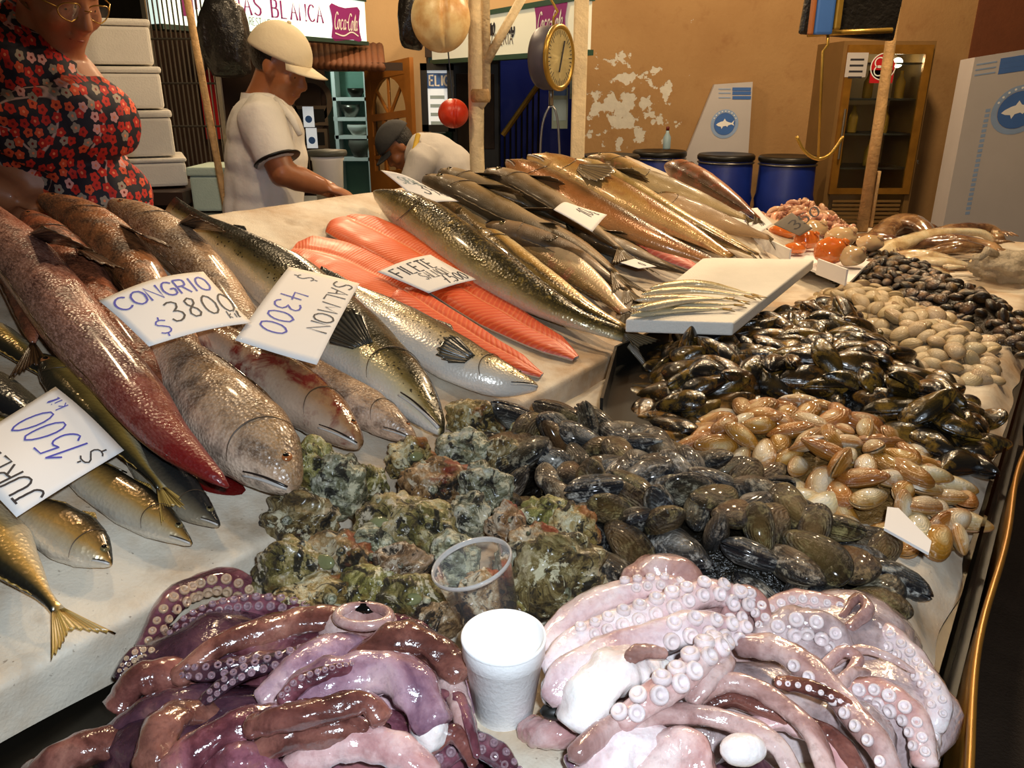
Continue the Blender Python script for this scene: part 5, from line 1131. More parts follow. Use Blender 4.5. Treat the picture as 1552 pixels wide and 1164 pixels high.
RK = [rockmat('olive crusted shell', ['#383018', '#6e642e', '#8e8448', '#b4a468', '#d2c69c', '#7e5c24'], 1), rockmat('brown crusted shell', ['#342614', '#6e5228', '#96783e', '#b89a68', '#d6c8a4', '#9a4a1c'], 2),
      rockmat('purple red crusted shell', ['#20140e', '#4c3a1e', '#7a6238', '#948058', '#bda888', '#5c1420'], 3), rockmat('grey white crusted shell', ['#2a2618', '#6a6446', '#8c8a70', '#b8b49c', '#d8d2c0', '#5a5226'], 4)]
GEL = (lambda m: m.pr(col=m.mix(m.noise(30), '#4a4c26', '#8a8c66'), rough=.08, coat=1.0).m)(Mat('wet green grey flesh'))
ROX = [(718, 640, 40, 34, 1), (703, 688, 40, 36, 3), (621, 698, 36, 32, 1), (470, 712, 34, 52, 0), (517, 734, 36, 58, 3), (560, 738, 28, 32, 0), (455, 790, 54, 44, 2), (661, 740, 52, 42, 1), (594, 800, 58, 48, 0), (642, 806, 50, 44, 0), (733, 748, 42, 44, 3), (768, 796, 26, 46, 1), (714, 782, 34, 34, 3),
       (438, 862, 54, 46, 0), (520, 852, 58, 42, 1), (562, 836, 40, 38, 3), (482, 898, 64, 28, 1), (614, 866, 46, 40, 2), (622, 908, 46, 36, 0), (845, 875, 66, 66, 2), (812, 832, 36, 40, 1), (826, 788, 40, 34, 0), (868, 806, 38, 40, 1), (776, 856, 28, 56, 3), (790, 906, 40, 30, 0), (660, 940, 36, 26, 2), (764, 696, 28, 32, 2), (795, 666, 28, 28, 1), (735, 905, 40, 40, 1), (560, 890, 46, 34, 0), (690, 850, 40, 40, 3)]
names_where = ['rearmost rocky oyster, against the slab cloth', 'pale crusted oyster near the rear, below the rearmost one', 'small round brown oyster lying apart on the white cloth', 'tall olive oyster beside the grey eel head', 'tall pale grey oyster right of the eel head', 'dark oyster lump leaning on the tall pale one', 'purple crusted oyster in front of the eel snout', 'brown domed oyster with rusty spot above the clear cup', 'big olive oyster with wet green opening in mid heap', 'furry olive oyster left of the clear cup rim',
 'whitish oyster between the brown dome and the mussels', 'narrow upright brown shell behind the clear cup', 'small pale oyster under the whitish one', 'big olive knobbly oyster at the left end of the heap', 'broad brown oyster with a green gap above the octopus', 'speckled black and white oyster in the heap middle', 'low brown oyster along the octopus edge', 'purplish oyster left of the clear cup', 'olive oyster with a bluish wet patch near the octopus', 'largest oyster, rust red and olive, right of the clear cup', 'brown oyster peeking behind the clear cup', 'olive oyster bordering the grey mussels', 'brown ridged oyster next to the grey mussels', 'white crusted narrow oyster right behind the clear cup', 'olive oyster behind the foam cup', 'reddish spiny oyster between octopus and clear cup', 'purple lump by the black mussels at the rear', 'small brown lump nearest the slab corner', 'brown oyster seen through the clear cup', 'olive oyster touching the octopus eye', 'pale oyster behind the left rim of the clear cup']
for i, (px, py, rx, ry, mi) in enumerate(ROX):
    p0 = at_z(px, py, .96); dep = (p0 - CAMP).dot(V((0, cos(PITCH), -sin(PITCH)))); k = dep / FPX; a, b = rx * k, ry * k
    c = at_z(px, py, .925 + min(b, .05) * .75 + .018)
    if c.dot(W) > T0 - .01: c = on_slab(px, py, b * .6)
    hgt = min(b * 1.05, a * 1.3); root = thing('rocky_oyster', names_where[i], 'oyster', c - V((0, 0, hgt * .6)), 'rocky oysters')
    bm = bmesh.new(); bmesh.ops.create_icosphere(bm, subdivisions=5, radius=1); sd = V((i * 3.7, i * 1.3, 5))
    for v in bm.verts:
        n = v.co.normalized(); q = n * 1.0
        cr = noise.voronoi(n * 2.2 + sd)[0]; d = .30 * noise.noise(n * 1.3 + sd) + .16 * noise.noise(n * 2.7 + sd) + .16 * (cr[1] - cr[0]) - .05 + .05 * noise.noise(n * 9 + sd) + .035 * noise.noise(n * 21 + sd)
        st_ = sin(8 * (n.x * .6 + n.z) + 4 * noise.noise(n * 2 + sd)) * .045         # layered shell edges
        v.co = n * (1 + d + st_)
    rz = rnd.uniform(0, pi); ci, si = 1, 0
    vs = [c + V((v.co.x * a, v.co.y * a * .85, v.co.z * hgt)) for v in bm.verts]; bm.verts.index_update(); fs = [tuple(v.index for v in f.verts) for f in bm.faces]; bm.free()
    mesh_obj('crusted_shell', vs, fs, RK[mi], root, True)
    if i in (2, 8, 14, 18):
        d = V((rnd.uniform(-.4, .4), -.75, .55)).normalized(); q = d.to_track_quat('Z', 'Y').to_matrix(); pc = c + V((d.x * a, d.y * a * .85, d.z * hgt)) * .93
        MB().ball(pc, (a * .30, a * .2, a * .12), q, 14, 8).build('wet_flesh', GEL, root, True)
    for j in range(rnd.randint(2, 4)):
        d = V((rnd.uniform(-1, 1), rnd.uniform(-1, .1), rnd.uniform(.1, 1))).normalized(); q = d.to_track_quat('Z', 'Y').to_matrix(); pc = c + V((d.x * a, d.y * a * .85, d.z * hgt)) * .98; rr = a * rnd.uniform(.08, .16)
        MB().lathe(pc - d * rr, [(rr * 1.2, 0), (rr * .9, rr * 1.1), (rr * .55, rr * 1.7), (rr * .4, rr * 1.6), (rr * .35, rr * .8), (.0001, rr * .7)], 9, None, q).build('barnacle', RK[3], root, True)
# ------------------------------------------------------------------ octopus heaps
def octomat(name, a, b, c_, d, sc=16):
    m = Mat(name); c = m.coord(); n = m.noise(sc, 5, .6, c, .5); col = m.ramp(n, [(.3, a), (.45, b), (.56, c_), (.7, d)])
    col = m.mix(m.ramp(m.noise(140, 3, .6, c), [(.5, 0.0), (.7, .35)]), col, a)
    m.pr(col=m.hue(col, .015, .2), rough=.16, coat=1.0, coatr=.06, sss=.12, normal=m.bump(m.math('ADD', m.noise(40, 4, .6, c), m.math('MULTIPLY', m.noise(220, 2, .5, c), .25)), .35, .006)); m.set(m.p, 'Subsurface Radius', (.02, .008, .006)); return m.m
OM = {'pur': octomat('purple brown octopus skin', '#2e1420', '#5c3038', '#84505a', '#a4705c'), 'org': octomat('orange brown octopus skin', '#341a18', '#643a34', '#86544a', '#a87464'), 'lil': octomat('lilac octopus skin', '#5a3c50', '#8a6876', '#a58490', '#bfa0a0'),
      'dark': octomat('dark violet octopus skin', '#1c1018', '#38202c', '#54343e', '#7a5450'), 'pink': octomat('pink octopus flesh', '#9a6a6a', '#c0928e', '#d4b0ac', '#e0c8c4'), 'pale': octomat('pale octopus flesh', '#b58e8e', '#dcc0c0', '#e8d6d6', '#efe4e2'),
      'white': octomat('white octopus flesh', '#d2c4c0', '#e6dcd8', '#efeae6', '#f4f0ec'), 'brn': octomat('brown pink octopus arm', '#75504a', '#a5807a', '#c2a29c', '#d8c2bc'), 'gry': octomat('grey octopus mantle', '#75625f', '#a58f8e', '#c2afae', '#d8c9c7')}
def sucker_mesh(name, mat):
    b = MB().lathe((0, 0, 0), [(1.0, -.35), (1.06, .1), (1.0, .42), (.84, .58), (.62, .52), (.44, .26), (.34, .08), (.0002, .0)], 18); me = bpy.data.meshes.new(name); me.from_pydata([tuple(v) for v in b.v], [], b.f); me.polygons.foreach_set('use_smooth', [True] * len(me.polygons)); me.materials.append(mat); me.update(); return me
SUCK = {'pale': sucker_mesh('pale_sucker', octomat('pale sucker', '#c0a0a2', '#e6d2d2', '#efe2e0', '#f6eeea', 30)), 'pur': sucker_mesh('purple_sucker', octomat('purple grey sucker', '#4a3040', '#7a5a66', '#a08088', '#c8b0a4', 30)), 'tan': sucker_mesh('tan_sucker', octomat('tan sucker', '#6a4a3c', '#a88468', '#c8a888', '#e0ccb0', 30))}
def arm(root, px, r, lift, mat, suck=None, side=0.0, tip=.35, base=.9, name='arm', flat=.85, srow=2, ssz=.34, n=44, seg=20, srange=(.08, .95), sgap=1.0, sink=True):
    mid = px[len(px) // 2]; c0 = at_z(mid[0], mid[1], .92 + lift); k = (c0 - CAMP).dot(V((0, cos(PITCH), -sin(PITCH)))) / FPX; rr = r * k
    lf = lift if isinstance(lift, (list, tuple)) else None
    E_n = len(px) - 1; P = spline([at_z(x, y, .905 + lift + rr * .6) - V((0, 0, rr * 1.1 if (i_ in (0, E_n) and sink) else 0)) for i_, (x, y) in enumerate(px)], n); T = tangents(P); vs = []; fr = []
    sd = V((px[0][0] * .13, px[0][1] * .17, 0))
    for i in range(n):
        s = i / (n - 1); cap = min(1, sqrt(max(0, 1 - (1 - min(s / .05, 1)) ** 2)) + .02) * min(1, sqrt(max(0, 1 - (1 - min((1 - s) / .05, 1)) ** 2)) + .02)
        q = rr * (base + (1 - base) * ss(0, .35, s)) * (1 - (1 - tip) * ss(.3, 1, s)) * cap * (1 + .20 * noise.noise(V((s * 4.5, 0, 0)) + sd) + .10 * noise.noise(V((s * 11, 0, 0)) + sd))
        A = T[i].cross(V((0, 0, 1))).normalized(); B = A.cross(T[i]).normalized(); fr.append((P[i], A, B, q))
        for j in range(seg):
            a = 2 * pi * j / seg; w = 1 + .20 * noise.noise(V((s * 5, cos(a) * 1.5, sin(a) * 1.5)) + sd) + .10 * noise.noise(V((s * 16, cos(a) * 2.6, sin(a) * 2.6)) + sd); vs.append(P[i] + A * cos(a) * q * w + B * sin(a) * q * flat * w)
    fs = [(i * seg + j, i * seg + (j + 1) % seg, (i + 1) * seg + (j + 1) % seg, (i + 1) * seg + j) for i in range(n - 1) for j in range(seg)] + [tuple(reversed(range(seg))), tuple((n - 1) * seg + j for j in range(seg))]
    o = mesh_obj(name, vs, fs, OM[mat], root, True)
    if suck:
        L = sum((P[i + 1] - P[i]).length for i in range(n - 1)); s = srange[0]; row = 0
        while s < srange[1]:
            x = s * (n - 1); i = min(int(x), n - 2); f = x - i; p, A, B, q = fr[i][0].lerp(fr[i + 1][0], f), fr[i][1], fr[i][2], fr[i][3] * (1 - f) + fr[i + 1][3] * f
            toc = (CAMP - p).normalized(); toc = (toc - T[i] * toc.dot(T[i])).normalized(); sd_ = T[i].cross(toc).normalized()
            base_a = side + (.42 if row % 2 else -.42) * (1 if srow == 2 else 0); nn = toc * cos(base_a) + sd_ * sin(base_a); sr = q * ssz
            surf = p + A * nn.dot(A) * q + B * nn.dot(B) * q * flat; m3 = nn.to_track_quat('Z', 'Y').to_matrix()
            u = bpy.data.objects.new('sucker', SUCK[suck]); COL.objects.link(u); u.parent = o
            u.matrix_local = Matrix.Translation(surf - parent_loc(root) + nn * sr * .1) @ m3.to_4x4() @ Matrix.Scale(sr, 4)
            row += 1; s += sgap * (sr * 2.15 if srow == 1 else sr * 1.35) / L
    return o
def blob(root, name, px, py, z, rad, mat, rot=0.0, seed=0, amp=.12):
    c = at_z(px, py, z); b = MB().ball((0, 0, 0), 1, None, 36, 22); m = Matrix.Rotation(rot, 3, 'Z'); vs = []
    for v in b.v:
        d = 1 + amp * noise.noise(v * 1.6 + V((seed, 0, 0))) + amp * .4 * noise.noise(v * 4 + V((0, seed, 0))); vs.append(c + m @ V((v.x * rad[0] * d, v.y * rad[1] * d, v.z * rad[2] * d)))
    return mesh_obj(name, vs, b.f, OM[mat] if isinstance(mat, str) else mat, root, True)
PUR = 'purple octopuses'; PAL = 'pale octopuses'
oA = thing('octopus', 'purple octopus with suckered arms reaching up the slab cloth', 'octopus', at_z(330, 980, .90), PUR)
oB = thing('octopus', 'lilac brown octopus with smooth mantle beside the foam cup', 'octopus', at_z(580, 1040, .90), PUR)
oC = thing('octopus', 'orange brown octopus along the bottom edge, lying against the slab', 'octopus', at_z(300, 1120, .90), PUR)
blob(oA, 'mantle', 330, 1000, .925, (.10, .075, .05), 'dark', .5, 1); blob(oB, 'mantle', 600, 1060, .925, (.10, .06, .05), 'lil', .2, 2); blob(oC, 'mantle', 330, 1130, .915, (.13, .06, .05), 'dark', .1, 3); blob(oC, 'mantle_fold', 560, 1150, .905, (.12, .05, .05), 'pur', .1, 4); blob(oA, 'mantle_fold', 470, 1000, .925, (.09, .07, .05), 'pur', .5, 9)
A_ = lambda *a, **k: arm(oA, *a, **k); B_ = lambda *a, **k: arm(oB, *a, **k); C_ = lambda *a, **k: arm(oC, *a, **k)
A_([(402, 892), (345, 882), (290, 893), (250, 925), (215, 968)], 24, .045, 'pur', 'tan', -.2, .7)
A_([(500, 935), (430, 922), (350, 922), (285, 945), (228, 990)], 20, .05, 'pur', 'pur', .5, .6)
A_([(565, 935), (500, 938), (420, 950), (330, 980), (255, 1015)], 24, .062, 'org', None, 0, .7)
A_([(440, 985), (370, 1008), (310, 1018), (255, 1000)], 19, .06, 'dark', 'pur', .1, .6)
A_([(455, 955), (390, 985), (340, 972), (285, 962)], 20, .05, 'pur', None, 0, .7)
A_([(480, 968), (420, 1002), (360, 1024), (300, 1052)], 18, .072, 'dark', 'pur', .2, .6, ssz=.38)
A_([(300, 1018), (255, 1022), (205, 1034), (168, 1056)], 29, .04, 'org', None, 0, .8)
A_([(385, 1042), (310, 1060), (225, 1078), (155, 1096)], 28, .035, 'dark', None, 0, .7)
A_([(260, 1000), (225, 990), (195, 1000), (175, 1018)], 15, .045, 'dark', 'tan', 0, .6)
B_([(388, 1044), (450, 1012), (510, 982), (558, 962)], 25, .075, 'lil', None, 0, .9)
B_([(520, 992), (590, 975), (650, 978), (705, 1004)], 30, .078, 'org', None, 0, .85)
B_([(420, 1062), (480, 1042), (560, 1022), (620, 1034), (662, 1078)], 36, .075, 'lil', None, 0, .9)
B_([(372, 1082), (430, 1088), (500, 1076), (555, 1064), (582, 1078)], 24, .095, 'org', None, 0, .85)
B_([(420, 1055), (460, 1035), (520, 1015), (570, 990)], 16, .10, 'pur', 'pur', -.6, .5, srow=1)
B_([(640, 1008), (685, 1040), (702, 1090), (716, 1135)], 22, .05, 'brn', None, 0, .6)
B_([(662, 1040), (695, 1060), (712, 1100), (724, 1140)], 12, .06, 'pur', None, 0, .5)
blob(oB, 'cut_flesh', 650, 1098, .965, (.020, .028, .02), 'white', .3, 6)
B_([(660, 960), (620, 955), (590, 948), (570, 955)], 22, .05, 'pur', None, 0, .8)
# open ring of a cut mantle, with a dark eye inside
ring = [at_z(551 + 40 * cos(a), 934 + 15 * sin(a), 1.0 + .004 * sin(a)) for a in [2 * pi * k / 30 for k in range(31)]]
MB().tube(ring, .0060, 10, False).build('mantle_rim', OM['brn'], oB, True); MB().ball(at_z(553, 925, .99), (.02, .012, .012), None, 16, 10).build('eye', PUP, oB, True); blob(oB, 'mantle_bag', 545, 955, .965, (.05, .03, .03), 'brn', 0, 7)
C_([(590, 1100), (520, 1106), (440, 1116), (355, 1138)], 28, .07, 'org', None, 0, .8)
C_([(430, 1150), (510, 1128), (600, 1136), (655, 1160)], 34, .055, 'pink', None, 0, .9)
C_([(620, 1150), (700, 1128), (750, 1142), (790, 1160)], 24, .02, 'pur', 'pur', -.3, .6)
C_([(20, 1168), (110, 1142), (180, 1124), (245, 1104)], 30, .015, 'org', None, 0, .8)
C_([(225, 1172), (240, 1120), (275, 1082), (330, 1062)], 30, .055, 'org', None, 0, .7)
C_([(245, 1160), (325, 1118), (410, 1094), (470, 1086)], 30, .065, 'pur', None, 0, .8)
C_([(300, 1172), (370, 1150), (430, 1158)], 30, .06, 'pur', None, 0, .8)
C_([(640, 1125), (690, 1112), (720, 1150)], 16, .05, 'org', None, 0, .6)

oD = thing('octopus', 'pale pink octopus with large white suckers beside the foam cup', 'octopus', at_z(960, 1000, .90), PAL)
oE = thing('octopus', 'pale octopus with arms curling down the tray edge', 'octopus', at_z(1280, 1000, .90), PAL)
oF = thing('octopus', 'brownish pink octopus with thin arching arms at the bottom edge', 'octopus', at_z(1100, 1120, .90), PAL)
blob(oD, 'mantle', 960, 985, .935, (.115, .075, .06), 'pale', .5, 11); blob(oE, 'mantle', 1260, 985, .93, (.12, .075, .055), 'gry', .4, 12); blob(oF, 'mantle', 1120, 1100, .92, (.16, .07, .055), 'gry', .1, 13); blob(oE, 'mantle_fold', 1330, 1080, .92, (.09, .07, .05), 'gry', .5, 14); blob(oD, 'mantle_fold', 1080, 960, .935, (.09, .07, .05), 'brn', .3, 15)
D_ = lambda *a, **k: arm(oD, *a, **k); E_ = lambda *a, **k: arm(oE, *a, **k); F_ = lambda *a, **k: arm(oF, *a, **k)
D_([(935, 895), (985, 868), (1030, 872), (1060, 905)], 30, .06, 'brn', None, 0, .8)
D_([(822, 968), (880, 926), (945, 900), (1010, 892), (1048, 886)], 27, .075, 'pale', 'pale', -.7, .8, srange=(.6, .95))
D_([(1115, 885), (1070, 898), (1000, 925), (930, 948), (870, 972), (828, 1000)], 28, .085, 'pale', 'pale', .35, .75, srange=(.0, .8), ssz=.42)
D_([(1130, 935), (1060, 950), (990, 968), (920, 988), (860, 1018), (838, 1045)], 30, .09, 'pale', 'pale', .1, .8, srange=(.0, .45), ssz=.42)
D_([(1000, 1000), (950, 1012), (900, 1045), (870, 1072)], 42, .085, 'white', None, 0, .8)
D_([(1010, 978), (965, 990), (935, 1012)], 13, .12, 'brn', None, 0, .8)
D_([(1095, 955), (1062, 1000), (1030, 1030), (985, 1058), (935, 1080)], 25, .10, 'pink', 'pale', .3, .75, ssz=.62)
D_([(1085, 975), (1095, 1010), (1070, 1035), (1045, 1050)], 20, .09, 'brn', None, 0, .8)
D_([(798, 1085), (835, 1112), (868, 1108), (890, 1085)], 24, .03, 'pink', None, 0, .7)
D_([(1105, 940), (1125, 905), (1150, 915), (1165, 945)], 20, .075, 'pink', 'pale', .2, .6, ssz=.5)
b = blob(oD, 'beak_flesh', 842, 1048, .985, (.016, .014, .018), 'white', 0, 3); MB().ball(at_z(838, 1062, .985), (.008, .006, .008), None, 12, 8).build('beak', PUP, b, True); MB().ball(at_z(845, 1078, .97), (.018, .01, .008), None, 12, 8).build('beak_plate', MT['black'], b, True)
E_([(1115, 958), (1180, 985), (1245, 1030), (1298, 1088), (1335, 1135), (1362, 1175)], 25, .085, 'brn', 'pale', .35, .8, srow=1, ssz=.40, srange=(.35, .98), sgap=1.5)
E_([(1140, 925), (1200, 912), (1262, 918), (1315, 912)], 20, .06, 'pink', 'pale', .2, .7)
E_([(1292, 925), (1345, 965), (1392, 1012), (1422, 1062), (1420, 1090)], 25, .05, 'pale', 'pale', .1, .65, srange=(.05, .9))
E_([(1270, 1030), (1330, 1048), (1385, 1090), (1412, 1145)], 26, .05, 'pink', 'pale', .3, .7, ssz=.4)
E_([(1150, 955), (1200, 945), (1255, 955), (1290, 975)], 27, .065, 'gry', 'pale', .2, .8, ssz=.4)
E_([(1175, 1022), (1220, 1040), (1285, 1068), (1335, 1095)], 14, .095, 'org', 'pale', .0, .5, srow=1, sgap=1.6)
for q, (r_, z_) in (([(1240, 1012), (1275, 988), (1300, 1000), (1280, 1025), (1250, 1032)], (11, .09)), ([(1255, 1000), (1300, 985), (1345, 995), (1390, 1012)], (9, .075)), ([(1285, 945), (1315, 925), (1300, 905), (1275, 930)], (10, .08)), ([(1265, 1040), (1290, 1020), (1320, 1010)], (11, .095))): E_(q, r_, z_, 'brn', None, 0, .6)
E_([(1230, 1060), (1300, 1100), (1340, 1160)], 40, .04, 'gry', None, 0, .8)
E_([(1385, 1060), (1405, 1100), (1400, 1150)], 22, .03, 'pale', 'pale', 0, .8)
F_([(862, 1135), (940, 1094), (1025, 1082), (1110, 1094), (1178, 1132), (1212, 1172)], 20, .085, 'brn', None, 0, .8)
F_([(1045, 1048), (1105, 1034), (1168, 1056), (1228, 1108), (1262, 1170)], 17, .09, 'brn', None, 0, .8)
F_([(1050, 1062), (1110, 1058), (1180, 1082), (1262, 1118), (1310, 1165)], 17, .075, 'org', None, 0, .8)
F_([(1130, 1086), (1195, 1094), (1262, 1132), (1290, 1172)], 18, .07, 'pink', None, 0, .8)
F_([(860, 1150), (920, 1118), (990, 1108)], 16, .06, 'lil', 'pur', -.4, .7, srow=1)
F_([(885, 1172), (935, 1140), (985, 1140), (1010, 1165)], 42, .055, 'pale', None, 0, .9); F_([(985, 1170), (1020, 1130), (1052, 1140), (1062, 1172)], 32, .07, 'pink', None, 0, .9)
F_([(1080, 1172), (1130, 1160), (1180, 1166)], 24, .04, 'dark', None, 0, .8)
o = blob(None, 'cream_organ', 1126, 1136, 1.005, (.021, .015, .013), OM['white'], .2, 21, .05); tag(o, 'smooth cream egg shaped lump on the brownish octopus', 'octopus piece')

# ------------------------------------------------------------------ cups
def proj(p):
    q = V(p) - CAMP; zc = q.dot(V((0, cos(PITCH), -sin(PITCH)))); return 776 + FPX * q.x / zc, 582 - FPX * q.dot(V((0, sin(PITCH), cos(PITCH)))) / zc
cb = at_z(764, 1098, .905); dep = (cb - CAMP).dot(V((0, cos(PITCH), -sin(PITCH)))); H = .08
while proj(cb + V((0, 0, H)))[1] > 962: H += .001
dt = (cb + V((0, 0, H)) - CAMP).dot(V((0, cos(PITCH), -sin(PITCH)))); Rt = 65 * dt / FPX; Rb = 41 * dep / FPX
r = thing('foam_cup', 'empty white foam cup standing on ice between the two octopus heaps', 'cup', cb)
CUPM = plain('smooth white cup foam', '#f4f4f4', .55, .02, 30, .1, 200)
MB().lathe(cb, [(Rb * .9, .004), (Rb * .95, 0), (Rb, .003), (Rb + (Rt - Rb) * .80, H * .80), (Rt * .975, H * .815), (Rt * .985, H * .96)], 48, None, None, (True, False)).build('cup_wall', CUPM, r, True)
MB().lathe(cb, [(Rt * .975, H * .95), (Rt * 1.0, H * .965), (Rt * 1.0, H * .99), (Rt * .97, H), (Rt * .93, H * .985), (Rb * .93, .02), (.001, .018)], 48, None, None, (False, False)).build('cup_rim', CUPM, r, True)
a = at_z(744, 938, .955); axd = V((-.26, -.03, .96)).normalized(); q3 = axd.to_track_quat('Z', 'Y').to_matrix(); dep = (a - CAMP).dot(V((0, cos(PITCH), -sin(PITCH)))); Rr = 60 * dep / FPX; Hc = .082
r = thing('clear_cup', 'clear plastic cup tilted among the rocky oysters', 'cup', a)
CLR = (lambda m: m)(Mat('clear thin plastic'))
tr = CLR.n('BsdfTransparent', {'Color': (.97, .98, .98, 1)}); gl = CLR.n('BsdfGlossy', {'Color': (1, 1, 1, 1), 'Roughness': .06}); fre = CLR.n('Fresnel', {'IOR': 1.25}); df = CLR.n('BsdfDiffuse', {'Color': (.8, .8, .8, 1)})
mx = CLR.n('MixShader', {0: fre.outputs[0], 1: tr.outputs[0], 2: gl.outputs[0]}); mx2 = CLR.n('MixShader', {0: .055, 1: mx.outputs[0], 2: df.outputs[0]}); CLR.nt.links.new(mx2.outputs[0], CLR.nt.nodes['Material Output'].inputs[0])
MB().lathe(a, [(.001, .004), (Rr * .68, .004), (Rr * .72, 0), (Rr * .75, .004), (Rr * .97, Hc)], 48, None, q3, (False, False)).build('cup_wall', CLR.m, r, True)
RIMM = (lambda m: m.pr(col='#d8d4d0', rough=.1, coat=1.0, trans=.5, ior=1.2).m)(Mat('clear plastic rim'))
MB().lathe(a, [(Rr * .965, Hc - .003), (Rr * 1.02, Hc - .002), (Rr * 1.03, Hc + .001), (Rr * 1.0, Hc + .0035), (Rr * .965, Hc + .002), (Rr * .96, Hc - .003)], 48, None, q3, (False, False)).build('cup_rim', RIMM, r, True)
# ------------------------------------------------------------------ people
def fuse(name, mb, voxel, mat, parent, smooth=4, disp=None):
    """shapes melted into one continuous surface"""
    me = bpy.data.meshes.new('t'); me.from_pydata([tuple(v) for v in mb.v], [], mb.f); o = bpy.data.objects.new('t', me); COL.objects.link(o)
    m = o.modifiers.new('r', 'REMESH'); m.mode = 'VOXEL'; m.voxel_size = voxel
    s = o.modifiers.new('s', 'SMOOTH'); s.factor = .5; s.iterations = smooth
    ev = o.evaluated_get(bpy.context.evaluated_depsgraph_get()); m2 = bpy.data.meshes.new_from_object(ev)
    vs = [V(v.co) for v in m2.vertices]; fs = [tuple(p.vertices) for p in m2.polygons]; nr = [V(v.normal) for v in m2.vertices]
    bpy.data.objects.remove(o); bpy.data.meshes.remove(me); bpy.data.meshes.remove(m2)
    if disp: vs = [v + n * disp(v) for v, n in zip(vs, nr)]
    return mesh_obj(name, vs, fs, mat, parent, True)
def skinmat(n, a, b):
    m = Mat(n); m.pr(col=m.mix(m.noise(18, 4), a, b), rough=.45, coat=.15, sss=.1, normal=m.bump(m.noise(120, 3), .12, .003)); m.set(m.p, 'Subsurface Radius', (.02, .008, .004)); return m.m
SKIN_A = skinmat('tanned skin', '#8e5632', '#a86a42'); SKIN_B = skinmat('warm brown skin', '#9c6240', '#b87c58'); HAIR = plain('black hair', '#15100c', .4, .3, 60, .6, 120); HAIRB = plain('light brown hair', '#8a6a44', .5, .3, 60, .6, 120)
LIPM = skinmat('lip skin', '#8a4438', '#9c5446'); EYEW = plain('eye white', '#d8d0c4', .2, .02)
def head_shapes(mb, c, m, k=1.0, neck_to=None, neck_r=.055, fat=1.0):
    def b(p, r): mb.ball(c + m @ (V(p) * k), tuple(x * k for x in r), m, 20, 14)
    b((-.012, 0, .03), (.098, .077, .088)); b((.03, 0, -.03), (.062, .060 * fat, .085)); b((.035, 0, -.082), (.052, .048 * fat, .036)); b((.07, 0, -.1), (.02, .024, .018)); b((.074, 0, .024), (.020, .047, .012))
    mb.tube([c + m @ (V((.088, 0, .014)) * k), c + m @ (V((.100, 0, -.01)) * k), c + m @ (V((.110, 0, -.032)) * k)], [.010 * k, .011 * k, .014 * k], 10); b((.108, 0, -.034), (.016, .016, .013))
    for s in (-1, 1):
        b((.098, s * .014, -.037), (.011, .010, .009)); b((.058, s * .037 * fat, -.032), (.028, .026, .03)); b((-.006, s * .077, -.004), (.021, .010, .034))
        b((.072, s * .032, .006), (.014, .018, .006)); b((.073, s * .032, -.014), (.012, .017, .006))
    b((.089, 0, -.0625), (.015, .026, .007)); b((.086, 0, -.076), (.014, .022, .007))
    if neck_to is not None: mb.tube([c + m @ (V((-.02, 0, -.03)) * k), c + m @ (V((-.025, 0, -.09)) * k), V(neck_to)], [neck_r * 1.0, neck_r * 1.0, neck_r * 1.25], 18)
def face_parts(root, c, m, k=1.0, iris='#2a1a10', brow=True):
    for s in (-1, 1):
        e = MB().ball(c + m @ (V((.0695, s * .032, -.003)) * k), .0115 * k, None, 14, 10).build('eye', EYEW, root, True)
        MB().ball(c + m @ (V((.0785, s * .033, -.0075)) * k), (.0048 * k,) * 3, None, 10, 8).build('iris', PUP, e, True)
        if brow: MB().tube([c + m @ (V((.091, s * .014, .026)) * k), c + m @ (V((.090, s * .034, .031)) * k), c + m @ (V((.074, s * .052, .024)) * k)], [.004 * k, .0045 * k, .002 * k], 7).build('eyebrow', HAIR, root, True)
    MB().tube([c + m @ (V((.088, -.022, -.0695)) * k), c + m @ (V((.1005, 0, -.069)) * k), c + m @ (V((.088, .022, -.0695)) * k)], [.002 * k, .003 * k, .002 * k], 6).build('lips', LIPM, root, True)
def rotm(yaw, pitch, roll=0): return Matrix.Rotation(yaw, 3, 'Z') @ Matrix.Rotation(pitch, 3, 'Y') @ Matrix.Rotation(roll, 3, 'X')
def hand_shapes(mb, w, d, up, k=1.0, curl=.6, thumb=1):
    """w wrist, d finger direction, up back-of-hand normal"""
    d = d.normalized(); sd = d.cross(up).normalized(); up = sd.cross(d).normalized()
    q = Matrix((d, sd, up)).transposed(); mb.ball(w + d * .045 * k, (.048 * k, .038 * k, .016 * k), q, 16, 10)
    for i, L in enumerate((.066, .076, .072, .056)):
        b = w + d * .082 * k + sd * (.028 - .0185 * i) * k; p = [b - d * .02 * k]; a = 0
        for j in range(4): p.append(p[-1] + (d * cos(a) - up * sin(a)) * L * k * (.45 if j == 0 else .27)); a += curl
        mb.tube(p, [.0095 * k, .0095 * k, .0088 * k, .008 * k, .006 * k], 9)
    b = w + d * .02 * k + sd * .03 * k * thumb; mb.tube([b, b + (d * .7 + sd * .6 * thumb).normalized() * .035 * k, b + (d * .9 + sd * .3 * thumb - up * .3).normalized() * .068 * k], [.013 * k, .011 * k, .008 * k], 9)
def dome(c, m, k, rad, cut, th=.004):
    """shell over the skull where cut(local) is true"""
    b = MB().ball((0, 0, 0), 1, None, 44, 30); idx = {}; vs = []; fs = []
    for i, v in enumerate(b.v):
        p = V((v.x * rad[0] - .012, v.y * rad[1], v.z * rad[2] + .03))
        if cut(p): idx[i] = len(vs); vs.append(c + m @ (p * k))
    for f in b.f:
        if all(i in idx for i in f): fs.append(tuple(idx[i] for i in f))
    return vs, fs
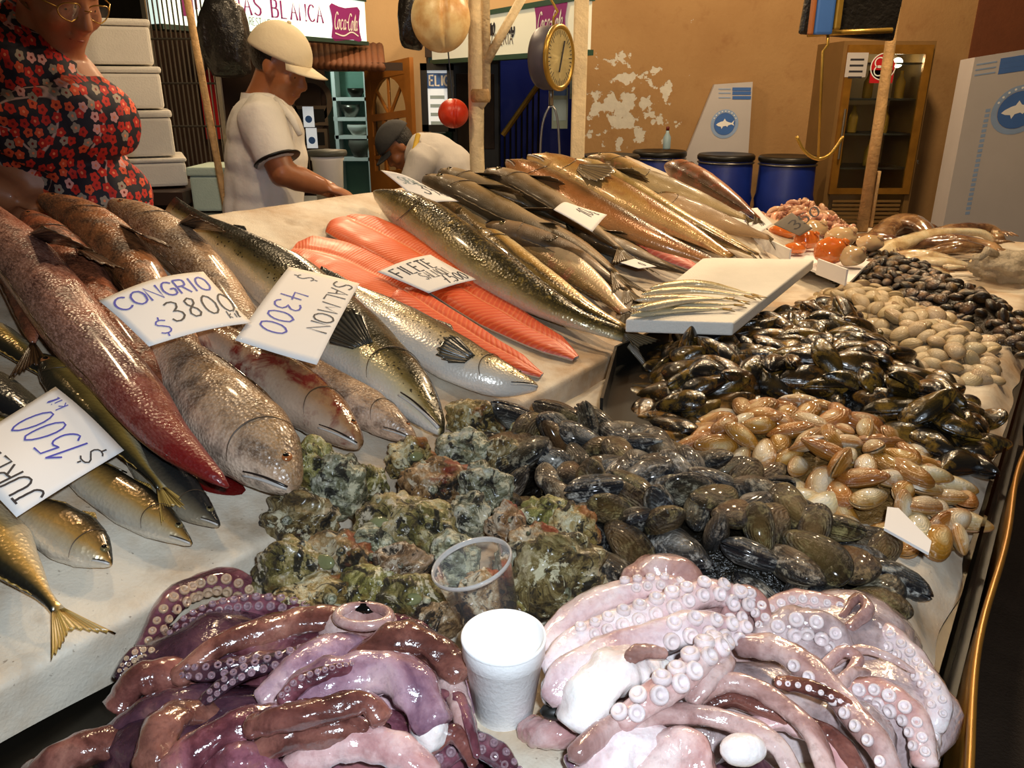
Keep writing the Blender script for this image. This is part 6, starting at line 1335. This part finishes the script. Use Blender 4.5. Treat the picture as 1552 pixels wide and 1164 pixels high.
def folds(v, amp=.006, sc=9, seed=0): return amp * noise.noise(V((v.x * sc, v.y * sc, v.z * sc * .45 + seed))) + amp * .5 * noise.noise(V((v.x * sc * 2.3, v.y * sc * 2.3, v.z * sc + seed)))
def shirtmat(n, a, b):
    m = Mat(n); m.pr(col=m.mix(m.noise(7, 4), a, b), rough=.8, normal=m.bump(m.noise(24, 4), .3, .01)); return m.m
SHIRT = shirtmat('white cotton smock', '#cfcac0', '#e6e0d6'); SHIRT2 = shirtmat('pale grey tee shirt', '#b8b2ac', '#cbc4bc'); TROUS = shirtmat('dark trousers', '#22242c', '#2e3038'); CAPM = shirtmat('cream cap cloth', '#d6c4a0', '#e8dcc0'); CAPD = shirtmat('dark grey cap cloth', '#2c2c2e', '#3e3c3a')

def Y(px, py, y): return at_y(px, py, y)
# --- man in white smock and cream cap
y0 = 3.0; C = Y(424, 100, y0); mh = rotm(R(-12), R(24)); k = .98
r = thing('person', 'person in white smock and cream cap looking down at work on the table', 'person', V((Y(410, 320, y0).x, y0, 0)))
mb = MB(); nb = Y(398, 158, y0 + .02); head_shapes(mb, C, mh, k, nb, .056)
ch = Y(405, 215, y0); mb.ball(ch, (.09, .13, .17)); mb.ball(Y(404, 300, y0), (.09, .13, .2))
sh = Y(396, 178, y0 - .16); el = Y(428, 262, y0 - .21); wr = Y(492, 284, y0 - .12)
mb.tube([sh, sh.lerp(el, .5), el, el.lerp(wr, .35), wr], [.062, .055, .048, .046, .031], 16); mb.ball(el, .047); hand_shapes(mb, wr, V((.9, .25, -.30)), V((.3, -.1, 1)), .95, .5, -1)
sh2 = Y(400, 178, y0 + .17); el2 = Y(440, 262, y0 + .24); wr2 = Y(505, 290, y0 + .10); mb.tube([sh2, el2, wr2], [.058, .048, .031], 14); hand_shapes(mb, wr2, V((.9, -.15, -.35)), V((.3, 0, 1)), .95, .6, 1)
fuse('body', mb, .0085, SKIN_A, r, 5); face_parts(r, C, mh, k)
mb = MB()
for px, py, a, b, c_ in ((396, 168, .085, .15, .06), (403, 200, .132, .185, .14), (404, 240, .14, .185, .16), (402, 285, .14, .18, .17), (402, 330, .15, .19, .2)): mb.ball(Y(px, py, y0), (a, b, c_))
mb.tube([Y(398, 150, y0 + .01), Y(396, 168, y0)], [.068, .085], 18)
sl = sh.lerp(el, .80); mb.tube([sh + V((0, .04, .02)), sh, sh.lerp(el, .4), sl], [.075, .082, .078, .076], 18); sl2 = sh2.lerp(el2, .8); mb.tube([sh2 - V((0, .04, -.02)), sh2, sl2], [.075, .08, .074], 18)
smk = fuse('smock', mb, .010, SHIRT, r, 5, lambda v: folds(v, .013, 8, 2))
d = (el - sh).normalized(); q = d.to_track_quat('Z', 'Y').to_matrix(); MB().lathe(sl - d * .012, [(.079, 0), (.082, .004), (.079, .008)], 30, None, q).build('cuff_piping', MT['black'], smk, True)
mb = MB().tube([Y(398, 150, y0) + V((.0, 0, .018)), Y(398, 160, y0), Y(398, 166, y0)], [.071, .080, .10], 24, False); mb.tube([Y(417, 150, y0 - .05), Y(442, 178, y0 - .09), Y(455, 205, y0 - .1)], [.012, .014, .01], 8); mb.build('collar', SHIRT, smk, True)
fuse('trousers', MB().tube([Y(402, 345, y0) + V((0, -.09, 0)), V((Y(402, 345, y0).x, y0 - .10, .5)), V((Y(402, 345, y0).x - .02, y0 - .11, .06))], [.10, .075, .06], 14).tube([Y(402, 345, y0) + V((0, .09, 0)), V((Y(402, 345, y0).x, y0 + .10, .5)), V((Y(402, 345, y0).x - .02, y0 + .11, .06))], [.10, .075, .06], 14).ball(Y(402, 345, y0), (.13, .17, .14)), .015, TROUS, r)
xl = Y(402, 345, y0).x
for s in (-1, 1): MB().ball((xl + .05, y0 + s * .105, .045), (.13, .05, .045), None, 16, 10).build('shoe', MT['black'], r, True)
vs, fs = dome(C, mh, k, (.105, .083, .094), lambda p: p.z > -.05 - .2 * min(0, p.x) * 0 and (p.x < .01 or p.z > .04) and not (p.x > .02 and p.z < .05) and p.z > -.035 + max(0, p.x + .03) * .8); mesh_obj('hair', vs, fs, HAIR, r, True)
vs, fs = dome(C + mh @ V((0, 0, .004)), mh, k, (.118, .094, .112), lambda p: p.z > .022); cap = mesh_obj('cap', vs, fs, CAPM, r, True); finish(cap, 0, .004)
def brim(c, m, k, mat, par, L=.085, w=.076, z=.040, drop=.012):
    vs = []; nu, nv = 18, 6
    for j in range(nv + 1):
        for i in range(nu + 1):
            a = -1 + 2 * i / nu; f = j / nv; x0 = .106 * sqrt(max(0, 1 - (a * w / .094) ** 2)) - .012; x = x0 * (1 - 0) + f * L * sqrt(max(.02, 1 - abs(a) ** 3)); vs.append(c + m @ (V((x, a * w, z - f * drop - .012 * a * a * (0.4 + f))) * k))
    fs = [(j * (nu + 1) + i, j * (nu + 1) + i + 1, (j + 1) * (nu + 1) + i + 1, (j + 1) * (nu + 1) + i) for j in range(nv) for i in range(nu)]
    return finish(mesh_obj('brim', vs, fs, mat, par, True), 0, .004)
brim(C, mh, k, CAPM, cap); MB().ball(C + mh @ V((-.01, 0, .148)), (.008, .008, .005), mh).build('cap_button', CAPM, cap, True)
# --- man bending over, grey tee shirt, dark cap
y0 = 4.25; C = Y(604, 222, y0); mh = rotm(R(180 + 14), R(48)); k = .9
r = thing('person', 'person in pale grey tee shirt and dark cap bending far forward', 'person', V((Y(680, 270, y0).x, y0, 0)))
mb = MB(); nb = Y(634, 228, y0); head_shapes(mb, C, mh, k, nb, .055); mb.ball(Y(660, 250, y0), (.11, .13, .09)); mb.ball(Y(688, 305, y0), (.10, .12, .16))
for s in (-1, 1):
    a = Y(640, 240, y0 + s * .18); b = Y(618, 292, y0 + s * .2); c_ = Y(585, 305, y0 + s * .1); mb.tube([a, b, c_], [.055, .045, .03], 14); hand_shapes(mb, c_, V((-.9, -s * .2, -.4)), V((-.2, 0, 1)), .95, .5, s)
fuse('body', mb, .009, SKIN_A, r, 4); face_parts(r, C, mh, k)
mb = MB()
for px, py, a, b, c_ in ((641, 226, .08, .15, .08), (655, 238, .15, .18, .12), (672, 255, .16, .18, .14), (686, 285, .15, .175, .18), (690, 320, .14, .17, .18)): mb.ball(Y(px, py, y0), (a, b, c_))
for s in (-1, 1): mb.tube([Y(645, 235, y0 + s * .14), Y(640, 242, y0 + s * .18), Y(624, 278, y0 + s * .2)], [.075, .078, .066], 14)
tee = fuse('tee_shirt', mb, .012, SHIRT2, r, 5, lambda v: folds(v, .008, 9, 5))
fuse('apron_strap', MB().tube([Y(634, 203, y0 - .12), Y(628, 228, y0 - .19), Y(625, 262, y0 - .24), Y(640, 300, y0 - .2)], [.014] * 4, 8), .006, plain('yellow strap', '#c8a22c', .6), r, 1)
hx = Y(690, 330, y0)
mb = MB().ball((hx.x, y0, hx.z), (.14, .17, .13))
for s in (-1, 1): mb.tube([(hx.x, y0 + s * .09, hx.z), (hx.x, y0 + s * .1, .45), (hx.x + .02, y0 + s * .1, .06)], [.10, .075, .06], 14)
fuse('trousers', mb, .016, TROUS, r)
for s in (-1, 1): MB().ball((hx.x - .04, y0 + s * .1, .045), (.13, .05, .045), None, 16, 10).build('shoe', MT['black'], r, True)
vs, fs = dome(C, mh, k, (.104, .083, .094), lambda p: (p.x < .0 and p.z > -.055) or p.z > .06); mesh_obj('hair', vs, fs, HAIR, r, True)
vs, fs = dome(C + mh @ V((0, 0, .004)), mh, k, (.118, .094, .108), lambda p: p.z > .03); cap = mesh_obj('cap', vs, fs, CAPD, r, True); finish(cap, 0, .004); brim(C, mh, k, CAPD, cap, .07)

# --- woman in a floral dress
def m_floral():
    m = Mat('navy dress cloth printed with flowers'); c = m.coord(); x, y_, z = m.xyz(c); w = m.n('CombineXYZ', {0: m.math('ADD', x, m.math('MULTIPLY', y_, .8)), 1: z}).outputs[0]
    n2 = m.n('TexNoise', {'Vector': c, 'Scale': 6.0, 'Detail': 1.0}).outputs['Color']; w = m.n('VectorMath', {0: w, 1: m.vmul(n2, (.03, .03, 0))}, operation='ADD').outputs[0]
    def layer(scale, base, off):
        ws = m.n('VectorMath', {0: w, 1: (off, off * .7, 0)}, operation='ADD').outputs[0]; vo = m.n('TexVoronoi', {'Vector': ws, 'Scale': scale, 'Randomness': .62}, voronoi_dimensions='2D')
        dl = m.n('VectorMath', {0: ws, 1: vo.outputs['Position']}, operation='SUBTRACT').outputs[0]; dx, dy, _ = m.xyz(dl); th = m.math('ARCTAN2', dy, dx); rr = m.math('MULTIPLY', m.n('VectorMath', {0: dl}, operation='LENGTH').outputs['Value'], scale)
        rnd_ = m.xyz(vo.outputs['Color']); ph = m.math('MULTIPLY', rnd_[1], 6.0)
        pet = m.math('MULTIPLY_ADD', m.math('COSINE', m.math('ADD', m.math('MULTIPLY', th, 5.0), ph)), .055, base); return rr, pet, rnd_
    rr, pet, rn = layer(40.0, .41, 0.0); f = m.math('LESS_THAN', rr, pet)
    col = m.ramp(rn[0], [(0, '#c02418'), (.34, '#d8502c'), (.55, '#b01c14'), (.68, '#98897a'), (.9, '#d89a94')], 'CONSTANT'); col = m.mix(m.math('LESS_THAN', rr, .12), col, m.mix(m.math('GREATER_THAN', rn[2], .5), '#e8845c', '#701010'))
    bgc = m.mix(m.noise(5, 2, .5, c), '#14101c', '#1c1626')
    vine = m.math('ABSOLUTE', m.math('SUBTRACT', m.noise(5.5, 1, .5, c), .5)); vm = m.ramp(vine, [(.006, .9), (.010, 0.0)]); bgc = m.mix(vm, bgc, '#c8a49c')
    m.pr(col=m.mix(f, bgc, col), rough=.75, normal=m.bump(m.noise(20, 3), .2, .008)); return m.m
y0 = 1.95; kx = .00153
r = thing('person', 'person in a navy dress with red and grey flowers leaning over the fish', 'person', V((Y(40, 330, y0).x, y0 + .05, 0)))
C = Y(88, -18, y0); mh = rotm(R(-30), R(30)); k = 1.0
mb = MB(); nb = Y(48, 92, y0 + .05); head_shapes(mb, C, mh, k, nb, .062, 1.12); mb.ball(C + mh @ V((.045, 0, -.115)), (.045, .045, .03))
mb.ball(Y(40, 160, y0 + .03), (.2, .15, .17)); mb.ball(Y(45, 300, y0 + .03), (.2, .16, .25))
a = Y(-60, 150, y0 - .08); b = Y(-70, 262, y0 - .14); c_ = Y(28, 304, y0 - .13); mb.tube([a, a.lerp(b, .5), b, b.lerp(c_, .4), c_], [.07, .066, .055, .05, .033], 16); mb.ball(b, .054); hand_shapes(mb, c_, V((.95, .1, -.2)), V((.2, -.2, 1)), .95, .4, -1)
fuse('body', mb, .009, SKIN_B, r, 5); face_parts(r, C, mh, k)
mb = MB()
for py, cx, hw in ((88, 52, 62), (110, 42, 105), (140, 32, 138), (165, 34, 152), (250, 40, 160), (285, 45, 168), (320, 50, 185), (380, 55, 200)): mb.ball(Y(cx, py, y0 + .04), (hw * kx, .165, .075 if py < 300 else .12))
mb.ball(Y(140, 178, y0 - .06), (.105, .10, .095)); mb.ball(Y(60, 195, y0 - .10), (.11, .10, .095)); mb.ball(Y(40, 205, y0 + .04), (.22, .16, .12)); mb.tube([Y(60, 80, y0 + .04), Y(48, 112, y0 + .04)], [.10, .17], 20); mb.ball(Y(-10, 42, y0 + .08), (.16, .14, .10)); mb.ball(Y(30, 78, y0 + .06), (.15, .14, .08)); mb.ball(Y(150, 300, y0 - .02), (.12, .12, .10))
mb.tube([Y(-40, 120, y0 - .02), a, a.lerp(b, .7)], [.10, .095, .09], 16)
fuse('dress', mb, .011, m_floral(), r, 6, lambda v: folds(v, .016, 9, 9))
zb = Y(50, 380, y0).z; cx = Y(50, 380, y0).x
MB().lathe((cx, y0 + .06, .35), [(.28, 0), (.29, .3), (.30, zb - .45), (.27, zb - .30)], 30).build('skirt', bpy.data.materials['navy dress cloth printed with flowers'], r, True)
for s in (-1, 1):
    MB().tube([(cx + s * .1, y0 + .06, .42), (cx + s * .1, y0 + .06, .06)], [.06, .04], 12).build('shin', SKIN_B, r, True); MB().ball((cx + s * .1 + .03, y0 + .02, .04), (.05, .12, .04), None, 14, 8).build('shoe', MT['black'], r, True)
vs, fs = dome(C, mh, k, (.112, .092, .106), lambda p: p.z > .055 or (p.x < .01 and p.z > -.07)); finish(mesh_obj('hair', vs, fs, HAIRB, r, True), 0, .006)
gl = thing('eyeglasses', 'thin metal rimmed eyeglasses on the woman in the floral dress', 'glasses', C)
for s in (-1, 1):
    pts = [C + mh @ V((.104 - .012 * abs(cos(a)), s * (.034 + .026 * cos(a)), -.004 + .020 * sin(a))) for a in [2 * pi * q / 20 for q in range(21)]]; MB().tube(pts, .0014, 6, False).build('lens_frame', MT['brass'], gl, True)
    n_ = len(pts) - 1; MB().add([C + mh @ V((.102, s * .034, -.004))] + pts[:-1], [(0, 1 + q, 1 + (q + 1) % n_) for q in range(n_)]).build('lens', CLR.m, gl, True)
    MB().tube([C + mh @ V((.092, s * .060, 0)), C + mh @ V((.06, s * .084, .002)), C + mh @ V((-.02, s * .090, .004))], .0014, 6).build('temple', MT['brass'], gl, True)
MB().tube([C + mh @ V((.105, -.008, .002)), C + mh @ V((.112, 0, .005)), C + mh @ V((.105, .008, .002))], .0014, 6).build('bridge', MT['brass'], gl, True)
# ------------------------------------------------------------------ price cards
def card(label, px, lines, pj, lift, mat='paper', bend=.0, aspect=None, name='price_card', nrm=None):
    """px: corners TL, TR, BR, BL as read; lines: (text, x, y, height, pen, ink, xs, slant) in card units (width 1, y down)"""
    q = [pj(x, y, l) for (x, y), l in zip(px, lift if isinstance(lift, (tuple, list)) else [lift] * 4)]; n = ((q[1] - q[0]).cross(q[3] - q[0])).normalized()
    if n.z < 0: n = -n
    w = ((q[1] - q[0]).length + (q[2] - q[3]).length) / 2; h = ((q[3] - q[0]).length + (q[2] - q[1]).length) / 2
    def mp(u, v, d=0.0): return q[0].lerp(q[1], u).lerp(q[3].lerp(q[2], u), v) + n * (d + bend * sin(pi * u) * (1 - .3 * v) + .15 * bend * sin(3 * u + 4 * v))
    r = thing(name, label, 'price card', (q[0] + q[1] + q[2] + q[3]) / 4); finish(MB().grid(lambda u, v: mp(u, v), 16, 12).build('sheet', MT[mat], r, True), 0, .0008)
    for text, x, y, hh, pen, ink, xs, sl in lines:
        t = MB(); write(t, text, lambda a, b: mp(x + a / w, y - b / h, .0012), 0, 0, hh * h, pen * h, None, 1.8, sl, xs, .012); t.build('lettering', MT[ink], r)
    return r
card('white card reading CONGRIO lying on the conger eels', [(150, 456), (308, 412), (381, 490), (226, 524)], [('CONGRIO', .05, .34, .24, .024, 'ink_blue', .98, .05), ('3800', .34, .76, .33, .024, 'ink_black', .88, .15), ('$', .16, .92, .28, .018, 'ink_blue', .9, .1), ('kil', .84, .88, .13, .014, 'ink_black', .8, .2)], on_slab, (.155, .15, .135, .15), bend=.010)
card('white card reading SALMON lying across the dark salmon', [(545, 430), (480, 553), (356, 516), (438, 404)], [('SALMON', .06, .32, .26, .024, 'ink_black', 1.25, .05), ('4300', .34, .86, .34, .026, 'ink_blue', 1.15, .1), ('$', .08, .84, .28, .020, 'ink_black', .8, .1)], on_slab, (.125, .125, .13, .13), bend=.006)
card('white card with blue 1500 lying upside down on the mackerel', [(25, 784), (-85, 690), (84, 587), (188, 682)], [('JUREL', .02, .26, .20, .018, 'ink_black', .85, .1), ('1500', .20, .80, .34, .016, 'ink_blue', .58, .2), ('$', .04, .86, .22, .014, 'ink_black', .8, .1), ('kil', .72, .94, .11, .010, 'ink_blue', .8, .2)], on_slab, (.06, .07, .07, .06), bend=.008)
card('white card reading FILETE resting on the salmon fillets', [(572, 412), (652, 386), (722, 424), (650, 444)], [('FILETE', .08, .40, .30, .03, 'ink_black', .72, .1), ('SALMON', .30, .66, .22, .02, 'card_dark', .6, .1), ('7.500', .48, .92, .26, .026, 'ink_black', .7, .2)], on_slab, (.04, .045, .04, .03), bend=.006)
card('white card with 3980 tipped up on the olive black fish', [(577, 258), (638, 278), (697, 306), (640, 309)], [('39800', .40, .72, .40, .03, 'ink_black', .7, .1), ('SIERRA', .16, .40, .22, .018, 'greyprint', .6, .1)], on_slab, (.12, .11, .08, .08), bend=.008)
card('white card with a curled edge on the grey brown pomfrets', [(839, 318), (860, 307), (920, 326), (898, 351)], [('10', .45, .75, .40, .035, 'ink_black', .8, .1), ('k', .80, .85, .25, .03, 'ink_black', .6, .1)], on_slab, (.175, .175, .16, .16), bend=.008)
card('white card standing against the farthest fish by the orange sacs', [(1104, 327), (1148, 315), (1172, 340), (1148, 357)], [('JIBIA', .15, .45, .26, .03, 'ink_blue', .6, .1), ('700', .45, .85, .25, .03, 'ink_black', .6, .1)], on_slab, (.05, .06, .05, .04), bend=.006)
card('dark grey brown card half covered by the pink prawns', [(1172, 340), (1200, 322), (1232, 346), (1212, 358)], [('350', .3, .7, .4, .04, 'ink_black', .7, .1)], lambda x, y, l: at_z(x, y, 1.06 + l), (0, .05, .03, -.01), mat='card_dark')
card('small white card corner sticking out between the pomfrets', [(940, 398), (962, 392), (995, 404), (968, 407)], [('20', .4, .8, .4, .05, 'ink_black', .7, .1)], on_slab, .09)
# ------------------------------------------------------------------ orange sacs in a carton tray
tr_ = thing('carton_tray', 'low white carton tray holding the orange sacs', 'tray', at_z(1210, 400, .95))
for a, b, hgt in (((1143, 352), (1200, 378), .045), ((1242, 392), (1286, 408), .05)):
    p, q = at_z(*a, 1.04), at_z(*b, 1.04); MB().quadbox([p, q, q - V((0, 0, hgt)), p - V((0, 0, hgt))], (q - p).cross(V((0, 0, 1))).normalized() * .006).build('tray_wall', MT['paper'], tr_)
q = [at_z(*a, .985) for a in ((1143, 372), (1285, 430), (1320, 395), (1210, 345))]; MB().quadbox(q, V((0, 0, -.008))).build('tray_floor', MT['paper'], tr_)
SAC = (lambda m: m.pr(col=m.mix(m.noise(14, 4), '#c84a14', '#d88a3a'), rough=.12, coat=1.0, sss=.2).m)(Mat('wet orange sac')); SACP = (lambda m: m.pr(col=m.mix(m.noise(14, 4), '#b89a6a', '#d8b890'), rough=.15, coat=1.0, sss=.2).m)(Mat('wet pale sac')); m_ = None
for k, (px, py, rx, ry, mt, lab) in enumerate([(1188, 350, 22, 11, SAC, 'orange red sac at the left end of the carton tray'), (1222, 364, 20, 14, SAC, 'orange sac with a glossy top in the tray middle'), (1260, 380, 26, 20, SAC, 'biggest round orange sac in front in the tray'), (1292, 388, 20, 16, SACP, 'pale yellow sac at the right end of the tray'), (1275, 358, 24, 14, SACP, 'pale pinkish sac behind the biggest orange one'), (1232, 346, 22, 12, SACP, 'pale sac at the back of the tray'), (1205, 376, 18, 9, SAC, 'flat orange sac by the front wall of the tray'), (1318, 368, 20, 12, SACP, 'pale sac next to the squid')]):
    kk = (at_z(px, py, 1.02) - CAMP).dot(V((0, cos(PITCH), -sin(PITCH)))) / FPX; c = at_z(px, py, .99 + ry * kk); b = MB().ball((0, 0, 0), 1, None, 26, 16); vs = []
    for v in b.v:
        d = 1 + .14 * noise.noise(v * 1.7 + V((k * 3, 0, 0))); vs.append(c + V((v.x * rx * kk * d, v.y * rx * kk * .8 * d, v.z * ry * kk * d)))
    r = thing('shellfish_sac', lab, 'shellfish', c - V((0, 0, ry * kk)), 'orange shellfish sacs'); mesh_obj('sac_body', vs, b.f, mt, r, True); MB().lathe(c + V((rx * kk * .55, -rx * kk * .3, ry * kk * .6)), [(rx * kk * .28, 0), (rx * kk * .2, rx * kk * .25), (rx * kk * .1, rx * kk * .28), (.0002, rx * kk * .15)], 12, None, rotm(.3, .6)).build('siphon', mt, r, True)
# ------------------------------------------------------------------ squid strips and pink prawns
SQ = [octomat('brown squid skin', '#3a2418', '#6a4832', '#94704e', '#c09a70', 10), octomat('cream squid flesh', '#a8845c', '#d8bc90', '#e8d4b0', '#f0e4c8', 10)]
wl = ['squid strip at the bottom of the far squid stack', 'cream squid strip low in the far stack', 'brown squid strip left of the pole', 'long brown squid strip across the middle of the stack', 'cream squid strip bending over the stack', 'brown arching squid strip at the top', 'squid strip ending nearest the carton', 'thin squid strip at the front of the stack', 'brown squid strip second from the top', 'pale squid strip touching the brown clams', 'brown squid strip at the rear of the stack', 'short squid strip by the pole foot']
for k, (pts, r_, z_, mi) in enumerate([([(1300, 392), (1380, 398), (1450, 400), (1480, 396)], 9, .0, 1), ([(1320, 380), (1400, 388), (1490, 392)], 9, .01, 1), ([(1288, 352), (1340, 362), (1400, 366)], 10, .02, 0), ([(1330, 366), (1420, 366), (1500, 372), (1520, 380)], 10, .03, 0), ([(1320, 372), (1400, 358), (1480, 352), (1515, 352)], 9, .045, 1), ([(1325, 350), (1360, 336), (1400, 345), (1430, 360)], 11, .04, 0), ([(1400, 368), (1460, 374), (1516, 366)], 9, .04, 0), ([(1310, 398), (1390, 404), (1460, 406)], 7, .0, 0), ([(1380, 352), (1440, 350), (1500, 346), (1522, 352)], 9, .05, 0), ([(1345, 404), (1400, 408), (1440, 404)], 7, .01, 1), ([(1350, 340), (1400, 344), (1450, 350)], 9, .02, 0), ([(1300, 360), (1325, 366), (1350, 374)], 8, .02, 0)]):
    r = thing('squid_strip', wl[k], 'squid', at_z(*pts[1], .94), 'squid strips'); OM['sq'] = SQ[mi]; arm(r, pts, r_ * 1.7, z_ + .02, 'sq', None, 0, .55, .8, 'strip', .6, n=30, seg=14)
    p = at_z(*pts[-1], .955 + z_); d = (at_z(*pts[-1], .955 + z_) - at_z(*pts[-2], .955 + z_)).normalized(); sdv = d.cross(V((0, 0, 1)))
    for j in (-1, 0, 1): MB().tube([p - d * .02 + sdv * j * .008, p + d * .03 + sdv * j * .014, p + d * .06 + sdv * j * .022 - V((0, 0, .006))], [.006, .005, .0015], 6).build('tentacle', SQ[mi], r, True)
PR = (lambda m: m.pr(col=m.hue(m.mix(m.noise(40, 3), '#c88a66', '#e0b494'), .03, .4), rough=.3, coat=.4).m)(Mat('cooked prawn shell'))
def prawn_mesh():
    b = MB(); n = 12; P = [V((.5 * cos(a), .32 * sin(a), .03 * sin(a * 2))) for a in [pi * .05 + pi * .95 * i / n for i in range(n + 1)]]; R_ = [.03 + .14 * sin(pi * (.12 + .8 * i / n)) * (1 + .12 * (i % 2)) for i in range(n + 1)]; b.tube(P, R_, 10); b.tube([P[0], P[0] + V((.0, -.16, .03))], [.05, .1], 6); b.tube([P[-1], P[-1] + V((-.06, -.14, .05))], [.03, .006], 5)
    me = bpy.data.meshes.new('prawn'); me.from_pydata([tuple(v) for v in b.v], [], b.f); me.polygons.foreach_set('use_smooth', [True] * len(me.polygons)); me.materials.append(PR); me.update(); return me
pm = prawn_mesh(); hq = Heap([(1150, 322), (1190, 312), (1240, 312), (1290, 335), (1285, 358), (1230, 350), (1180, 345)], .97, .06, .12); rg = random.Random(5)
hq.bed('prawn_bed', 'pink mass of prawns packed under the prawn heap', plain('pink prawn bed', '#9a6a4e', .4, .3, 40, .8, 90))
for x, y in hq.darts(.026, rg, cap=150):
    o = bpy.data.objects.new('prawn', pm); COL.objects.link(o); o.matrix_world = Matrix.Translation(V((x, y, hq.z(x, y) + .012))) @ frame(hq.normal(x, y), rg.uniform(0, 6.3), rg.gauss(0, .3), rg.gauss(0, .5)).to_4x4() @ Matrix.Scale(.062 * rg.uniform(.8, 1.2), 4); tag(o, 'small pink prawn ' + min(((1165, 325, 'at the fish end of the far heap'), (1210, 318, 'on top of the far prawn heap'), (1265, 335, 'beside the thin pole foot'), (1210, 345, 'behind the dark card'), (1255, 352, 'just behind the orange sacs')), key=lambda q: (at_z(q[0], q[1], 1.0) - V((x, y, 1.0))).length)[2], 'prawn', 'pink prawns')
# crumpled clear bag by the squid
BAGC = (lambda m: m.pr(col='#cfc4b0', rough=.2, trans=.55, ior=1.1, normal=m.bump(m.noise(40, 4), .8, .02)).m)(Mat('cloudy bag plastic'))
r = thing('plastic_bag', 'crumpled cloudy plastic bag lying beyond the squid strips', 'bag', at_z(1520, 415, .94)); c = at_z(1528, 402, .985); b = MB().ball((0, 0, 0), 1, None, 40, 26); vs = []
for v in b.v:
    d = 1 + .35 * noise.noise(v * 1.8) + .18 * noise.noise(v * 5); vs.append(c + V((v.x * .11 * d, v.y * .09 * d, v.z * .05 * d)))
mesh_obj('bag_body', vs, b.f, BAGC, r, True); MB().tube([c + V((-.06, -.02, .04)), c + V((-.10, -.03, .055)), c + V((-.13, -.05, .03))], [.012, .016, .006], 8).build('bag_knot', BAGC, r, True)
